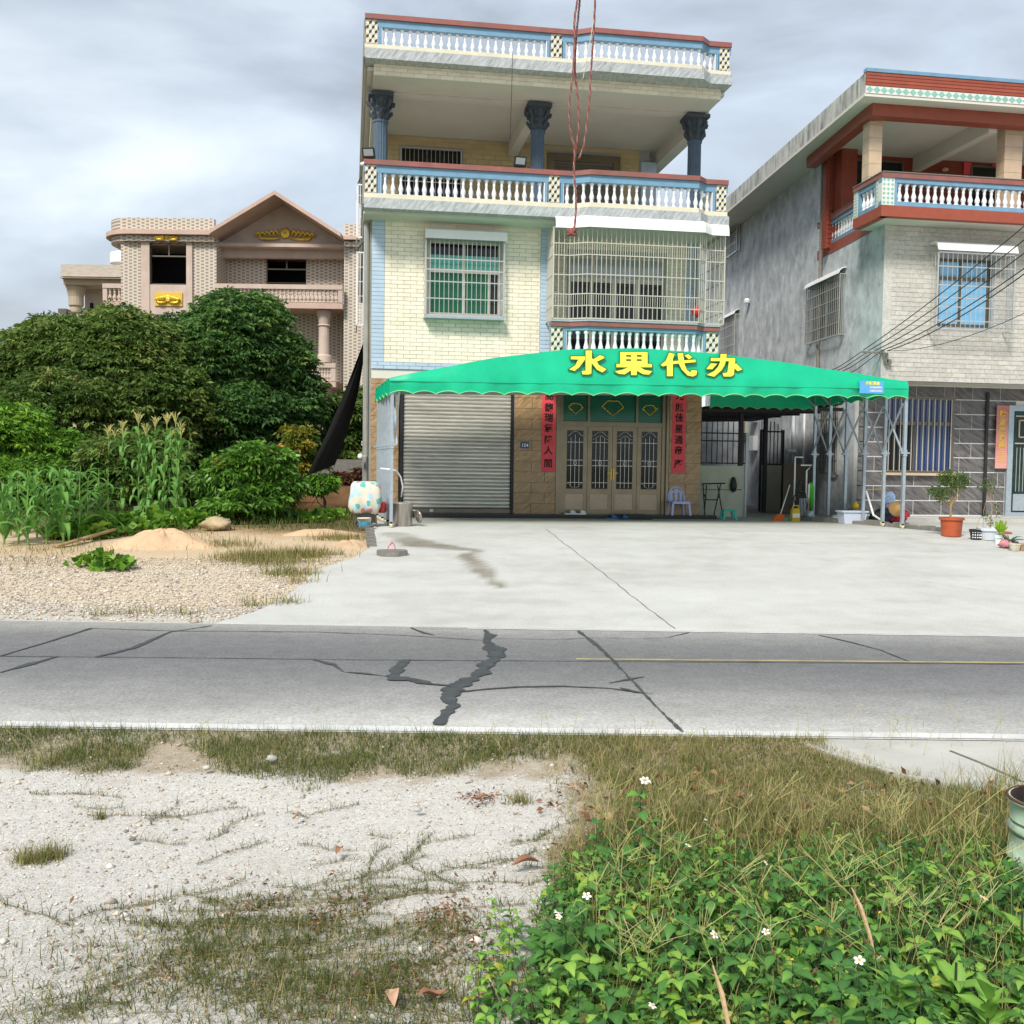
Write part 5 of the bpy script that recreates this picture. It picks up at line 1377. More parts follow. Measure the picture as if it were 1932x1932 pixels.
def stool():
    x, z = onY(1374, 968, 21.9); z = G(x, 21.9)+.016; y = 21.9
    t = T('stool', 'small teal plastic stool by the fence panels', 'stool', (x, y, z))
    P('seat', MB().prism([(x-.15,y-.12),(x+.15,y-.12),(x+.13,y+.12),(x-.13,y+.12)], z+.19, z+.22, 'z'), m_teal, t)
    for sx in (-1, 1):
        for sy in (-1, 1): P('leg', MB().bar((x+sx*.11,y+sy*.09,z+.19),(x+sx*.15,y+sy*.12,z),.045,.03), m_teal, t)
stool()
def table_frame():
    x, _ = onY(1344, 960, 22.3); y = 22.35; z = .52
    t = T('folding_table', 'black folding table frame leaning before the pale sheets', 'table frame', (x, y, z))
    for sx in (-1, 1): P('leg', MB().tube([(x+sx*.13,y,z+.75),(x+sx*.23,y-.15,z)], .014, 6), m_black, t); P('leg', MB().tube([(x+sx*.21,y+.02,z+.78),(x+sx*.10,y+.15,z)], .014, 6), m_black, t)
    P('crossbar', MB().tube([(x-.19,y,z+.55),(x-.12,y,z+.42),(x+.12,y,z+.42),(x+.19,y,z+.55)], .014, 6), m_black, t)
    P('top_rail', MB().tube([(x-.25,y,z+.78),(x+.32,y+.03,z+.80)], .018, 6), m_black, t)
table_frame()
x, z = onY(1384, 905, 22.9); ONE('cloth_bag', MB().lathe([(.01,.0),(.07,.05),(.09,.16),(.06,.30),(.03,.36)], (x, 22.9, z-.3), 9), m_black, 'black bag hanging on the fence post', 'bag', smooth=True)
def shoe(x, y, z, m, nm, lab, rz, grp):
    t = T(nm, lab, 'shoe', (x, y, z), grp)
    P('sole', MB().prism([(x-.045,y+.12),(x-.05,y),(x-.04,y-.11),(x,y-.14),(x+.04,y-.11),(x+.05,y),(x+.045,y+.12),(x,y+.14)][::-1], z, z+.025, 'z'), m, t)
    up = MB(); k = 6; 
    up.tube([(x,y-.13,z+.02),(x,y-.08,z+.04),(x,y-.01,z+.05)], [.02,.045,.05], 8); P('upper', up, m, t, smooth=True)
    t.rotation_euler = (0, 0, rz)
for i, (px, nm) in enumerate(((1076, 'left white slipper on the doorstep'), (1095, 'right white slipper on the doorstep'))):
    x, _ = onY(px, 968, 22.1); shoe(x, 22.12, .601, m_pwhite, 'slipper', nm, 1.3+.2*i, 'white slippers')
m_bslip = mat('blue rubber', (.03,.13,.35,1), .6, .05)
for i, (px, nm) in enumerate(((1132, 'left blue sandal below the doorstep'), (1152, 'right blue sandal near the doormat'))):
    x, y, z = gp(px, 976); shoe(x, 21.85, G(x, 21.85)+.018, m_bslip, 'sandal', nm, 1.2+.3*i, 'blue sandals')
x, _ = onY(1195, 973, 21.8); ONE('doormat', MB().prism([(x-.37,21.6),(x+.37,21.6),(x+.33,21.93),(x-.33,21.93)], .52, .535, 'z').prism([(x-.33,21.935),(x+.33,21.935),(x+.32,22.2),(x-.32,22.2)], .601, .612, 'z'), mat('grey mat', (.05,.05,.048,1), .95, .3, 30), 'dark grey doormat draped over the doorstep', 'doormat')

# big steel pot, covered machine, bucket
px_, py_, pz_ = gp(756, 1003); pz_ += .016; py_ = 19.1; px_ = onY(757, 980, 19.1)[0]; pz_ = G(px_, py_)+.016
pot = T('steel_pot', 'large stainless steel pot with a white hose hanging in it', 'pot', (px_, py_, pz_))
m_ss = mat('scuffed stainless steel', (.42,.38,.34,1), .33, .3, 2.5, metal=.85, streak=(8,8,.8))
rr = .205*1.0
P('body', MB().lathe([(rr*.93,0),(rr,.02),(rr,.40),(rr*1.03,.41),(rr*1.03,.43),(rr*.97,.43),(rr*.96,.05),(0,.04)], (px_,py_,pz_), 28), m_ss, pot, smooth=True)
P('rim', MB().tube([(px_+rr*1.03*math.cos(a), py_+rr*1.03*math.sin(a), pz_+.43) for a in np.linspace(0, 2*math.pi, 29)], .008, 5), m_steel, pot)
P('handle', MB().tube([(px_+rr,py_-.03,pz_+.30),(px_+rr+.05,py_-.03,pz_+.29),(px_+rr+.05,py_+.05,pz_+.29),(px_+rr,py_+.05,pz_+.30)], .01, 5), m_steel, pot)
lx, _ = onY(778, 985, 19.2); ONE('pot_lid', MB().lathe([(0,0),(.05,.01),(.1,.03),(.13,.05),(.10,.055),(0,.03)], (0,0,0), 16), m_ss, 'round steel lid leaning against the big pot', 'lid', smooth=True, loc=(0,0,0)).location = (px_+rr+.07, py_-.05, pz_+.17)
bpy.data.objects['pot_lid'].rotation_euler = (0, 1.35, .5)
hx = [V3(718, 884, 19.0), V3(738, 886, 18.95), V3(748, 888, 18.95), V3(756, 900, 19.0), V3(760, 918, 19.05), V3(757, 938, 19.08)]
ONE('hose', MB().tube(hx, .016, 7), m_pwhite, 'white hose arching from the covered machine into the steel pot', 'hose', smooth=True)
mx_, my_ = onY(690, 960, 18.9)[0], 18.95; mz_ = G(mx_, my_)
mach = T('covered_machine', 'small machine wrapped in a patterned cloth at the corner of the forecourt', 'machine', (mx_, my_, mz_))
m_cloth = bpy.data.materials.new('patterned cloth'); m_cloth.use_nodes = True
t_ = m_cloth.node_tree; b_ = t_.nodes['Principled BSDF']; b_.inputs['Roughness'].default_value = .85
g_n = t_.nodes.new('ShaderNodeNewGeometry'); vo = t_.nodes.new('ShaderNodeTexVoronoi'); vo.inputs['Scale'].default_value = 10.5; rpc = t_.nodes.new('ShaderNodeValToRGB'); rpc.color_ramp.interpolation = 'CONSTANT'
sepc = t_.nodes.new('ShaderNodeSeparateColor'); cols = [(0,(.62,.58,.48,1)),(.3,(.10,.42,.38,1)),(.42,(.62,.60,.52,1)),(.52,(.60,.22,.20,1)),(.62,(.40,.60,.66,1)),(.9,(.64,.58,.46,1))]
rpc.color_ramp.elements[0].position = 0; rpc.color_ramp.elements[0].color = cols[0][1]; rpc.color_ramp.elements[1].position = .9; rpc.color_ramp.elements[1].color = cols[5][1]
for p, c in cols[1:5]: e = rpc.color_ramp.elements.new(p); e.color = c
lt = t_.nodes.new('ShaderNodeMath'); lt.operation = 'LESS_THAN'; lt.inputs[1].default_value = .62
mxc = t_.nodes.new('ShaderNodeMix'); mxc.data_type = 'RGBA'; mxc.inputs['A'].default_value = (.64,.60,.50,1)
t_.links.new(g_n.outputs['Position'], vo.inputs['Vector']); t_.links.new(vo.outputs['Color'], sepc.inputs[0]); t_.links.new(sepc.outputs[0], rpc.inputs[0]); t_.links.new(vo.outputs['Distance'], lt.inputs[0])
t_.links.new(lt.outputs[0], mxc.inputs['Factor']); t_.links.new(rpc.outputs[0], mxc.inputs['B']); t_.links.new(mxc.outputs['Result'], b_.inputs['Base Color'])
def cloth():
    mb = MB(); n = 36; rows = [(.02,1.15,.0),(.22,1.14,.015),(.262,1.08,.01),(.275,.85,.01),(.285,.7,.02),(.28,.55,.035),(.25,.42,.05),(.20,.36,.04)]
    for r_, h_, wv in rows:
        for j in range(n):
            a = 2*math.pi*j/n; q = r_*(1+wv*3*math.sin(a*5+h_*4)+wv*2*math.sin(a*9+2))
            q2 = q/(abs(math.cos(a))**4+abs(math.sin(a))**4)**.25*.96
            mb.v.append((mx_+q2*math.cos(a)*1.05, my_+q2*math.sin(a)*.9, mz_+h_*.72+.02*math.sin(a*3)))
    for i in range(len(rows)-1):
        for j in range(n): mb.f.append((i*n+j, i*n+(j+1)%n, (i+1)*n+(j+1)%n, (i+1)*n+j))
    mb.f.append(tuple(range(n))[::-1]); return mb
P('cloth_cover', cloth(), m_cloth, mach, smooth=True)
P('frame', MB().bar((mx_-.2,my_-.1,mz_),(mx_-.16,my_-.1,mz_+.5),.03).bar((mx_+.2,my_-.1,mz_),(mx_+.16,my_-.1,mz_+.5),.03).bar((mx_-.2,my_+.12,mz_),(mx_-.16,my_+.1,mz_+.5),.03).box(mx_-.16,mx_+.2,my_-.05,my_+.15,mz_+.08,mz_+.3), m_doordark, mach)
P('drum', MB().lathe([(.07,0),(.09,.03),(.09,.16),(.07,.2)], (mx_+.29,my_-.02,mz_+.27), 10), mat('worn red enamel', (.30,.02,.02,1), .5, .4, 10), mach, smooth=True)
bx_, by_ = onY(687, 1000, 18.5)[0], 18.5; bz_ = G(bx_, by_)+.01
bk = T('paint_bucket', 'white paint bucket with blue printed label below the covered machine', 'bucket', (bx_, by_, bz_))
P('body', MB().lathe([(.105,0),(.12,.20),(.125,.20),(.125,.22),(.118,.22),(.11,.02),(0,.015)], (bx_,by_,bz_), 20), mat('dirty white plastic', (.58,.56,.45,1), .5, .2, 8), bk, smooth=True)
lb = MB()
m_aloe = mat('aloe leaf', (.05,.12,.04,1), .5, .2, 12)
for i in range(13):
    a0 = math.pi+.35+i*.19; a1 = a0+.16; r0_, r1_ = .1095, .1175
    zz = .05+.015*math.sin(i*2.1); zz1 = .155+.012*math.sin(i*1.3)
    lb.add([(bx_+r0_*math.cos(a0),by_+r0_*math.sin(a0),bz_+zz),(bx_+r0_*math.cos(a1),by_+r0_*math.sin(a1),bz_+zz),(bx_+r1_*math.cos(a1),by_+r1_*math.sin(a1),bz_+zz1),(bx_+r1_*math.cos(a0),by_+r1_*math.sin(a0),bz_+zz1)], [(0,1,2,3)])
P('label_print', lb, mat('blue print', (.04,.28,.45,1), .5, .3, 20), bk)
P('handle', MB().tube([(bx_+.125*math.cos(a), by_-.06-.03*math.sin(a), bz_+.2-.07*math.sin(a)) for a in np.linspace(0, math.pi, 9)], .003, 4), m_galv, bk)
# concrete slab with red loop
q = gp(738, 1048); sl = T('concrete_block', 'rough concrete slab with a red strap loop lying on the forecourt', 'concrete slab', q)
P('slab', MB().prism([(q[0]-.22,q[1]-.05),(q[0]-.16,q[1]-.20),(q[0]+.10,q[1]-.24),(q[0]+.24,q[1]-.14),(q[0]+.23,q[1]+.10),(q[0]+.05,q[1]+.16),(q[0]-.18,q[1]+.10)], q[2]+.01, q[2]+.085, 'z'), m_kerb, sl)
P('strap', MB().tube([(q[0]-.06,q[1]-.1,q[2]+.08),(q[0]-.045,q[1]-.1,q[2]+.15),(q[0]+.02,q[1]-.1,q[2]+.20),(q[0]+.05,q[1]-.09,q[2]+.15),(q[0]+.06,q[1]-.09,q[2]+.08)], .007, 5).tube([(q[0]-.03,q[1]-.1,q[2]+.16),(q[0]+.0,q[1]-.12,q[2]+.22),(q[0]+.04,q[1]-.1,q[2]+.17)], .006, 5), m_scroll, sl)
# kerb of blocks along the yard's edge and the low block wall on the right
kb = T('kerb', 'low kerb of cement blocks between the sandy yard and the forecourt', 'kerb', (.33, 17.3, .35))
for i in range(8):
    y = 16.35+i*.36; P('block', MB().box(.27, .41, y, y+.34, G(.3, y)-.03, G(.3, y)+.07+R.uniform(-.01,.015)), m_kerb, kb)
lwq = T('low_wall', 'low wall of dark blocks curving past the right canopy post', 'low wall', (11, 18.6, .45))
def cblock(a, b, h=.13):
    mb = MB(); d = Vector((b[0]-a[0], b[1]-a[1])); nn = Vector((-d.y, d.x)).normalized()*.09
    z0 = G(*a)-.02; z1 = G(*b)-.02
    mb.hexa([(a[0]+nn.x*-1,a[1]-nn.y,z0),(b[0]-nn.x,b[1]-nn.y,z1),(b[0]+nn.x,b[1]+nn.y,z1),(a[0]+nn.x,a[1]+nn.y,z0),(a[0]-nn.x,a[1]-nn.y,z0+h),(b[0]-nn.x,b[1]-nn.y,z1+h),(b[0]+nn.x,b[1]+nn.y,z1+h),(a[0]+nn.x,a[1]+nn.y,z0+h)])
    return mb
cur = [(9.9,21.6),(10.3,20.9),(10.65,20.1),(10.85,19.3),(10.98,18.5),(11.1,17.8)]
for a, b in zip(cur, cur[1:]):
    for k in range(3):
        p = (a[0]+(b[0]-a[0])*k/3, a[1]+(b[1]-a[1])*k/3); q2 = (a[0]+(b[0]-a[0])*(k+.94)/3, a[1]+(b[1]-a[1])*(k+.94)/3)
        P('block', cblock((p[0]+.12, p[1]), (q2[0]+.12, q2[1]), .10+R.uniform(0,.05)), m_kerb, lwq)
q = (11.2, 17.85, G(11.2,17.8)); ONE('plastic_bag', MB().lathe([(.02,0),(.12,.02),(.13,.06),(.08,.10),(.02,.12)], (q[0], q[1], q[2]+.08), 9, flute=.25), m_pwhite, 'crumpled white plastic bag on the end of the low block wall', 'plastic bag')
def leaning(nm, lab, cat, px0, py0, px1, py1, Y0, Y1, r, m):
    a = V3(px0, py0, Y0); b = V3(px1, py1, Y1); t = T(nm, lab, cat, b); P('handle', MB().tube([a, b], r, 6), m, t); return t, Vector(a), Vector(b)
m_wood = mat('worn wood', (.35,.22,.11,1), .7, .2, 8); m_orange = mat('orange bristles', (.62,.12,.01,1), .7, .2, 30)
t, a, b = leaning('broom', 'orange broom leaning in the alley mouth', 'broom', 1490, 915, 1472, 972, 22.0, 21.5, .012, m_pwhite)
P('brush', MB().hexa([(b.x-.22,b.y-.03,b.z-.14),(b.x+.10,b.y-.03,b.z-.14),(b.x+.10,b.y+.03,b.z-.14),(b.x-.22,b.y+.03,b.z-.14),(b.x-.08,b.y-.02,b.z+.02),(b.x+.08,b.y-.02,b.z+.02),(b.x+.08,b.y+.02,b.z+.02),(b.x-.08,b.y+.02,b.z+.02)]), m_orange, t)
P('brush_tip', MB().box(b.x+.10, b.x+.17, b.y-.03, b.y+.03, b.z-.14, b.z-.06), m_teal, t)
m_lime = mat('lime green microfibre', (.08,.55,.03,1), .9, .2, 20)
t, a, b = leaning('mop', 'lime green mop standing head up beside the back canopy post', 'mop', 1529, 912, 1523, 982, 21.9, 21.6, .014, m_wood)
mh = MB()
for i in range(16):
    an = i*.4; mh.tube([(a.x,a.y,a.z+.02),(a.x+.07*math.cos(an),a.y+.05*math.sin(an),a.z-.08),(a.x+.08*math.cos(an),a.y+.05*math.sin(an),a.z-.42-R.uniform(0,.25))], [.02,.018,.010], 5)
P('mop_head', mh, m_lime, t, smooth=True)
jx, jy = onY(1500, 975, 21.4)[0], 21.4; jz = G(jx, jy)+.016
m_yp = mat('yellow plastic', (.60,.42,.02,1), .4, .1)
j = T('oil_jug', 'yellow plastic jug at the foot of the boards', 'jug', (jx, jy, jz))
P('body', MB().prism([(jx-.09,jz),(jx+.09,jz),(jx+.09,jz+.22),(jx+.05,jz+.28),(jx-.05,jz+.28),(jx-.09,jz+.22)], jy-.06, jy+.06, 'y'), m_yp, j); P('handle', MB().tube([(jx-.07,jy,jz+.26),(jx-.05,jy,jz+.34),(jx+.07,jy,jz+.34),(jx+.08,jy,jz+.26)], .014, 6), m_yp, j); P('label_band', MB().box(jx-.085, jx+.085, jy-.064, jy-.061, jz+.08, jz+.17), m_pwhite, j)
# sack truck with coiled hoses
tx = onY(1511, 950, 21.8)[0]; ty = 21.8; tz = G(tx, ty)+.016
tk = T('sack_truck', 'white tube sack truck piled with dark coiled hoses', 'trolley', (tx, ty, tz))
P('frame', MB().tube([(tx-.16,ty,tz+.15),(tx-.12,ty+.1,tz+1.25),(tx-.12,ty+.1,tz+1.42),(tx+.06,ty+.08,tz+1.42)], .018, 6).tube([(tx+.12,ty,tz+.1),(tx+.14,ty+.05,tz+1.12),(tx+.26,ty+.05,tz+1.24),(tx+.0,ty+.05,tz+1.24)], .018, 6).tube([(tx+.16,ty-.02,tz),(tx+.18,ty,tz+.82)], .022, 6), m_pwhite, tk)
for k in range(7):
    c_ = (tx-.06+R.uniform(-.05,.05), ty-.08-.015*k, tz+.28+.085*k+R.uniform(-.02,.02)); P('hose_coil', MB().tube([(c_[0]+(.15-.012*k)*math.cos(a), c_[1]+.02*math.sin(3*a), c_[2]+.15*math.sin(a)) for a in np.linspace(0, 6.28, 15)], .014, 5), m_black, tk, smooth=True)
P('motor', MB().box(tx-.12, tx+.06, ty-.14, ty-.02, tz+.06, tz+.34), m_doordark, tk)
for k in range(5): P('fin', MB().box(tx-.10+k*.035, tx-.09+k*.035, ty-.16, ty-.141, tz+.10, tz+.5), m_galv, tk)
ONE('bin', MB().lathe([(.07,0),(.09,.22),(.085,.22),(.065,.02),(0,.02)], (tx+.13,ty-.2,tz), 14), m_galv, 'small grey bin before the sack truck', 'bin', smooth=True)
# white tub, clothes, hat
ux, uy = onY(1607, 980, 20.5)[0], 20.5; uz = G(ux, uy)+.02
m_tub = mat('pale lilac plastic', (.55,.60,.72,1), .45, .05)
def frust(x, y, z, a, b, h, m=None):
    mb = MB(); t_ = .012
    mb.hexa([(x-a,y-a*.6,z),(x+a,y-a*.6,z),(x+a,y+a*.6,z),(x-a,y+a*.6,z),(x-b,y-b*.6,z+h),(x+b,y-b*.6,z+h),(x+b,y+b*.6,z+h),(x-b,y+b*.6,z+h)]); mb.f.pop(1+len(mb.f)-6)
    mb.bar((x-b-.02,y-b*.6-.01,z+h),(x+b+.02,y-b*.6-.01,z+h),.03); mb.bar((x-b-.02,y+b*.6+.01,z+h),(x+b+.02,y+b*.6+.01,z+h),.03); mb.bar((x-b-.01,y-b*.6,z+h),(x-b-.01,y+b*.6,z+h),.03); mb.bar((x+b+.01,y-b*.6,z+h),(x+b+.01,y+b*.6,z+h),.03)
    return mb
ONE('tub', frust(ux, uy, uz, .23, .27, .26), m_tub, 'pale lilac plastic tub between the canopy posts', 'tub')
hx_, hy_ = onY(1684, 960, 20.7)[0], 20.75
hp = T('laundry_heap', 'heap of blue red and dark clothes against the porch step', 'clothes', (hx_, hy_, .6))
m_navy = mat('navy cloth', (.03,.05,.16,1), .9, .3, 12); m_rcl = mat('red cloth', (.45,.03,.04,1), .9, .3, 12); m_lil = mat('lilac cloth', (.45,.36,.50,1), .9, .2, 12)
def lump(x, y, z, a, b, c, seed):
    rr_ = random.Random(seed); mb = MB(); n, k = 14, 8
    for i in range(k+1):
        th = math.pi*i/k
        for j in range(n):
            ph = 2*math.pi*j/n; q = 1+.16*math.sin(3*ph+seed+th*4)+.10*math.sin(7*ph+th*5+seed)
            mb.v.append((x+a*q*math.sin(th)*math.cos(ph), y+b*q*math.sin(th)*math.sin(ph), max(z, z+c*.5+c*.5*q*math.cos(th))))
    for i in range(k):
        for j in range(n): mb.f.append((i*n+j, i*n+(j+1)%n, (i+1)*n+(j+1)%n, (i+1)*n+j))
    return mb
for px, py, a, c, m in ((1671,967,.26,.16,m_rcl),(1664,955,.26,.30,m_black),(1670,948,.22,.34,m_navy),(1680,956,.13,.42,m_lil),(1694,962,.26,.34,m_rcl)):
    x = onY(px, py, 20.8)[0]; P('garment', lump(x, 20.85+R.uniform(-.1,.1), .5, a, .15, c, px), m, hp, smooth=True)
x, z = onY(1687, 960, 20.55); ONE('straw_hat', MB().lathe([(.0,.10),(.07,.10),(.085,.02),(.17,0),(.172,.008),(.09,.03),(.07,.11),(0,.11)], (0,0,0), 22), mat('straw', (.55,.33,.12,1), .9, .2, 40, bump=.4), 'tan straw hat leaning on the clothes heap', 'hat', smooth=True, loc=(0,0,0)).location = (x, 20.5, z)
bpy.data.objects['straw_hat'].rotation_euler = (1.25, .3, 0)
x, z = onY(1679, 940, 20.95); fc = T('folding_chair', 'small chair with blue patterned backrest behind the heap', 'chair', (x, 20.95, .6))
m_bpat = mat('blue patterned cloth', (.35,.46,.66,1), .8, .5, 25)
P('backrest', MB().prism([(x-.13,.85),(x+.13,.85),(x+.12,1.12),(x+.05,1.20),(x-.05,1.20),(x-.12,1.12)], 20.94, 20.97, 'y'), m_bpat, fc); P('seat', MB().box(x-.14, x+.14, 20.7, 20.94, .83, .86), m_bpat, fc)
for sx in (-1,1):
    for sy in (20.72, 20.94): P('leg', MB().bar((x+sx*.13,sy,.60),(x+sx*.13,sy,.83),.02), m_galv, fc)
x, z = onY(1640, 925, 20.9); x2, z2 = onY(1700, 925, 20.9)
rk = T('walking_frame', 'bent yellow and white pole frame between the third and fourth posts', 'pole frame', (x, 20.9, .6))
P('pole', MB().tube([V3(1634, 924, 20.4), V3(1668, 922, 20.6)], .012, 6), m_yp, rk); P('pole', MB().tube([V3(1634, 926, 20.4), V3(1643, 955, 20.3), V3(1648, 972, 20.2), V3(1668, 985, 20.2)], .022, 6), m_pwhite, rk)
x, z = onY(1611, 962, 20.9); ONE('yellow_can', MB().lathe([(.07,0),(.07,.10),(.03,.13),(.03,.16)], (onY(1614,960,20.9)[0], 20.9, .82), 10), m_yp, 'yellow can standing by the dark stone corner', 'can', smooth=True)
ONE('can_shelf', MB().box(onY(1605,960,20.9)[0], onY(1624,960,20.9)[0], 20.8, 21.05, .5, .818), m_doordark, 'dark box under the yellow can', 'box')
x = onY(1585, 975, 21.2)[0]; ONE('wrapping', lump(x, 21.2, .5, .22, .12, .16, 3), m_pwhite, 'crumpled white and blue wrapping at the foot of the second back post', 'wrapping', smooth=True)

# pots on the right
m_terra = mat('terracotta plastic', (.42,.085,.03,1), .5, .15, 4, stain=.25)
def leafcloud(n, centers, size, seed, up=.3):
    """small leaves scattered round centres [(x,y,z,r)], returns V,F,tint"""
    r = np.random.default_rng(seed); cs = np.array(centers); w = cs[:,3]**2; k = r.choice(len(cs), n, p=w/w.sum())
    d = r.normal(size=(n, 3)); d /= np.linalg.norm(d, axis=1)[:,None]; P0 = cs[k,:3]+d*cs[k,3:4]*(r.random((n,1))**.45)
    return leaves(P0, d*.6+np.array([0,0,up]), size, r)
def leaves(P0, D, size, r, droop=.0, aspect=.42, tint=None, var=.3):
    """folded four-point leaves at P0 growing along D"""
    n = len(P0); D = D+r.normal(0, .35, D.shape); D /= np.linalg.norm(D, axis=1)[:,None]+1e-9
    D[:,2] -= droop; D /= np.linalg.norm(D, axis=1)[:,None]+1e-9
    A = r.normal(size=D.shape); S_ = np.cross(D, A); S_ /= np.linalg.norm(S_, axis=1)[:,None]+1e-9; N = np.cross(S_, D)
    L_ = size*(1+var*r.normal(size=n)).clip(.4, 1.8)[:,None]; W_2 = L_*aspect*.5
    p0 = P0; p1 = P0+D*L_*.5+S_*W_2+N*L_*.06; p2 = P0+D*L_; p3 = P0+D*L_*.5-S_*W_2+N*L_*.06
    p2[:,2] -= (L_*.12)[:,0]
    V = np.stack([p0,p1,p2,p3], 1).reshape(-1, 3); b = np.arange(n)*4; F = np.concatenate([np.stack([b,b+1,b+2],1), np.stack([b,b+2,b+3],1)])
    t = r.random(n) if tint is None else tint
    return V, F, np.repeat(t, 4)
m_shrub = ramp_mat('mixed small leaves', [(0,(.02,.055,.01,1)),(.5,(.05,.12,.015,1)),(.85,(.12,.20,.02,1)),(1,(.30,.30,.03,1))], .5, .25)
def potted(px, pyb, Y, r0, r1, h, m, name, lab, cat='potted plant'):
    x = onY(px, pyb, Y)[0]; z = G(x, Y)+.018; t = T(name, lab, cat, (x, Y, z))
    P('pot', MB().lathe([(r0,0),(r0*1.02,.015),(r1*.97,h-.05),(r1*1.1,h-.045),(r1*1.12,h),(r1,h),(r1*.93,h-.06),(0,h-.07)], (x,Y,z), 22), m, t, smooth=False)
    return t, x, z
t, x, z = potted(1794, 1028, 17.0, .165, .195, .34, m_terra, 'potted_tree', 'small bonsai tree in a large terracotta pot')
sc_ = 17.2/1932
tr = MB().tube([(x-.02,17,z+.28),(x-.03,17,z+.55),(x+.0,17.02,z+.68),(x-.02,17,z+.95)], [.022,.018,.014,.008], 7)
for q in ((-.25,.05,.70),(-.33,-.03,.78),(.10,.0,.92),(.30,.06,.98),(-.02,.0,1.12),(-.16,0,1.02),(.05,-.1,.85)): tr.tube([(x-.02,17,z+.55),(x+q[0]*.5,17+q[1]*.5,z+(q[2]+.5)/2),(x+q[0],17+q[1],z+q[2])], [.012,.008,.004], 5)
P('trunk', tr, m_wood, t)
V, F, tt = leafcloud(3000, [(x-.30,17,z+.78,.15),(x-.40,17,z+.82,.09),(x-.18,17,z+.72,.13),(x-.02,17,z+.85,.13),(x-.05,17,z+1.02,.16),(x+.12,17.02,z+.98,.14),(x+.24,17,z+.92,.10),(x+.26,17,z+1.02,.09),(x-.25,17,z+1.06,.09),(x-.1,17,z+1.15,.08),(x+.14,17,z+1.12,.06),(x-.16,17,z+1.0,.10)], .035, 1)
o = link('crown', npmesh('crown', V-np.array([x,17,z]), F, m_shrub, tt), parent=t)
m_bpot = mat('black patterned pot', (.02,.02,.025,1), .4, .3)
t, x, z = potted(1840, 1035, 16.55, .08, .10, .18, m_bpot, 'plant_pot', 'small black pot with white dotted pattern', 'plant pot')
for k in range(3):
    for j in range(6):
        a = math.pi+.5+j*.42; P('dot', MB().lathe([(.012,0),(.012,.02)], (x+.096*math.cos(a), 16.55+.096*math.sin(a), z+.03+k*.045), 6), m_pwhite, t)
P('stem', MB().tube([(x,16.55,z+.12),(x+.02,16.55,z+.26),(x+.08,16.55,z+.40)], .005, 4), m_wood, t)
t, x, z = potted(1866, 1037, 16.5, .15, .195, .21, mat('white plastic pot', (.60,.64,.70,1), .5, .08), 'potted_shrub', 'straggly shrub in a white plastic bowl pot')
st_ = MB().tube([(x,16.5,z+.15),(x+.03,16.5,z+.5),(x-.02,16.5,z+.85),(x-.1,16.5,z+.98)], [.008,.006,.004,.003], 5).tube([(x,16.5,z+.45),(x+.08,16.5,z+.62),(x+.0,16.5,z+.95)], .004, 5).tube([(x,16.5,z+.5),(x+.14,16.5,z+.55),(x+.16,16.5,z+.42)], .004, 5).tube([(x-.13,16.5,z+.2),(x-.13,16.5,z+.5),(x-.05,16.5,z+.85)], .004, 5)
P('stem', st_, m_wood, t)
V, F, tt = leafcloud(520, [(x-.15,16.5,z+.93,.09),(x-.05,16.5,z+1.0,.10),(x+.05,16.5,z+.9,.08),(x+.12,16.5,z+.58,.06),(x+.17,16.5,z+.43,.06),(x-.02,16.5,z+.34,.07),(x-.10,16.5,z+.42,.05),(x+.02,16.5,z+.28,.05)], .035, 2)
link('foliage', npmesh('foliage', V-np.array([x,16.5,z]), F, m_shrub, tt), parent=t)
ux2 = x
x = onY(1887, 1040, 15.95)[0]; z = G(x, 15.95)+.018
t = T('succulent', 'bright green branching succulent in a white tub', 'potted plant', (x, 15.95, z))
P('pot', MB().lathe([(.06,0),(.07,.15),(.065,.15),(.05,.12),(0,.12)], (x-.03,15.95,z), 4), m_pwhite, t)
m_euph = mat('yellow green succulent', (.20,.34,.02,1), .5, .25, 20)
sb = MB()
for i in range(46):
    a = R.uniform(0, 6.28); rr_ = R.uniform(0, .115); hh = .27+R.uniform(.06,.17)-rr_*.4
    sb.tube([(x,15.95,z+.16+R.uniform(0,.05)),(x+rr_*.8*math.cos(a),15.95+rr_*.7*math.sin(a),z+.27),(x+rr_*1.1*math.cos(a),15.95+rr_*math.sin(a),z+hh)], [.012,.014,.008], 5)
sb.tube([(x,15.95,z+.10),(x,15.95,z+.24)], .028, 7)
P('branches', sb, m_euph, t)
x = onY(1903, 1045, 15.5)[0]; z = G(x, 15.5)+.018
t = T('aloe', 'spreading aloe in a pink and dark green tub', 'potted plant', (x, 15.5, z))
P('pot', lump(x-.07, 15.5, z, .10, .10, .14, 5), mat('pink plastic', (.60,.25,.28,1), .6, .3, 10), t, smooth=True); P('pot', MB().lathe([(.07,0),(.08,.11),(.07,.11),(0,.09)], (x+.08,15.5,z), 12), mat('dark teal pot', (.02,.05,.05,1), .5), t)
m_aloe = mat('aloe leaf', (.05,.12,.04,1), .5, .2, 12)
for i in range(13):
    a = i*2.4; l = R.uniform(.14,.30); el = R.uniform(.15, 1.0); c_, s_ = math.cos(a), math.sin(a)
    P('leaf', MB().tube([(x,15.5,z+.10),(x+c_*l*.5,15.5+s_*l*.4,z+.12+l*el*.55),(x+c_*l,15.5+s_*l*.7,z+.10+l*el*.75)], [.012,.010,.002], 4), m_aloe, t)
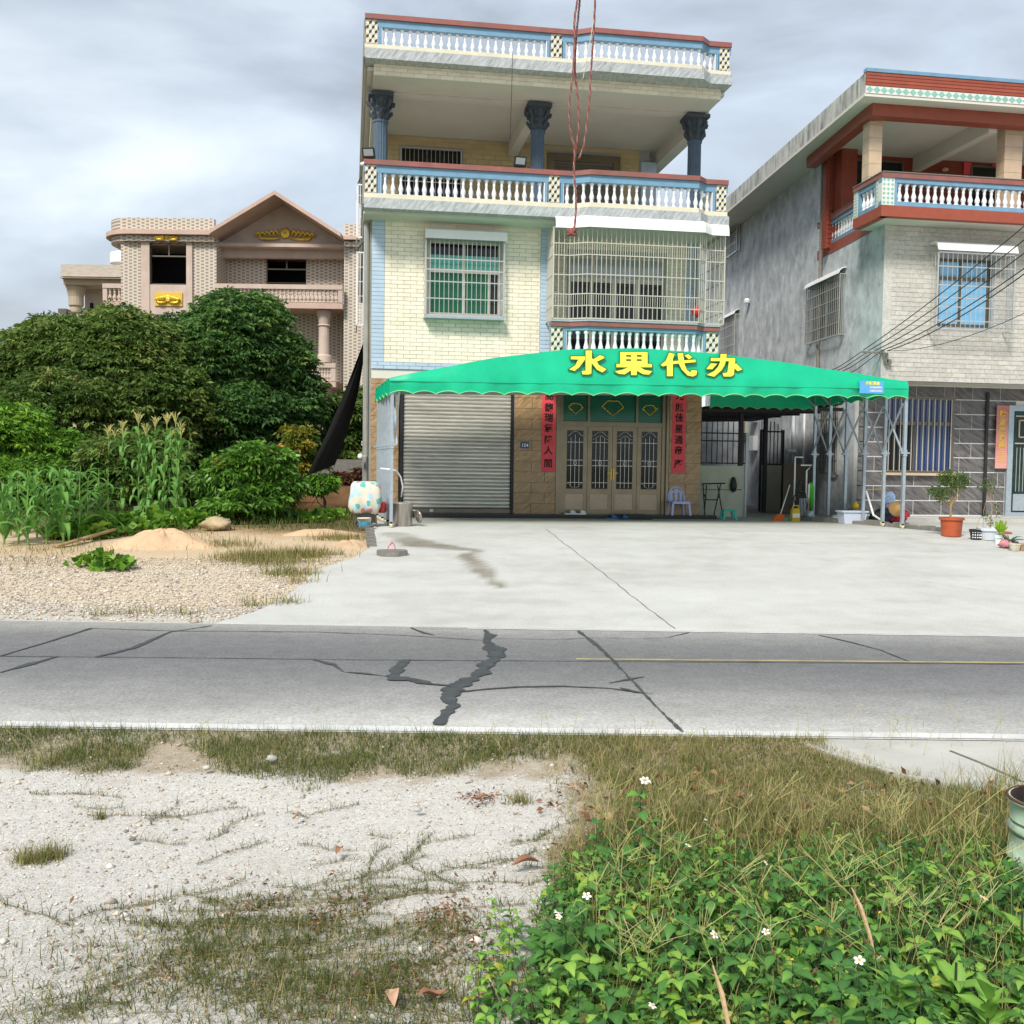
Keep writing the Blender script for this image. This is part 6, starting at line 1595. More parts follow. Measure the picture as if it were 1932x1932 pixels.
for k, (px, lab, cc) in enumerate(((1914,'flat whitish flower pot with dry rim','stained white pot'),(1930,'brown stained pot cut by the right edge','rusty pot'))):
    x = onY(px, 1050, 15.2)[0]; z = G(x, 15.2)+.018
    ONE('plant_pot', MB().lathe([(.07,0),(.09,.09),(.10,.10),(.10,.12),(.085,.12),(.08,.08),(0,.08)], (x,15.2,z), 12), mat(cc, (.50,.46,.36,1) if k == 0 else (.35,.22,.13,1), .7, .35, 14), lab, 'plant pot')
x = onY(1895, 1018, 17.3)[0]; ONE('manhole_cover', MB().lathe([(.30,0),(.30,.03),(.27,.04),(0,.04)], (x, 17.6, G(x,17.6)+.01), 20), m_terra, 'low round reddish cover behind the pots', 'cover')
# red balloon-like bag in the cage
x, z = onY(1316, 587, 21.8); ONE('red_bag', MB().lathe([(.02,-.02),(.09,.05),(.12,.12),(.10,.17),(.05,.20),(.0,.27)], (x, 21.85, z-.12), 12), mat('bright red plastic', (.75,.03,.03,1), .4), 'bright red heart shaped bag hanging in the balcony cage', 'red bag', smooth=True)

# ------------------------------------------------------------------ villa beyond the trees (faces the camera, so it is built in a turned frame)
def vframe(obj_, d=0): obj_.rotation_euler = (0, 0, -PSI)
def vp(cx, cy, d):      # crop coordinates of the photograph's left upper part -> local right, up
    px, py = cx*.3667, 322+cy*.3667
    hy = 875.6+.0137*(px-966)
    return ((px-966)/1932*d, HC+(hy-py)/1932*d)
m_vtile = bpy.data.materials.new('checked beige tile'); m_vtile.use_nodes = True
t_ = m_vtile.node_tree; b_ = t_.nodes['Principled BSDF']; b_.inputs['Roughness'].default_value = .5
gN = t_.nodes.new('ShaderNodeTexCoord'); mpv = t_.nodes.new('ShaderNodeMapping'); mpv.inputs['Rotation'].default_value = (-math.pi/2, 0, 0)
brk = t_.nodes.new('ShaderNodeTexBrick'); brk.inputs['Scale'].default_value = 1; brk.inputs['Brick Width'].default_value = .48; brk.inputs['Row Height'].default_value = .19; brk.inputs['Mortar Size'].default_value = .0; brk.offset = 0
def chk():
    # dark tablets in every second cell of a half-drop grid
    sx = t_.nodes.new('ShaderNodeSeparateXYZ'); t_.links.new(gN.outputs['Object'], sx.inputs[0])
    ad = t_.nodes.new('ShaderNodeMath'); ad.operation = 'ADD'; t_.links.new(sx.outputs['X'], ad.inputs[0]); t_.links.new(sx.outputs['Y'], ad.inputs[1])
    def cell(o, s, off=0.):
        m1 = t_.nodes.new('ShaderNodeMath'); m1.operation = 'MULTIPLY_ADD'; m1.inputs[1].default_value = 1/s; m1.inputs[2].default_value = off; t_.links.new(o, m1.inputs[0])
        f1 = t_.nodes.new('ShaderNodeMath'); f1.operation = 'FRACT'; t_.links.new(m1.outputs[0], f1.inputs[0])
        return f1.outputs[0]
    def inside(f, lo, hi):
        a = t_.nodes.new('ShaderNodeMath'); a.operation = 'GREATER_THAN'; a.inputs[1].default_value = lo; t_.links.new(f, a.inputs[0])
        b = t_.nodes.new('ShaderNodeMath'); b.operation = 'LESS_THAN'; b.inputs[1].default_value = hi; t_.links.new(f, b.inputs[0])
        c = t_.nodes.new('ShaderNodeMath'); c.operation = 'MULTIPLY'; t_.links.new(a.outputs[0], c.inputs[0]); t_.links.new(b.outputs[0], c.inputs[1]); return c.outputs[0]
    def both(a, b, op='MULTIPLY'):
        c = t_.nodes.new('ShaderNodeMath'); c.operation = op; t_.links.new(a, c.inputs[0]); t_.links.new(b, c.inputs[1]); return c.outputs[0]
    A = both(inside(cell(ad.outputs[0], .40), .05, .38), inside(cell(sx.outputs['Z'], .145), .2, .72))
    B = both(inside(cell(ad.outputs[0], .40, .5), .05, .38), inside(cell(sx.outputs['Z'], .145, .5), .2, .72))
    return both(A, B, 'MAXIMUM')
f_ = chk(); mxv = t_.nodes.new('ShaderNodeMix'); mxv.data_type = 'RGBA'; mxv.inputs['A'].default_value = (.56,.49,.39,1); mxv.inputs['B'].default_value = (.26,.21,.185,1)
t_.links.new(f_, mxv.inputs['Factor']); t_.links.new(mxv.outputs['Result'], b_.inputs['Base Color'])
m_vpink = mat('dusty pink stone paint', (.52,.41,.345,1), .8, .1, 2, stain=.15)
m_vpink2 = mat('rose stone trim', (.50,.355,.29,1), .7, .1, 2)
vl = T('villa', 'pink and beige villa with gabled roof behind the dark trees', 'house', (0,0,0), local=True); vframe(vl)
D0 = 46.
def vbox(cx0, cx1, cy0, cy1, d0, d1, mb=None):
    mb = mb or MB(); x0, z1 = vp(cx0, cy0, d0); x1, z0 = vp(cx1, cy1, d0); return mb.box(x0, x1, d0, d1, z0, z1)
def vwall(cx0, cx1, cy0, cy1, d, holes, nm='wall', m=m_vtile, th=.3):
    x0, z1 = vp(cx0, cy0, d); x1, z0 = vp(cx1, cy1, d)
    hs = [(vp(a, 0, d)[0], vp(b, 0, d)[0], vp(0, e, d)[1], vp(0, c, d)[1]) for a, b, c, e in holes]
    return P(nm, wall_holes(MB(), x0, x1, .3, z1, d, d+th, hs), m, vl)
vwall(625, 1112, 335, 1500, D0, [(770,958,375,595)])
vwall(1112, 1762, 435, 1500, D0+1.6, [(1365,1570,440,590)])
vwall(1762, 2000, 360, 1500, D0, [])
x0, _ = vp(1112, 0, D0); P('wall', MB().box(x0-.25, x0, D0+.3, D0+1.6, 3, vp(0,350,D0)[1]), m_vtile, vl)
x0, _ = vp(1762, 0, D0); P('wall', MB().box(x0, x0+.25, D0+.3, D0+1.6, 3, vp(0,360,D0)[1]), m_vtile, vl)
x0, _ = vp(625, 0, D0); x1, _ = vp(2000, 0, D0); zt = vp(0, 380, D0)[1]
P('back_walls', MB().box(x0, x0+.3, D0+.3, D0+9, 1, zt).box(x1-.3, x1, D0+.3, D0+9, 1, zt).box(x0, x1, D0+9, D0+9.3, 1, zt), m_vtile, vl)
P('room', MB().box(x0+.3, x1-.3, D0+4, D0+4.2, 1, zt), m_dark, vl)
P('roof_deck', MB().box(x0, x1, D0+.3, D0+9.2, zt, zt+.15), m_vpink, vl)
# rounded parapet and cornice
def parapet(cy0, cy1, out, m, nm, x_right=1108):
    xa_, _ = vp(1765, 0, D0); xb_, _ = vp(1990, 0, D0); P(nm, MB().box(xa_, xb_, D0-.25-out, D0+.04, vp(0, cy1+14, D0)[1], vp(0, cy0+18, D0)[1]), m, vl)
    pts = []; xl, _ = vp(540, 0, D0); xr, _ = vp(x_right, 0, D0); rC = 1.3
    for a in np.linspace(-math.pi/2, -math.pi, 9): pts.append((xl+rC+(rC+out)*math.cos(a), D0+rC-.25+(rC+out)*math.sin(a)))
    pts = [(xr, D0-.25-out)]+pts+[(xl-out, D0+9)]; pts = pts[::-1]; cy1 += 0
    z1 = vp(0, cy0, D0)[1]; z0 = vp(0, cy1, D0)[1]
    mb = MB(); prof_line(mb, pts, (-.3, 0, z0, z1)); P(nm, mb, m, vl)
parapet(257, 320, 0, m_vtile, 'parapet'); parapet(320, 342, .22, m_vpink2, 'cornice'); parapet(343, 372, .0, m_vtile, 'eave_band')
xl, _ = vp(545, 0, D0); xr, _ = vp(640, 0, D0); P('soffit', MB().box(xl+.2, xr, D0+.9, D0+9, vp(0,374,D0)[1]-.02, vp(0,374,D0)[1]+.08), m_vpink, vl)
# gable
def vpt(cx, cy, d): a = vp(cx, cy, D0); return (a[0], d, a[1])
gp_ = [(1105,343),(1430,150),(1760,358)]
g0, g1, g2 = [vp(a, b, D0) for a, b in gp_]
e0, e1, e2 = [vp(a, b+20, D0) for a, b in gp_]
rf = MB()
for (A, B, A2, B2) in ((g0, g1, e0, e1), (g1, g2, e1, e2)):
    rf.hexa([(A2[0],D0-.9,A2[1]),(B2[0],D0-.9,B2[1]),(B2[0],D0+5,B2[1]),(A2[0],D0+5,A2[1]),(A[0],D0-.9,A[1]),(B[0],D0-.9,B[1]),(B[0],D0+5,B[1]),(A[0],D0+5,A[1])])
P('gable_roof', rf, m_vpink2, vl)
q = [vp(1112, 440, D0), vp(1762, 445, D0), vp(1762, 366, D0), vp(1430, 172, D0), vp(1108, 352, D0)]
P('gable_wall', MB().prism([q[0], q[1], q[2], q[3], q[4]], D0+.9, D0+1.2, 'y'), m_vpink, vl)
def ornament(cx, cy, w_, h_, d, nm='gold_ornament'):
    x, z = vp(cx, cy, d); s = w_*.3667/1932*d; hh = h_*.3667/1932*d; mb = MB()
    mb.lathe([(0,-.02),(hh*.36,0),(hh*.3,.06),(hh*.2,.03),(0,.10)], (0,0,0), 14)
    mb.v = [(x+v[0], d-.05-v[2], z+.02+v[1]) for v in mb.v]
    mb2 = MB(); 
    for sg in (-1, 1):
        for k in range(5):
            t = .12+k*.085; a0 = (x+sg*s*t, d-.06, z-hh*.12); 
            mb2.tube([a0, (x+sg*s*(t+.05), d-.1, z+hh*(.28-.05*k)), (x+sg*s*(t+.1), d-.08, z+hh*(.02-.03*k)), (x+sg*s*(t+.05), d-.06, z-hh*.16)], [.05,.08,.07,.03], 5)
        mb2.tube([(x+sg*s*.1,d-.05,z-hh*.3),(x+sg*s*.3,d-.07,z-hh*.36),(x+sg*s*.45,d-.07,z-hh*.34),(x+sg*s*.5,d-.07,z-hh*.14),(x+sg*s*.46,d-.07,z-hh*.08)], [.05,.07,.07,.05,.03], 6)
    for k in range(5): a = math.pi*(.2+.15*k); mb2.tube([(x,d-.05,z+.05),(x+hh*.5*math.cos(a),d-.07,z+hh*.5*math.sin(a))], [.05,.03], 5)
    mb.add(mb2.v, mb2.f)
    P(nm, mb, m_gold, vl, smooth=True)
ornament(1463, 345, 270, 72, D0+.88); ornament(860, 362, 105, 26, D0-.2)
# left window surround
for a, b in ((727,770),(958,988)): P('pilaster', vbox(a, b, 368, 1500, D0-.1, D0-.002), m_vpink, vl)
P('lintel', vbox(722, 994, 345, 357, D0-.25, D0-.002), m_vpink2, vl); P('lintel', vbox(735, 985, 358, 374, D0-.14, D0-.002), m_vpink, vl)
P('apron_panel', vbox(770.5, 957.5, 596, 750, D0-.06, D0-.002), m_vpink, vl)
P('gold_plaque', vbox(796, 937, 636, 706, D0-.12, D0-.065), m_gold, vl); ornament(866, 672, 105, 52, D0-.12)
def vwin(cx0, cx1, cy0, cy1, d, tr_, mid):
    x0, z1 = vp(cx0, cy0, d); x1, z0 = vp(cx1, cy1, d); zt = vp(0, tr_, d)[1]; xm = vp(mid, 0, d)[0]
    P('window', wall_holes(MB(), x0, x1, z0, z1, d+.1, d+.16, [(x0+.04,x1-.04,z0+.03,zt-.03),(x0+.04,xm-.03,zt+.03,z1-.04),(xm+.03,x1-.04,zt+.03,z1-.04)]), m_doordark, vl)
    P('interior', MB().box(x0-.5, x1+.5, d+2.2, d+2.3, z0-.5, z1+.5), m_dark, vl)
vwin(770, 958, 375, 595, D0, 440, 866); vwin(1365, 1570, 440, 590, D0+1.6, 498, 1467)
vbl = baluster_mesh('baluster', .88, .10, m_vpink, 7)
def vbalc(cx0, cx1, cyt, cyb, d, back=1.55, step=20.5):
    x0, zt = vp(cx0, cyt, d); x1, zb = vp(cx1, cyb, d)
    B = P('balcony', MB().box(x0, x1, d, d+back, zb, zb+.26), m_vpink2, vl)
    P('rail', MB().box(x0, x1, d-.05, d+.2, zt-.2, zt), m_vpink, B)
    s = (zt-.2-zb-.26)/.88
    n = int((x1-x0)/(step*.3667/1932*d))
    for i in range(n+1):
        x = x0+.1+(x1-x0-.2)*i/n; o = I('baluster', vbl, B, (x, d+.08, zb+.26), scl=(1, 1, s))
    for xx in (x0, x1-.2): P('end_post', MB().box(xx+.001, xx+.199, d-.02, d+.19, zb+.262, zt-.202), m_vpink, B)
    return B
vbalc(1102, 1755, 592, 720, D0-.4, 1.9); vbalc(1612, 1722, 995, 1118, D0-.4, 1.9, 18)
vbalc(532, 648, 592, 712, D0+.3, 1.9, 26)
for cx, c0, c1 in ((1658, 728, 992), (1660, 1130, 1500)):
    x, zt = vp(cx, c0, D0); _, zb = vp(cx, c1, D0); zb = max(zb, .5); P('column', MB().lathe([(.36,0),(.33,.3),(.26,.36),(.24,zt-zb-.7),(.30,zt-zb-.66),(.25,zt-zb-.6),(.34,zt-zb-.1),(.38,zt-zb)], (x, D0+.2, zb), 16), m_vpink, vl)
# second villa, further back to the left
D0 = 60.
v2 = T('villa', 'cream villa with columned roof terrace and white tank far behind the left trees', 'house', (0,0,0), local=True); vframe(v2)
m_v2 = mat('washed cream stone', (.42,.34,.25,1), .8, .1, 1); m_v2b = mat('mottled pale tile', (.46,.40,.34,1), .8, .2, 3, streak=(1,1,5))
def v2box(a, b, c, e, d0, d1, m, nm): P(nm, vbox(a, b, c, e, d0, d1), m, v2)
v2box(318, 720, 494, 560, 60, 70, m_v2b, 'parapet'); v2box(312, 720, 560, 568, 59.8, 70, m_v2, 'cornice'); v2box(330, 720, 569, 602, 60.2, 70, m_v2, 'beam')
v2box(440, 720, 603, 1400, 62, 70, m_v2b, 'wall'); v2box(466, 482, 690, 735, 61.95, 61.999, m_dark, 'window')
x, zt = vp(381, 603, 60.5); _, zb = vp(381, 770, 60.5); P('column', MB().lathe([(.42,0),(.34,.2),(.33,zt-zb-1.2),(.42,zt-zb-1.1),(.42,zt-zb-.6),(.55,zt-zb-.1),(.6,zt-zb)], (x, 60.9, zb), 16), m_v2, v2)
v2box(300, 720, 770, 1400, 60.2, 62, m_v2, 'wall')
v2box(303, 345, 718, 742, 60, 60.6, m_doordark, 'post'); v2box(345, 540, 733, 742, 60.1, 60.3, m_doordark, 'railing')
for i in range(12): v2box(350+i*16, 358+i*16, 742, 769, 60.15, 60.3, m_v2, 'baluster')
x, zt = vp(606, 432, 66); _, zb = vp(606, 494, 66); P('water_tank', MB().lathe([(.1,0),(.9,.1),(.9,zt-zb-.15),(.85,zt-zb)], (x+.3, 66.5, zb), 18), m_pwhite, v2)
D0 = 75.
v3 = T('far_house', 'salmon pink house with blue windows at the far left edge', 'house', (0,0,0), local=True); vframe(v3)
x0, z1 = vp(-150, 850, 75); x1, z0 = vp(62, 1500, 75); P('wall', MB().box(x0, x1, 75, 84, .4, z1), mat('salmon wall', (.45,.22,.18,1), .8, .1), v3)
P('side_wall', MB().box(x1+.002, x1+1.1, 75.2, 84, .4, z1-.1), m_v2b, v3)
q = [vp(-160,800,75), vp(0,818,75), vp(85,850,75), vp(85,862,75), vp(-160,862,75)]; P('roof', MB().prism(q[::-1], 74.6, 84, 'y'), m_v2b, v3)
for a, b in ((-10, 24), (-90,-50)):
    for c in (880, 930): P('window', vbox(a, b, c, c+32, 74.9, 74.99), m_blueglass, v3)

# ------------------------------------------------------------------ shade net by the house
def net():
    mb = MB(); TL_ = Vector(V3(689, 636, 23.0)); BL = Vector(V3(577, 899, 21.5)); BR = Vector(V3(632, 877, 22.6)); T2 = TL_+Vector((.02, .35, -.05))
    n = 16; k = 5
    for i in range(n+1):
        t = i/n; a = TL_.lerp(BL, t); b = T2.lerp(BR, t)
        a -= Vector((.0,0,.14))*math.sin(t*math.pi); b += Vector((.10,0,-.06))*math.sin(t*math.pi)
        for j in range(k+1):
            s = j/k; p = a.lerp(b, s)+Vector((0, .10*math.sin(s*9+t*3), .0)); mb.v.append(tuple(p))
    for i in range(n):
        for j in range(k): q = i*(k+1)+j; mb.f.append((q, q+1, q+k+2, q+k+1))
    mb.tube([BL, BL+Vector((-.12,-.3,-.5))], .008, 4); mb.tube([BR, BR+Vector((-.5,-.2,-.9))], .006, 4)
    return mb
ONE('shade_net', net(), mat('black shade cloth', (.006,.005,.005,1), .95, .2), 'black shade net stretched from the house corner down to the bushes', 'shade net', smooth=True)
ONE('garden_wall', MB().box(-3.0, .30, 26, 26.2, .4, 1.75), m_kerb, 'old cement wall in the shade left of the house', 'wall')

m_dirt = mat('rusty earth bank', (.16,.085,.04,1), .95, .3, 3, bump=.5)
ONE('earth_bank', lump(-.9, 24.2, .3, 1.5, .8, .95, 9), m_dirt, 'brown earth bank below the shade net', 'earth bank', smooth=True)

# ------------------------------------------------------------------ trees
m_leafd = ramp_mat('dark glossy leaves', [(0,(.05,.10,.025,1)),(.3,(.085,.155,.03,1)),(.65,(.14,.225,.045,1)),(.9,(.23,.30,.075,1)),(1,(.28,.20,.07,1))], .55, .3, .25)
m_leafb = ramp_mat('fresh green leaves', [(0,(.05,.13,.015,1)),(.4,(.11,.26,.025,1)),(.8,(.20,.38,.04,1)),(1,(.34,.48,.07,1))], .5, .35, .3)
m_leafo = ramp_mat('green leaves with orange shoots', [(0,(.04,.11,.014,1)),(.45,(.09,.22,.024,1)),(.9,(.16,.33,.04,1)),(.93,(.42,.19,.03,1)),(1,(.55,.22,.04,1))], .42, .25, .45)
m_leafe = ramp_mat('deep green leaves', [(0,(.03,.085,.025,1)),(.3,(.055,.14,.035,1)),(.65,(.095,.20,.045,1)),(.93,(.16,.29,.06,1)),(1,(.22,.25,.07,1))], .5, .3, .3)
m_bark = mat('grey brown bark', (.07,.055,.04,1), .95, .4, 12, bump=.6)
def tree(name, lab, base, lobes, nclump, per, lsz, m, seed, cat='tree', droop=.55, trunk=.16, top_tint=0., orange=0.):
    """lobes (x,y,z,rx,ry,rz); rosettes of drooping leaves on shells of many small sub-lobes"""
    r = np.random.default_rng(seed); t = T(name, lab, cat, base); B = np.array(base)
    tb = MB(); L0 = np.array(lobes, float)
    tb.tube([base, (base[0]+.05, base[1], base[2]+(L0[:,2].mean()-base[2])*.5), (L0[:,0].mean(), L0[:,1].mean(), L0[:,2].mean())], [trunk, trunk*.8, trunk*.4], 8)
    for l in L0: tb.tube([(base[0]+.02, base[1], base[2]+(l[2]-base[2])*.35), ((base[0]+l[0])/2, (base[1]+l[1])/2, (base[2]+l[2])/2), (l[0], l[1], l[2]+l[5]*.4)], [trunk*.6, trunk*.35, trunk*.12], 6)
    P('trunk', tb, m_bark, t)
    vol = L0[:,3]*L0[:,5]; subs = []
    ns = max(18, nclump//26)
    for k in r.choice(len(L0), ns, p=vol/vol.sum()):
        d = r.normal(size=3); d /= np.linalg.norm(d); d[1] = -abs(d[1]) if r.random() < .65 else d[1]; d[2] = abs(d[2])*1.0 if r.random() < .6 else d[2]
        c = L0[k,:3]+d*L0[k,3:6]*.78; q = min(L0[k,3:6])*r.uniform(.22,.46)
        subs.append((*c, q, r.random()))
    subs = np.array(subs)
    ks = r.choice(ns, nclump, p=(subs[:,3]**2)/(subs[:,3]**2).sum())
    d = r.normal(size=(nclump,3)); d /= np.linalg.norm(d, axis=1)[:,None]; d[:,2] = np.where(r.random(nclump) < .7, np.abs(d[:,2]), d[:,2])
    Cc = subs[ks,:3]+d*subs[ks,3:4]*(.75+.35*r.random((nclump,1)))*np.array([1,1,.8])
    # a second, deeper population so the crown has body
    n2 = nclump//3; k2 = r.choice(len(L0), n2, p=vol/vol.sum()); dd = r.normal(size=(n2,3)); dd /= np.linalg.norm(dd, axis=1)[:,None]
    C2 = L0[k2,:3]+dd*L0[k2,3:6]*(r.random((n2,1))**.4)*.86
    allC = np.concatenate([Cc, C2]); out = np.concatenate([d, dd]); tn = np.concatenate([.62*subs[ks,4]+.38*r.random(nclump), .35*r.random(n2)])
    allC[:,2] = np.maximum(allC[:,2], base[2]+.06)
    n = len(allC)*per; P0 = np.repeat(allC, per, 0); O = np.repeat(out, per, 0); tt = np.repeat(tn, per)+r.normal(0, .08, n)
    phi = np.tile(np.linspace(0, 2*math.pi, per, endpoint=False), len(allC))+np.repeat(r.random(len(allC))*6.28, per)
    el = r.uniform(-.35, .5, n)
    D = np.stack([np.cos(phi)*np.cos(el), np.sin(phi)*np.cos(el), np.sin(el)], 1)+O*.55
    if orange:
        oc = r.random(nclump) < orange*(Cc[:,2] > np.quantile(Cc[:,2], .35)); tt[:nclump*per] = np.where(np.repeat(oc, per), .97, np.minimum(tt[:nclump*per], .88)); tt[nclump*per:] = np.minimum(tt[nclump*per:], .8)
    V, F, ti = leaves(P0+D*.03, D, lsz, r, droop=droop, aspect=.34, tint=np.clip(tt, 0, 1))
    V[:,2] = np.maximum(V[:,2], base[2]+.01)
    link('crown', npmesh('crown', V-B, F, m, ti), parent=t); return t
def lob(px, py, Y, rpx, rpy=None, ry=None):
    """crown lobe centred on a point of the photograph at depth Y, radii in photograph pixels"""
    x, y, z = V3(px, py, Y); k = Y*1.0/1932; rpy = rpy or rpx
    return (x, y, z, rpx*k, (ry or rpx*.9)*k, rpy*k)
tb_ = lambda px, Y: (onY(px, 900, Y)[0], Y, .5)
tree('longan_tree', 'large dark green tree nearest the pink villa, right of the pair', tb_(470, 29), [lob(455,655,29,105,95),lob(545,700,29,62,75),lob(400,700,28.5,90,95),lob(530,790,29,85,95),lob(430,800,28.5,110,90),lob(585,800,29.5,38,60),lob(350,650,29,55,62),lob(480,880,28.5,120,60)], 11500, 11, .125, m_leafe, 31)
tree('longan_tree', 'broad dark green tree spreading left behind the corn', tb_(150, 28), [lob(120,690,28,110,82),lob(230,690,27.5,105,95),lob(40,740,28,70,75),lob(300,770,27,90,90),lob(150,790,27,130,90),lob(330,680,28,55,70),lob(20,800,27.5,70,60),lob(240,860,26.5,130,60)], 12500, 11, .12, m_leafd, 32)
tree('tree', 'dark bushy tree in the gap between shade net and house', tb_(655, 30), [lob(650,800,30,40,70),lob(680,760,31,30,50),lob(640,870,30,50,50)], 1100, 10, .18, m_leafd, 33)
tree('tree', 'bright green rounded tree at the left edge behind the short corn', tb_(20, 23.5), [lob(20,840,23.5,78,72),lob(95,860,23.5,55,50),lob(-50,850,23.5,80,80),lob(60,910,23,90,50),lob(130,900,23.5,50,40),lob(5,800,23.5,55,40)], 4200, 11, .13, m_leafb, 34)
tree('mango_bush', 'rounded bush with orange new shoots beside the tall corn', tb_(470, 20.3), [lob(490,890,20.2,62,52),lob(430,915,20.2,55,50),lob(520,930,20.1,48,52),lob(460,955,20,75,36),lob(405,940,20.3,30,40),lob(480,868,20.2,34,30)], 2600, 11, .12, m_leafo, 35, 'bush', orange=.035, trunk=.06)
m_yel = ramp_mat('yellowing leaves', [(0,(.05,.08,.01,1)),(.5,(.16,.20,.02,1)),(1,(.42,.28,.03,1))], .5, .3)
tree('shrub', 'yellowing thin shrub behind the orange shooted bush', tb_(575, 24), [lob(570,850,24,34,45),lob(590,885,24,30,30),lob(545,830,24.5,24,26)], 420, 9, .12, m_yel, 36, 'shrub', trunk=.04)
tree('shrub', 'small light green shrub under the shade net', tb_(610, 22), [lob(612,915,22,26,18),lob(590,920,22,18,14)], 160, 9, .13, m_leafb, 37, 'shrub', trunk=.03)
m_dry = ramp_mat('dry brown foliage', [(0,(.05,.02,.012,1)),(.6,(.14,.06,.03,1)),(1,(.28,.14,.06,1))], .8, .2)
tree('dead_shrub', 'heap of dry brown foliage against the old wall', tb_(655, 24.8), [lob(655,912,24.8,34,20),lob(680,905,24.8,14,26),lob(628,922,24.8,18,14)], 420, 8, .11, m_dry, 38, 'shrub', trunk=.03)
tree('shrub', 'leafy shrub filling the space between the corn stands', tb_(255, 22.5), [lob(250,900,22.5,50,50),lob(190,880,22.5,46,50),lob(310,900,22.5,44,46),lob(350,930,22.2,30,34)], 1300, 10, .13, m_leafd, 39, 'shrub', trunk=.04)
tree('hedge', 'dark undergrowth closing the garden behind the left trees', tb_(300, 33), [lob(100+i*95,905,33,75,52) for i in range(7)], 2600, 9, .22, m_leafd, 40, 'hedge', trunk=.05)

# ------------------------------------------------------------------ corn
m_corn = ramp_mat('corn leaf', [(0,(.045,.14,.025,1)),(.5,(.095,.26,.05,1)),(1,(.22,.44,.09,1))], .5, .35, .3)
m_tassel = mat('corn tassel', (.50,.47,.17,1), .8, .2, 20); m_stalk = mat('corn stalk', (.16,.27,.06,1), .5, .2, 8)
def cleaf(l, w_, up, arch, seed):
    r = random.Random(seed); n = 9; V = []; tn = []; z = 0; x = 0; an = up
    for i in range(n+1):
        t = i/n; ww = w_*(min(1, t*5+.35))*(1-t**2.2)+.002; tw = .35*math.sin(t*5+seed)
        V += [(x, -ww*math.cos(tw), z-ww*math.sin(tw)), (x, 0, z-.18*ww), (x, ww*math.cos(tw), z+ww*math.sin(tw))]; tn += [.35+.3*t, .85, .45+.3*t]
        an -= arch*(.35+1.6*t)/n*1.6; x += l/n*math.cos(an); z += l/n*math.sin(an)
    F = []
    for i in range(n):
        for j in range(2): a = i*3+j; F.append((a, a+1, a+4, a+3))
    return npmesh('leaf', np.array(V), np.array(F), m_corn, np.array(tn), True)
CL = [cleaf(.62,.046,1.25,1.9,1), cleaf(.70,.05,1.1,1.5,2), cleaf(.55,.042,1.35,1.2,3), cleaf(.75,.05,1.0,2.1,4)]
def corn(name, lab, grp, h, nl, tassel, seed, lscale=1.):
    r = random.Random(seed); t = T(name, lab, 'corn', (0,0,0), grp)
    P('stalk', MB().tube([(0,0,0),(.01,0,h*.4),(-.01,.01,h*.75),(0,0,h)], [.016,.014,.010,.005], 6), m_stalk, t)
    nl = int(nl*1.4)
    for i in range(nl):
        f = (i+1.2)/(nl+.6); a = i*math.pi+r.uniform(-.6,.6)
        o = link('leaf', CL[r.randrange(4)], (0, 0, h*f*.93), t); o.rotation_euler = (0, r.uniform(-.15,.15), a+r.uniform(-.3,.3)); s = lscale*r.uniform(.8,1.1)*(1.1-.35*f); o.scale = (s, s, s)
    if tassel:
        mb = MB(); mb.tube([(0,0,h-.02),(0,0,h+.26)], [.006,.003], 4)
        for k in range(14): a = k*2.4; l = r.uniform(.12,.2); z0 = h+.02+.1*r.random(); mb.tube([(0,0,z0),(l*.35*math.cos(a),l*.35*math.sin(a),z0+l*.8),(l*.6*math.cos(a),l*.6*math.sin(a),z0+l)], [.004,.007,.003], 4)
        P('tassel', mb, m_tassel, t)
        P('cob', MB().lathe([(.005,0),(.022,.04),(.025,.12),(.008,.2)], (.02,-.01,h*.52), 7), m_stalk, t)
    return t
tall = [corn('corn_plant', 'tall tasselled corn plant', 'tall tasselled corn', 1.62+.1*k, 10, True, 50+k) for k in range(3)]
short = [corn('corn_plant', 'short corn plant', 'short corn without tassels', 1.02+.08*k, 10, False, 60+k, 1.0) for k in range(3)]
tl = [(205,975,'leftmost'),(232,975,'second'),(262,985,''),(270,975,''),(283,978,''),(305,988,''),(318,972,''),(340,980,''),(352,972,'rightmost'),(243,966,''),(225,968,''),(330,985,'')]
P_tall = 'tall corn plant with yellow tassel in the stand before the dark trees'
for i, (px, py, w_) in enumerate(tl):
    q = gp(px, py); lab = P_tall if not w_ else {'leftmost':'leftmost tall tasselled corn plant of the stand','second':'tall tasselled corn plant next to the leftmost one','rightmost':'rightmost tall tasselled corn plant beside the orange shooted bush'}[w_]
    src = tall[i % 3]
    if i < 3: src.location = q; src.rotation_euler = (0,0,R.uniform(0,6.28)); src['label'] = lab
    else: clone(src, q, R.uniform(0, 6.28), R.uniform(.9, 1.08), lab, (R.uniform(-.06,.06), R.uniform(-.06,.06)))
sl_ = [(8,1028),(35,1026),(53,1030),(88,1028),(120,1026),(148,1020),(163,1015),(188,1012),(70,1015),(20,1010),(105,1012),(135,1006)]
for i, (px, py) in enumerate(sl_):
    q = gp(px, py); src = short[i % 3]; lab = 'short green corn plant in the front row at the left edge'
    if i == 0: lab = 'leftmost short corn plant, cut by the left edge'
    if i == 7: lab = 'rightmost short corn plant of the front row, nearest the sand heap'
    if i < 3: src.location = q; src.rotation_euler = (0,0,R.uniform(0,6.28)); src['label'] = lab
    else: clone(src, q, R.uniform(0, 6.28), R.uniform(.85, 1.12), lab, (R.uniform(-.05,.05), R.uniform(-.05,.05)))

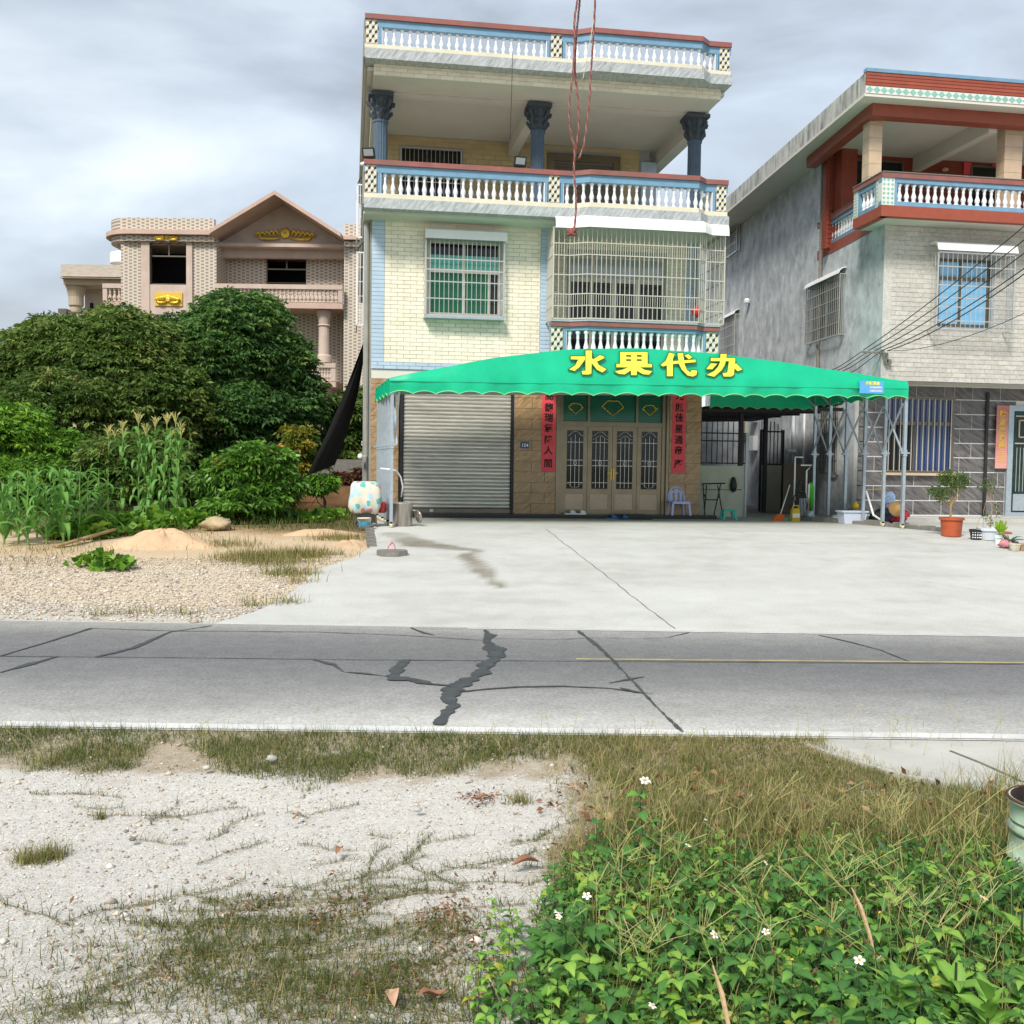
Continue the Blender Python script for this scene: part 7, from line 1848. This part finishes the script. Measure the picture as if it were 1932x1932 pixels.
# ------------------------------------------------------------------ low growth in the yard
def patch(name, lab, cat, pts, n, size, m, seed, h=.12, kind='stuff', group=None, asp=.7, tmax=1.):
    """leafy ground cover: pts = (px,py,radius m)"""
    r = np.random.default_rng(seed); P0 = []; 
    for (px, py, rr_) in pts:
        q = gp(px, py); k = n//len(pts); a = r.random(k)*6.28; d = rr_*np.sqrt(r.random(k)); X = q[0]+d*np.cos(a); Y = q[1]+d*np.sin(a)*.8
        Z = Gn(X, Y)+.02+h*r.random(k)*(1-(d/rr_)**2*.7); P0.append(np.stack([X, Y, Z], 1))
    P0 = np.concatenate(P0); D = r.normal(size=P0.shape); D[:,2] = .25+np.abs(D[:,2])*.3
    V, F, tt = leaves(P0, D, size, r, aspect=asp, tint=r.random(len(P0))*tmax); c = P0.mean(0); c[2] = P0[:,2].min()
    o = link(name, npmesh(name, V-c, F, m, tt), tuple(c)); tag(o, lab, cat, group, kind); return o
patch('vegetable_leaves', 'broad light green vegetable leaves at the foot of the corn', 'vegetables', [(200,1005,.7),(250,1000,.7),(300,995,.6),(350,992,.5),(150,1015,.5)], 2600, .16, m_leafb, 71, .26, asp=.8)
patch('vegetable_leaves', 'bright green leaves right of the orange shooted bush', 'vegetables', [(575,985,.55),(620,980,.4)], 800, .13, m_leafb, 72, .16, asp=.8)
t = patch('weed_clump', 'fresh green weed clump alone on the gravel', 'weed', [(178,1068,.32),(212,1075,.26)], 330, .12, m_leafb, 73, .16, kind=None, asp=.7)
def heap(name, lab, px, py, a, b, h, m, seed):
    q = gp(px, py); rr_ = random.Random(seed); mb = MB(); n, k = 40, 10
    for i in range(k+1):
        f = i/k
        for j in range(n):
            ph = 2*math.pi*j/n; rd = f*(1+.10*math.sin(3*ph+seed)+.06*math.sin(7*ph))
            z = h*(1-f*f)**1.2*(1+.16*math.sin(4*ph+f*9)+.12*math.sin(9*ph+f*5)+.08*rr_.uniform(-1,1)); mb.v.append((q[0]+a*rd*math.cos(ph), q[1]+b*rd*math.sin(ph), G(q[0]+a*rd*math.cos(ph), q[1]+b*rd*math.sin(ph))+z-.02))
    for i in range(k):
        for j in range(n): mb.f.append((i*n+j, i*n+(j+1)%n, (i+1)*n+(j+1)%n, (i+1)*n+j))
    return ONE(name, mb, m, lab, 'sand heap', smooth=True)
m_sand = mat('orange building sand', (.55,.38,.235,1), .95, .16, 3, bump=.9, bscale=14)
heap('sand_heap', 'long low heap of orange sand before the corn', 305, 1030, .95, .5, .24, m_sand, 3)
heap('sand_heap', 'small flat sand heap right of the round bush', 600, 1008, .8, .35, .09, m_sand, 8)
heap('sand_heap', 'grit spill behind the paint bucket kerb', 660, 1028, .30, .6, .08, m_sand, 5)
q = gp(408, 1002); ONE('sack', lump(q[0], q[1], q[2], .26, .2, .24, 4), mat('dirty woven sack', (.42,.33,.20,1), .9, .35, 6, bump=.4), 'dirty white and tan sack under the round bush', 'sack', smooth=True)
a = gp(105, 1035); b = gp(215, 1015); ONE('plank', MB().bar((a[0],a[1],a[2]+.03),(b[0],b[1],b[2]+.14),.10,.03), m_wood, 'grey brown plank lying between the corn and the sand heap', 'plank')
q = gp(633, 1052); ONE('plank', MB().bar((q[0]-.2,q[1],q[2]+.02),(q[0]+.2,q[1],q[2]+.02),.07,.02), m_conc, 'short pale board on the gravel near the kerb', 'plank')

# ------------------------------------------------------------------ stones
def stones(name, lab, pts, size, m, seed, sv=.5):
    r = np.random.default_rng(seed); n = len(pts); base = np.array([[1,0,0],[.3,.95,.1],[-.8,.6,0],[-.8,-.6,.05],[.3,-.95,0],[.1,.05,.75],[-.1,.1,-.4]])
    F0 = np.array([[0,1,5],[1,2,5],[2,3,5],[3,4,5],[4,0,5],[1,0,6],[2,1,6],[3,2,6],[4,3,6],[0,4,6]])
    s = size*(np.exp(r.normal(0, sv, n)))[:,None,None]; a = r.random(n)*6.28; c, q = np.cos(a), np.sin(a)
    B = base[None]*(1+r.normal(0, .18, (n,7,3))); B = B*s*np.stack([np.ones(n), r.uniform(.6,1,n), r.uniform(.5,.95,n)],1)[:,None,:]
    X = B[:,:,0]*c[:,None]-B[:,:,1]*q[:,None]; Y = B[:,:,0]*q[:,None]+B[:,:,1]*c[:,None]
    V = np.stack([X, Y, B[:,:,2]], 2)+pts[:,None,:]; F = (F0[None]+(np.arange(n)*7)[:,None,None]).reshape(-1, 3)
    o = link(name, npmesh(name, V.reshape(-1,3), F, m, np.repeat(r.random(n), 7))); return tag(o, lab, 'gravel', None, 'stuff')
m_grav = ramp_mat('mixed pale gravel', [(0,(.22,.20,.19,1)),(.2,(.42,.34,.27,1)),(.6,(.60,.52,.41,1)),(1,(.70,.66,.60,1))], .9)
def yard_pts(n, seed, d0, d1, x0=-9, x1=.3, dens=None):
    r = np.random.default_rng(seed); X = r.uniform(x0, x1, n*2); d = r.uniform(d0, d1, n*2); Y = far(X)+d
    xr = np.array([xyard(y) for y in Y]); k = X < xr-.02+r.normal(0,.05,len(X)); X, Y = X[k][:n], Y[k][:n]
    return np.stack([X, Y, Gn(X, Y)+yard_z(X, Y)+.004], 1)
stones('gravel', 'coarse beige gravel covering the yard beside the road', yard_pts(30000, 81, .35, 4.4), .0105, m_grav, 82, .45)
stones('gravel', 'fine grey grit strip along the far road edge', yard_pts(3500, 83, .1, 1.1), .013, m_grav, 84, .4)
def verge_pts(n, seed, ok, x0=-2.6, x1=4.4, d1=4.2):
    r = np.random.default_rng(seed); out = []; tot = 0
    while tot < n:
        X = r.uniform(x0, x1, 60000); D = r.uniform(0.02, d1, 60000); Y = near(X)-D; Z = verge_z(X, Y)
        u, v = pix(X, Y, Z); kk = (u > -150) & (u < 2080) & (v < 2080) & (Y > 1.5); pr2 = ok(u, v, X, Y)
        kk &= r.random(60000) < pr2; out.append(np.stack([X, Y, Z, u, v], 1)[kk]); tot += kk.sum()
    return np.concatenate(out)[:n]
def inslab(u, v): return (u > 1560) & (v < 1478+(u-1580)*.06) & (v < 1416+(u-1560)*.30)
pv = verge_pts(12000, 85, lambda u, v, X, Y: np.where(inslab(u, v), 0, np.clip(1.15-(u-900)/400, .05, 1)*np.clip((v-1400)/60, .1, 1)))
stones('grit', 'small stones strewn over the pale foreground grit', pv[:,:3]+np.array([0,0,.002]), .0038, m_grav, 86, .5)
pv = verge_pts(260, 87, lambda u, v, X, Y: np.where(u < 1050, 1., .1))
stones('grit', 'larger loose stones on the pale foreground grit', pv[:,:3]+np.array([0,0,.003]), .011, m_grav, 88, .4)

# ------------------------------------------------------------------ grass
m_grass = ramp_mat('grass and straw', [(0,(.055,.08,.018,1)),(.3,(.10,.135,.028,1)),(.5,(.18,.20,.05,1)),(.66,(.36,.30,.12,1)),(.85,(.48,.36,.18,1)),(1,(.62,.50,.32,1))], .6, .3, .3)
def blades(P0, h, w_, seed, tint, lean=.6, name='grass', lab='', n_seg=3, kind='stuff', cat='grass', flat=0.):
    r = np.random.default_rng(seed); n = len(P0); a = r.random(n)*6.28; ln = lean*r.uniform(.15, 1.35, n); H = h*(.5+r.random(n))
    dx, dy = np.cos(a), np.sin(a); sx, sy = -dy, dx; rows = []
    for i in range(n_seg+1):
        t = i/n_seg; th = ln*(.4+t); px = P0[:,0]+dx*H*t*np.sin(th); py = P0[:,1]+dy*H*t*np.sin(th); pz = P0[:,2]+H*t*np.cos(np.minimum(th, 1.5))*(1-flat*.5)
        ww = w_*(1-t*.9)*.5
        rows.append(np.stack([px+sx*ww, py+sy*ww, pz], 1)); rows.append(np.stack([px-sx*ww, py-sy*ww, pz], 1))
    V = np.stack(rows, 1).reshape(-1, 3); k = 2*(n_seg+1); b = np.arange(n)*k
    F = np.concatenate([np.stack([b+2*i, b+2*i+1, b+2*i+3, b+2*i+2], 1) for i in range(n_seg)])
    o = link(name, npmesh(name, V, F, m_grass, np.repeat(tint, k))); return tag(o, lab, cat, None, kind)
def lowedge(u): return np.interp(u, [0,80,160,230,300,350,420,560,700,850,1000,1080,1160,1260,1932], [1445,1455,1478,1462,1415,1420,1472,1490,1462,1470,1445,1440,1500,2100,2100])
def band_d(u, v, X, Y):
    n = vnoise(X, Y, 6, 41)*18+vnoise(X, Y, 17, 42)*12
    e = lowedge(u)+n; d = np.clip((e-v)/22, 0, 1); gap = np.exp(-((u-330)/30)**2)*(v < 1600); d = d*(1-.75*gap)
    d = np.where(inslab(u, v), 0, d); return d*(.30+.70*np.clip(.55+vnoise(X, Y, 9, 43), 0, 1))
pv = verge_pts(62000, 91, band_d)
dryn = .04+sm(800, 1300, pv[:,3])*.20+.12*vnoise(pv[:,0], pv[:,1], 5, 44)
tn = np.clip(rng.random(len(pv))**1.2*.55+dryn*.8+.25*(rng.random(len(pv)) < .22)+.18*vnoise(pv[:,0], pv[:,1], 11, 46), 0, 1)
blades(pv[:,:3], .062, .0040, 92, tn, 1.05, 'grass', 'dense low grass strip along the near road edge and right side')
# dry straw mat to the right
pv = verge_pts(26000, 93, lambda u, v, X, Y: np.where(inslab(u, v), 0, np.clip((u-1010-vnoise(X, Y, 5, 45)*80)/140, 0, 1)*np.clip(1.2-(v-1450)/500, .25, 1)))
blades(pv[:,:3], .080, .0035, 94, np.clip(.34+.60*rng.random(len(pv)), 0, 1), 1.3, 'dry_grass', 'matted straw between the weeds on the right', flat=.6)
# creeping grass on the grit
def creep():
    rows = []; ti = []; tb2 = MB(); rr_ = random.Random(99)
    starts = []
    for _ in range(70):
        u = rr_.gauss(560, 260); v = rr_.gauss(1790, 85)
        if v > 1650 and -40 < u < 1080: starts.append((u, v))
    for _ in range(26): starts.append((rr_.uniform(500, 1100), rr_.uniform(1560, 1700)))
    for _ in range(10): starts.append((rr_.uniform(150, 640), rr_.uniform(1490, 1590)))
    for _ in range(36): starts.append((rr_.gauss(480, 110), rr_.gauss(1760, 45)))
    for _ in range(24): starts.append((rr_.gauss(800, 130), rr_.gauss(1860, 45)))
    for (u, v) in starts:
        q = gp(u, v); a = rr_.choice([0, math.pi])+rr_.gauss(0, .5); l = rr_.uniform(.15, .6); x, y = q[0], q[1]; pts = []
        n = int(l/.022)
        for i in range(n):
            a += rr_.gauss(0, .12); x += .022*math.cos(a); y += .022*math.sin(a)*.8
            if y > near(x)-.2: break
            z = float(verge_z(np.array(x), np.array(y))); pts.append((x, y, z+.008))
            for k in range(rr_.choice([1,2,3,4])): rows.append((x+rr_.gauss(0,.006), y+rr_.gauss(0,.006), z+.004)); ti.append(min(1, abs(rr_.gauss(.20, .16))))
        if len(pts) > 3: tb2.tube(pts, .0016, 3, False)
    return np.array(rows), np.array(ti), tb2
cr, ct, ctb = creep()
blades(cr, .050, .0034, 95, ct, 1.15, 'creeping_grass', 'creeping grass runners spreading over the pale grit')
o = ONE('grass_runners', ctb, mat('straw runner', (.30,.22,.11,1), .8, .3, 30), 'thin straw coloured runners on the grit', 'grass', loc=(0,0,0), kind='stuff')
cc = []
for (u, v, s, k) in ((430,1745,.20,900),(500,1790,.22,900),(480,1850,.18,600),(700,1860,.20,600),(840,1740,.10,400),(870,1860,.16,450),(100,1900,.15,250),(250,1850,.2,300),(600,1900,.2,500),(180,1780,.15,150)):
    q = gp(u, v); xy = rng.normal(0, s, (k, 2)); X = q[0]+xy[:,0]*1.3; Y = q[1]+xy[:,1]*.7; cc.append(np.stack([X, Y, verge_z(X, Y)], 1))
cc = np.concatenate(cc); blades(cc, .062, .0036, 96, np.clip(rng.random(len(cc))**1.2*.85, 0, 1), 1.1, 'grass', 'loose green grass tufts over the lower left grit')
for (u, v, k, lab) in ((93,1608,260,'small olive grass tuft on the grit at the left'),(50,1612,150,'flat dry tuft left of the olive tuft'),(190,1530,60,'thin upright sprout on the open grit'),(980,1505,120,'dark tuft at the edge of the open grit')):
    q = gp(u, v); xy = rng.normal(0, .035 if k > 100 else .012, (k, 2)); X = q[0]+xy[:,0]; Y = q[1]+xy[:,1]
    blades(np.stack([X, Y, verge_z(X, Y)], 1), .07, .004, int(u), np.clip(.25+.5*rng.random(k), 0, 1), .7, 'grass_tuft', lab, kind=None, cat='grass tuft')
# dry tufts on the far yard
yg = []
for (u, v, s, k) in ((470,1055,.28,800),(580,1050,.25,800),(520,1062,.35,700),(505,1050,.3,400),(545,1085,.22,400),(640,1018,.25,500),(430,1030,.3,400),(480,1145,.12,70),(540,1140,.12,80),(265,1160,.12,40),(190,1162,.1,40),(60,1065,.6,120),(350,1160,.1,40),(100,1040,.6,350),(560,1100,.15,90),(330,1010,.6,200)):
    q = gp(u, v); xy = rng.normal(0, s, (k, 2)); X = q[0]+xy[:,0]; Y = np.maximum(q[1]+xy[:,1]*.6, far(X)+.08); yg.append(np.stack([X, Y, Gn(X, Y)+.01], 1))
yg = np.concatenate(yg); blades(yg, .14, .009, 97, np.clip(.25+.6*rng.random(len(yg)), 0, 1), .7, 'dry_grass', 'dry grass tufts scattered over the gravel yard')
pv = yard_pts(9000, 98, 7.6, 13.5); blades(pv, .16, .012, 99, np.clip(rng.random(len(pv))*.5, 0, 1), .7, 'grass', 'green undergrowth below the corn and bushes')
# tall seed stalks at the verge
sk = MB()
for i in range(46):
    u = R.uniform(1480, 1932) if i % 2 else R.uniform(0, 1500); v = R.uniform(1395, 1430); q = gp(u, v); h = R.uniform(.10, .24); lx_ = R.gauss(0, .06)
    sk.tube([(q[0],q[1],0),(q[0]+lx_*.5,q[1],h*.6),(q[0]+lx_,q[1]+R.gauss(0,.02),h)], .0013, 3, False)
    for k in range(3): a = R.uniform(-1.2, 1.2); sk.tube([(q[0]+lx_,q[1],h),(q[0]+lx_+.04*math.sin(a),q[1],h+.03*math.cos(a))], .0011, 3, False)
for i in range(150):
    u = R.uniform(1080, 1932); v = R.uniform(1560, 1930); q = gp(u, v); h = R.uniform(.12, .30); lx_ = R.gauss(0, .12)
    sk.tube([(q[0],q[1],0),(q[0]+lx_*.3,q[1],h*.5),(q[0]+lx_,q[1]+R.gauss(0,.05),h)], .0014, 3, False)
    for k in range(4): a = R.uniform(-1.3, 1.3); sk.tube([(q[0]+lx_*.9,q[1],h*.93),(q[0]+lx_+.09*math.sin(a),q[1]+R.gauss(0,.03),h+.06*math.cos(a))], .001, 3, False)
ONE('grass_stalks', sk, mat('green straw stalk', (.36,.34,.13,1), .7, .3, 20), 'thin branching seed stalks standing above the verge grass', 'grass', loc=(0,0,0), kind='stuff')

# ------------------------------------------------------------------ weeds on the right
m_weed = ramp_mat('weed leaf', [(0,(.040,.125,.035,1)),(.35,(.085,.23,.05,1)),(.7,(.17,.37,.06,1)),(.92,(.30,.50,.08,1)),(1,(.52,.46,.06,1))], .5, .35, .35)
m_wstem = mat('dark weed stem', (.03,.05,.02,1), .7, .3)
m_petal = mat('white petal', (.80,.80,.78,1), .6, .03); m_disc = mat('orange flower disc', (.70,.36,.02,1), .7, .2, 80)
def wleaf(seed, l=.062, w_=.017, t0=.3):
    n = 6; V = []; tn = []; r = random.Random(seed)
    for i in range(n+1):
        t = i/n; ww = w_*math.sin(math.pi*min(1, t*1.02+.02)**.75)*(1+.16*(i % 2)); z = .012*math.sin(t*2.6)-.018*t*t
        V += [(l*t, -ww, z+ww*.22), (l*t, 0, z), (l*t, ww, z+ww*.22)]; tn += [t0, t0+.12, t0-.03]
    F = [(i*3+j, i*3+j+1, i*3+j+4, i*3+j+3) for i in range(n) for j in range(2)]
    return npmesh('leaf', np.array(V), np.array(F), m_weed, np.clip(np.array(tn)+.0, 0, 1), True)
WL = [wleaf(1,.070,.020,.15), wleaf(2,.080,.023,.38), wleaf(3,.062,.018,.6), wleaf(4,.070,.021,.82), wleaf(5,.085,.021,.30)]
WY = wleaf(9,.06,.02,.97)
def flower_mesh():
    mb = MB()
    for k in range(5):
        a = k*1.2566; c_, s_ = math.cos(a), math.sin(a); q = [(.004,-.003),(.013,-.0062),(.0185,-.003),(.0185,.003),(.013,.0062),(.004,.003)]
        mb.add([(x*c_-y*s_, x*s_+y*c_, .001-.08*x) for x, y in q], [tuple(range(6))])
    return mb.mesh('petals', m_petal)
FM = flower_mesh(); DM = MB().lathe([(.0045,-.002),(.0055,.002),(.004,.0055),(0,.006)], n=8).mesh('disc', m_disc, True)
def weed(seed, h, flowers, pal):
    r = random.Random(seed); t = T('weed_plant', 'leafy weed', 'weed', (0,0,0), 'leafy weeds covering the lower right verge')
    st = MB(); lean = (r.gauss(0,.03), r.gauss(0,.03)); top = (lean[0], lean[1], h); st.tube([(0,0,0),(lean[0]*.4,lean[1]*.4,h*.5),top], [.0032,.0025,.0016], 5)
    nodes = 5
    for i in range(nodes):
        f = .22+.78*i/(nodes-1); p = (lean[0]*f*f, lean[1]*f*f, h*f); a0 = i*1.57+r.uniform(-.4,.4)
        for k in range(2 if i < nodes-1 else 4):
            a = a0+k*(math.pi if i < nodes-1 else 1.57); ml = .03 if i < nodes-1 else .008
            e_ = (p[0]+ml*math.cos(a), p[1]+ml*math.sin(a), p[2]+.012); st.tube([p, e_], .0012, 3, False)
            for q, da in enumerate(((0,),(0,.95,-.95))[1 if (i < nodes-1 and r.random() < .75) else 0]):
                o = link('leaf', r.choice(pal), e_, t); s = (1.25-.55*f)*r.uniform(.7,1.35)*(1 if da == 0 else .75); o.scale = (s,s,s); o.rotation_euler = (r.gauss(0,.25), r.uniform(-.25,.40), a+da)
    for k in range(flowers):
        a = r.uniform(0, 6.28); e_ = (top[0]+.03*math.cos(a), top[1]+.03*math.sin(a), h+r.uniform(.04,.09)); st.tube([top, e_], .0011, 3, False)
        o = link('petals', FM, e_, t); o.rotation_euler = (r.uniform(.2,.9), r.uniform(-.3,.3), r.uniform(-.6,.6)); d = link('disc', DM, e_, t); d.rotation_euler = o.rotation_euler
    P('stem', st, m_wstem, t)
    if seed == 203:
        cb = MB()
        for k in range(14):
            zz = h*(.75+.4*r.random()); a = r.uniform(0, 6.28); q = .004+.012*r.random(); cb.lathe([(0,-.004),(.004,0),(.003,.004),(0,.006)], (top[0]+q*math.cos(a), top[1]+q*math.sin(a), zz), 5)
        P('seed_cluster', cb, m_rust, t, kind='stuff')
    return t
m_rust = mat('rusty brown seed cluster', (.14,.06,.03,1), .9, .4, 60)
protos = [weed(200+i, .20+.02*i, 1 if i in (1,4) else 0, [WL[:3]+[WL[4]], WL[:4], WL[1:4], WL[1:], WL[:3]+[WL[4]], WL[2:4]+[WY], WL[:2]+[WL[4]]][i]) for i in range(7)]
def weed_ok(u, v):
    left = u > 1000+34*np.sin(v*.031)+22*np.sin(v*.083+1)
    b = np.interp(u, [960,1000,1040,1080,1150,1250,1500,1700,1800,1932], [1985,1830,1690,1650,1600,1560,1570,1600,1540,1500]); return (v > b) & left
def dens_w(u, v): return float(np.interp(v, [1520,1600,1680,1760,1850], [.10,.16,.42,.8,1.]))*(1 if u < 1780 else 1.3)*(.45+.55*min(1, max(0, (u-1000)/120)))
spots = []; rr_ = random.Random(5)
while len(spots) < 330:
    u = rr_.uniform(985, 2010); v = rr_.uniform(1520, 2200)
    if not weed_ok(u, v): continue
    if rr_.random() > dens_w(u, v): continue
    q = gp(u, v)
    if q[1] < 1.7: continue
    if math.hypot(q[0]-2.72, q[1]-3.72) < .22: continue
    if all(math.hypot(q[0]-s[0], q[1]-s[1]) > .055 for s in spots): spots.append((q[0], q[1], u, v))
for _ in range(16):
    u = rr_.uniform(900, 1010); q = gp(u, rr_.uniform(1720, 2000)); spots.insert(0, (q[0], q[1], u, 1640))
used = set()
for i, (x, y, u, v) in enumerate(spots[:300]):
    k = rr_.choice([0,0,0,1,2,2,2,3,3,3,4,5,6,6,6,2,3,0]) ; z = float(verge_z(np.array(x), np.array(y)))-.01
    sc2 = rr_.uniform(.55, 1.0)*float(np.interp(v, [1550,1700,1800], [.55,.8,1.])); lab = 'leafy green weed among its like on the lower right verge'
    if k in (1, 4): lab = 'leafy weed bearing a white flower with orange centre on the lower right verge'
    if k == 5: lab = 'leafy weed with yellowed leaves on the lower right verge'
    if k not in used:
        used.add(k); protos[k].location = (x, y, z); protos[k].scale = (sc2,)*3; protos[k]['label'] = lab
    else: clone(protos[k], (x, y, z), rr_.uniform(0, 6.28), sc2, lab, (rr_.gauss(0,.12), rr_.gauss(0,.12)))
# tall flowering stem standing apart
w1 = weed(333, .31, 3, WL[:3]); w1.location = (*gp(1215, 1640)[:2], 0); w1['label'] = 'tallest flowering weed standing up behind the others with two white flowers'; w1['group'] = 'leafy weeds covering the lower right verge'
# undergrowth
pv = verge_pts(15000, 120, lambda u, v, X, Y: weed_ok(u, v-10)*np.interp(v, [1540,1640,1740,1850], [.06,.22,.7,1.])*np.clip(.55+vnoise(X, Y, 7, 140)*1.2, .05, 1)*np.clip((u-970)/110, 0, 1))
Z0 = pv[:,2]+.01+.13*rng.random(len(pv))*np.clip((pv[:,4]-1560)/120, .2, 1); D = rng.normal(size=(len(pv),3)); D[:,2] = np.abs(D[:,2])*.5
V, F, tt = leaves(np.stack([pv[:,0], pv[:,1], Z0], 1), D, .038, np.random.default_rng(121), aspect=.55, tint=np.clip(rng.random(len(pv))**1.3, 0, .97))
tag(link('undergrowth', npmesh('undergrowth', V, F, m_weed, tt)), 'small green leaves filling in below the weeds', 'undergrowth', None, 'stuff')
pv = verge_pts(7000, 122, lambda u, v, X, Y: weed_ok(u, v+30)*1.); blades(pv[:,:3]+np.array([0,0,.02]), .19, .0040, 123, np.clip(.15+.65*rng.random(len(pv)), 0, 1), .75, 'grass', 'long grass blades growing up through the weeds')
m_litter = ramp_mat('leaf litter', [(0,(.05,.02,.01,1)),(.5,(.22,.10,.05,1)),(1,(.48,.30,.17,1))], .9)
pv = verge_pts(900, 150, lambda u, v, X, Y: np.where((u > 1020) & (v > 1455) & ~inslab(u, v), np.exp(-((v-1560)/75)**2)+.12, 0)*np.clip(.4+vnoise(X, Y, 8, 151)*1.5, .02, 1))
D = rng.normal(size=(len(pv),3)); D[:,2] = np.abs(D[:,2])*.25
V, F, tt = leaves(pv[:,:3]+np.array([0,0,.02]), D, .045, np.random.default_rng(152), aspect=.45)
tag(link('leaf_litter', npmesh('leaf_litter', V, F, m_litter, tt)), 'brown fallen leaf bits lying in the straw', 'leaf litter', None, 'stuff')
pv = verge_pts(1500, 153, lambda u, v, X, Y: np.where((v > 1640) & (u < 1080), np.exp(-((v-1790)/90)**2-((u-620)/330)**2)*np.clip(vnoise(X, Y, 7, 154)*2, 0, 1)+.9*np.exp(-((v-1745)/26)**2-((u-835)/42)**2)+.9*np.exp(-((v-1508)/10)**2-((u-905)/30)**2), .9*np.exp(-((v-1508)/10)**2-((u-905)/30)**2)))
D = rng.normal(size=(len(pv),3)); D[:,2] = np.abs(D[:,2])*.2
V, F, tt = leaves(pv[:,:3]+np.array([0,0,.008]), D, .022, np.random.default_rng(155), aspect=.35, tint=rng.random(len(pv))*.8)
tag(link('leaf_litter', npmesh('leaf_litter', V, F, m_litter, tt)), 'dark brown plant crumbs among the creeping grass', 'leaf litter', None, 'stuff')
# broad bright leaves bottom right
def bright(u, v, n, lab, l=.14):
    q = gp(u, v); t = T('broadleaf_plant', lab, 'weed', (q[0], q[1], 0)); me_ = bpy.data.meshes.get('broadleaf') or None
    if me_ is None:
        me_ = wleaf(77, .13, .024, .72); me_.name = 'broadleaf'
    for i in range(n):
        a = i*2.4; o = link('leaf', me_, (0,0,.06+.012*i), t); o.rotation_euler = (R.gauss(0,.2), -R.uniform(.2,1.0), a); s = R.uniform(.7,1.05); o.scale = (s,s,s)
    P('stem', MB().tube([(q[0],q[1],0),(q[0],q[1],.2)], .004, 5), m_wstem, t)
bright(1690, 1985, 12, 'bright pale green broad leaved plant at the bottom edge'); bright(1860, 2020, 13, 'bright pale green broad leaved plant in the bottom right corner'); bright(1800, 1940, 8, 'smaller pale green broad leaved plant between two larger ones')
bright(1925, 1830, 7, 'pale green broad leaved plant at the right edge')
# straw coloured seed heads
for (u0, v0, u1, v1, lab) in ((1385,2000,1345,1822,'bent straw coloured seed head, the left one'),(1650,1800,1607,1675,'bent straw coloured seed head, the right one')):
    Yd = gp((u0), v0+120)[1]; a = Vector(V3(u0, v0, Yd)); b = Vector(V3(u1, v1, Yd)); t = T('seed_head', lab, 'seed head', (a.x, a.y, 0))
    P('stalk', MB().tube([(a.x+.03,a.y,0), a.lerp(Vector((a.x+.03,a.y,0)), .5), a], .0018, 4), m_tassel, t)
    P('head', MB().tube([a, a.lerp(b, .3)+Vector((.006,0,0)), a.lerp(b, .7)+Vector((.008,0,0)), b], [.003,.006,.007,.002], 5), mat('straw head', (.62,.42,.24,1), .9, .3, 60), t)
# dead leaves
m_dead = mat('brown dead leaf', (.28,.13,.07,1), .7, .3, 20); m_dead2 = mat('tan dead leaf', (.50,.30,.20,1), .7, .2, 20)
for i, (u, v, l, rz, m, lab) in enumerate(((992,1634,.13,.2,m_dead,'curled brown dead leaf on the grit before the weeds'),(738,1892,.11,1.7,m_dead2,'upright tan dead leaf near the bottom edge'),(815,1890,.10,.4,m_dead,'crumpled dark brown leaf near the bottom edge'),(910,1890,.10,2.2,m_dead2,'tan dead leaf right of the crumpled one'),(905,1512,.09,.2,m_dead,'dark rotten leaf heap at the edge of the grass strip'),(560,1548,.05,.3,m_dead,'small dark twig scrap on the open grit'),(640,1610,.07,1.2,m_dead,'dry stem curl in the middle of the grit'))):
    q = gp(u, v); n = 7; V = []; 
    for k in range(n+1):
        t = k/n; ww = l*.20*math.sin(math.pi*t)**.8+.001; zz = .008+(.012+.006*(i % 3))*math.sin(t*3.1+.5*i)**2; V += [(-l/2+l*t, -ww, zz+ww*.9), (-l/2+l*t, 0, zz), (-l/2+l*t, ww, zz+ww*.7)]
    mb = MB(); mb.add([(q[0]+x*math.cos(rz)-y*math.sin(rz), q[1]+x*math.sin(rz)+y*math.cos(rz), z) for x, y, z in V], [(k*3+j, k*3+j+1, k*3+j+4, k*3+j+3) for k in range(n) for j in range(2)])
    ONE('dead_leaf', mb, m, lab, 'leaf', 'dead leaves on the verge', smooth=True)
for (u, v, s, lab) in ((390,1452,.022,'white pebble left of the dark grass patch'),(512,1436,.03,'grey stone in the gap of the grass strip'),(788,1531,.02,'pale grey stone on the open grit'),(250,1585,.016,'dark flat stone on the open grit'),(222,1962-30,.016,'blue grey chip near the bottom left')):
    q = gp(u, v); ONE('stone', lump(q[0], q[1], -.005, s, s*.8, s*1.2, int(u)), m_conc if u != 250 else m_kerb, lab, 'stone', smooth=True)
# rusty green drum at the right edge
hr = .17; dy_ = 3.72; dx_ = onY(1906, 1600, dy_)[0]+hr*1.12
dm = T('oil_drum', 'rusty pale green open drum at the right edge', 'drum', (dx_, dy_, 0))
m_drum = mat('chalky green drum paint', (.50,.66,.50,1), .6, .15, 6, stain=.45, stain_col=(.10,.04,.02,1), sscale=(8,8,5))
P('body', MB().lathe([(hr*.95,0),(hr*.95,.10),(hr*1.02,.12),(hr*.95,.14),(hr*.95,.225),(hr*1.03,.24),(hr*.95,.26),(hr*.98,.345),(hr*1.05,.35),(hr*1.05,.365),(hr*.96,.365),(hr*.94,.06),(0,.05)], (dx_,dy_,0), 30), m_drum, dm, smooth=True)
P('rim', MB().tube([(dx_+hr*1.03*math.cos(a), dy_+hr*1.03*math.sin(a), .362) for a in np.linspace(0, 2*math.pi, 31)], .007, 5), mat('rust', (.10,.035,.02,1), .9, .4, 30), dm)
P('inside', MB().lathe([(hr*.955,.368),(hr*.925,.368),(hr*.90,.08),(.001,.08)], (dx_,dy_,0), 30, cap=False), mat('rusty lining with painted shade', (.02,.012,.01,1), .95, .5, 14), dm, smooth=True)  # rust taken near black: the shade inside the drum is painted in
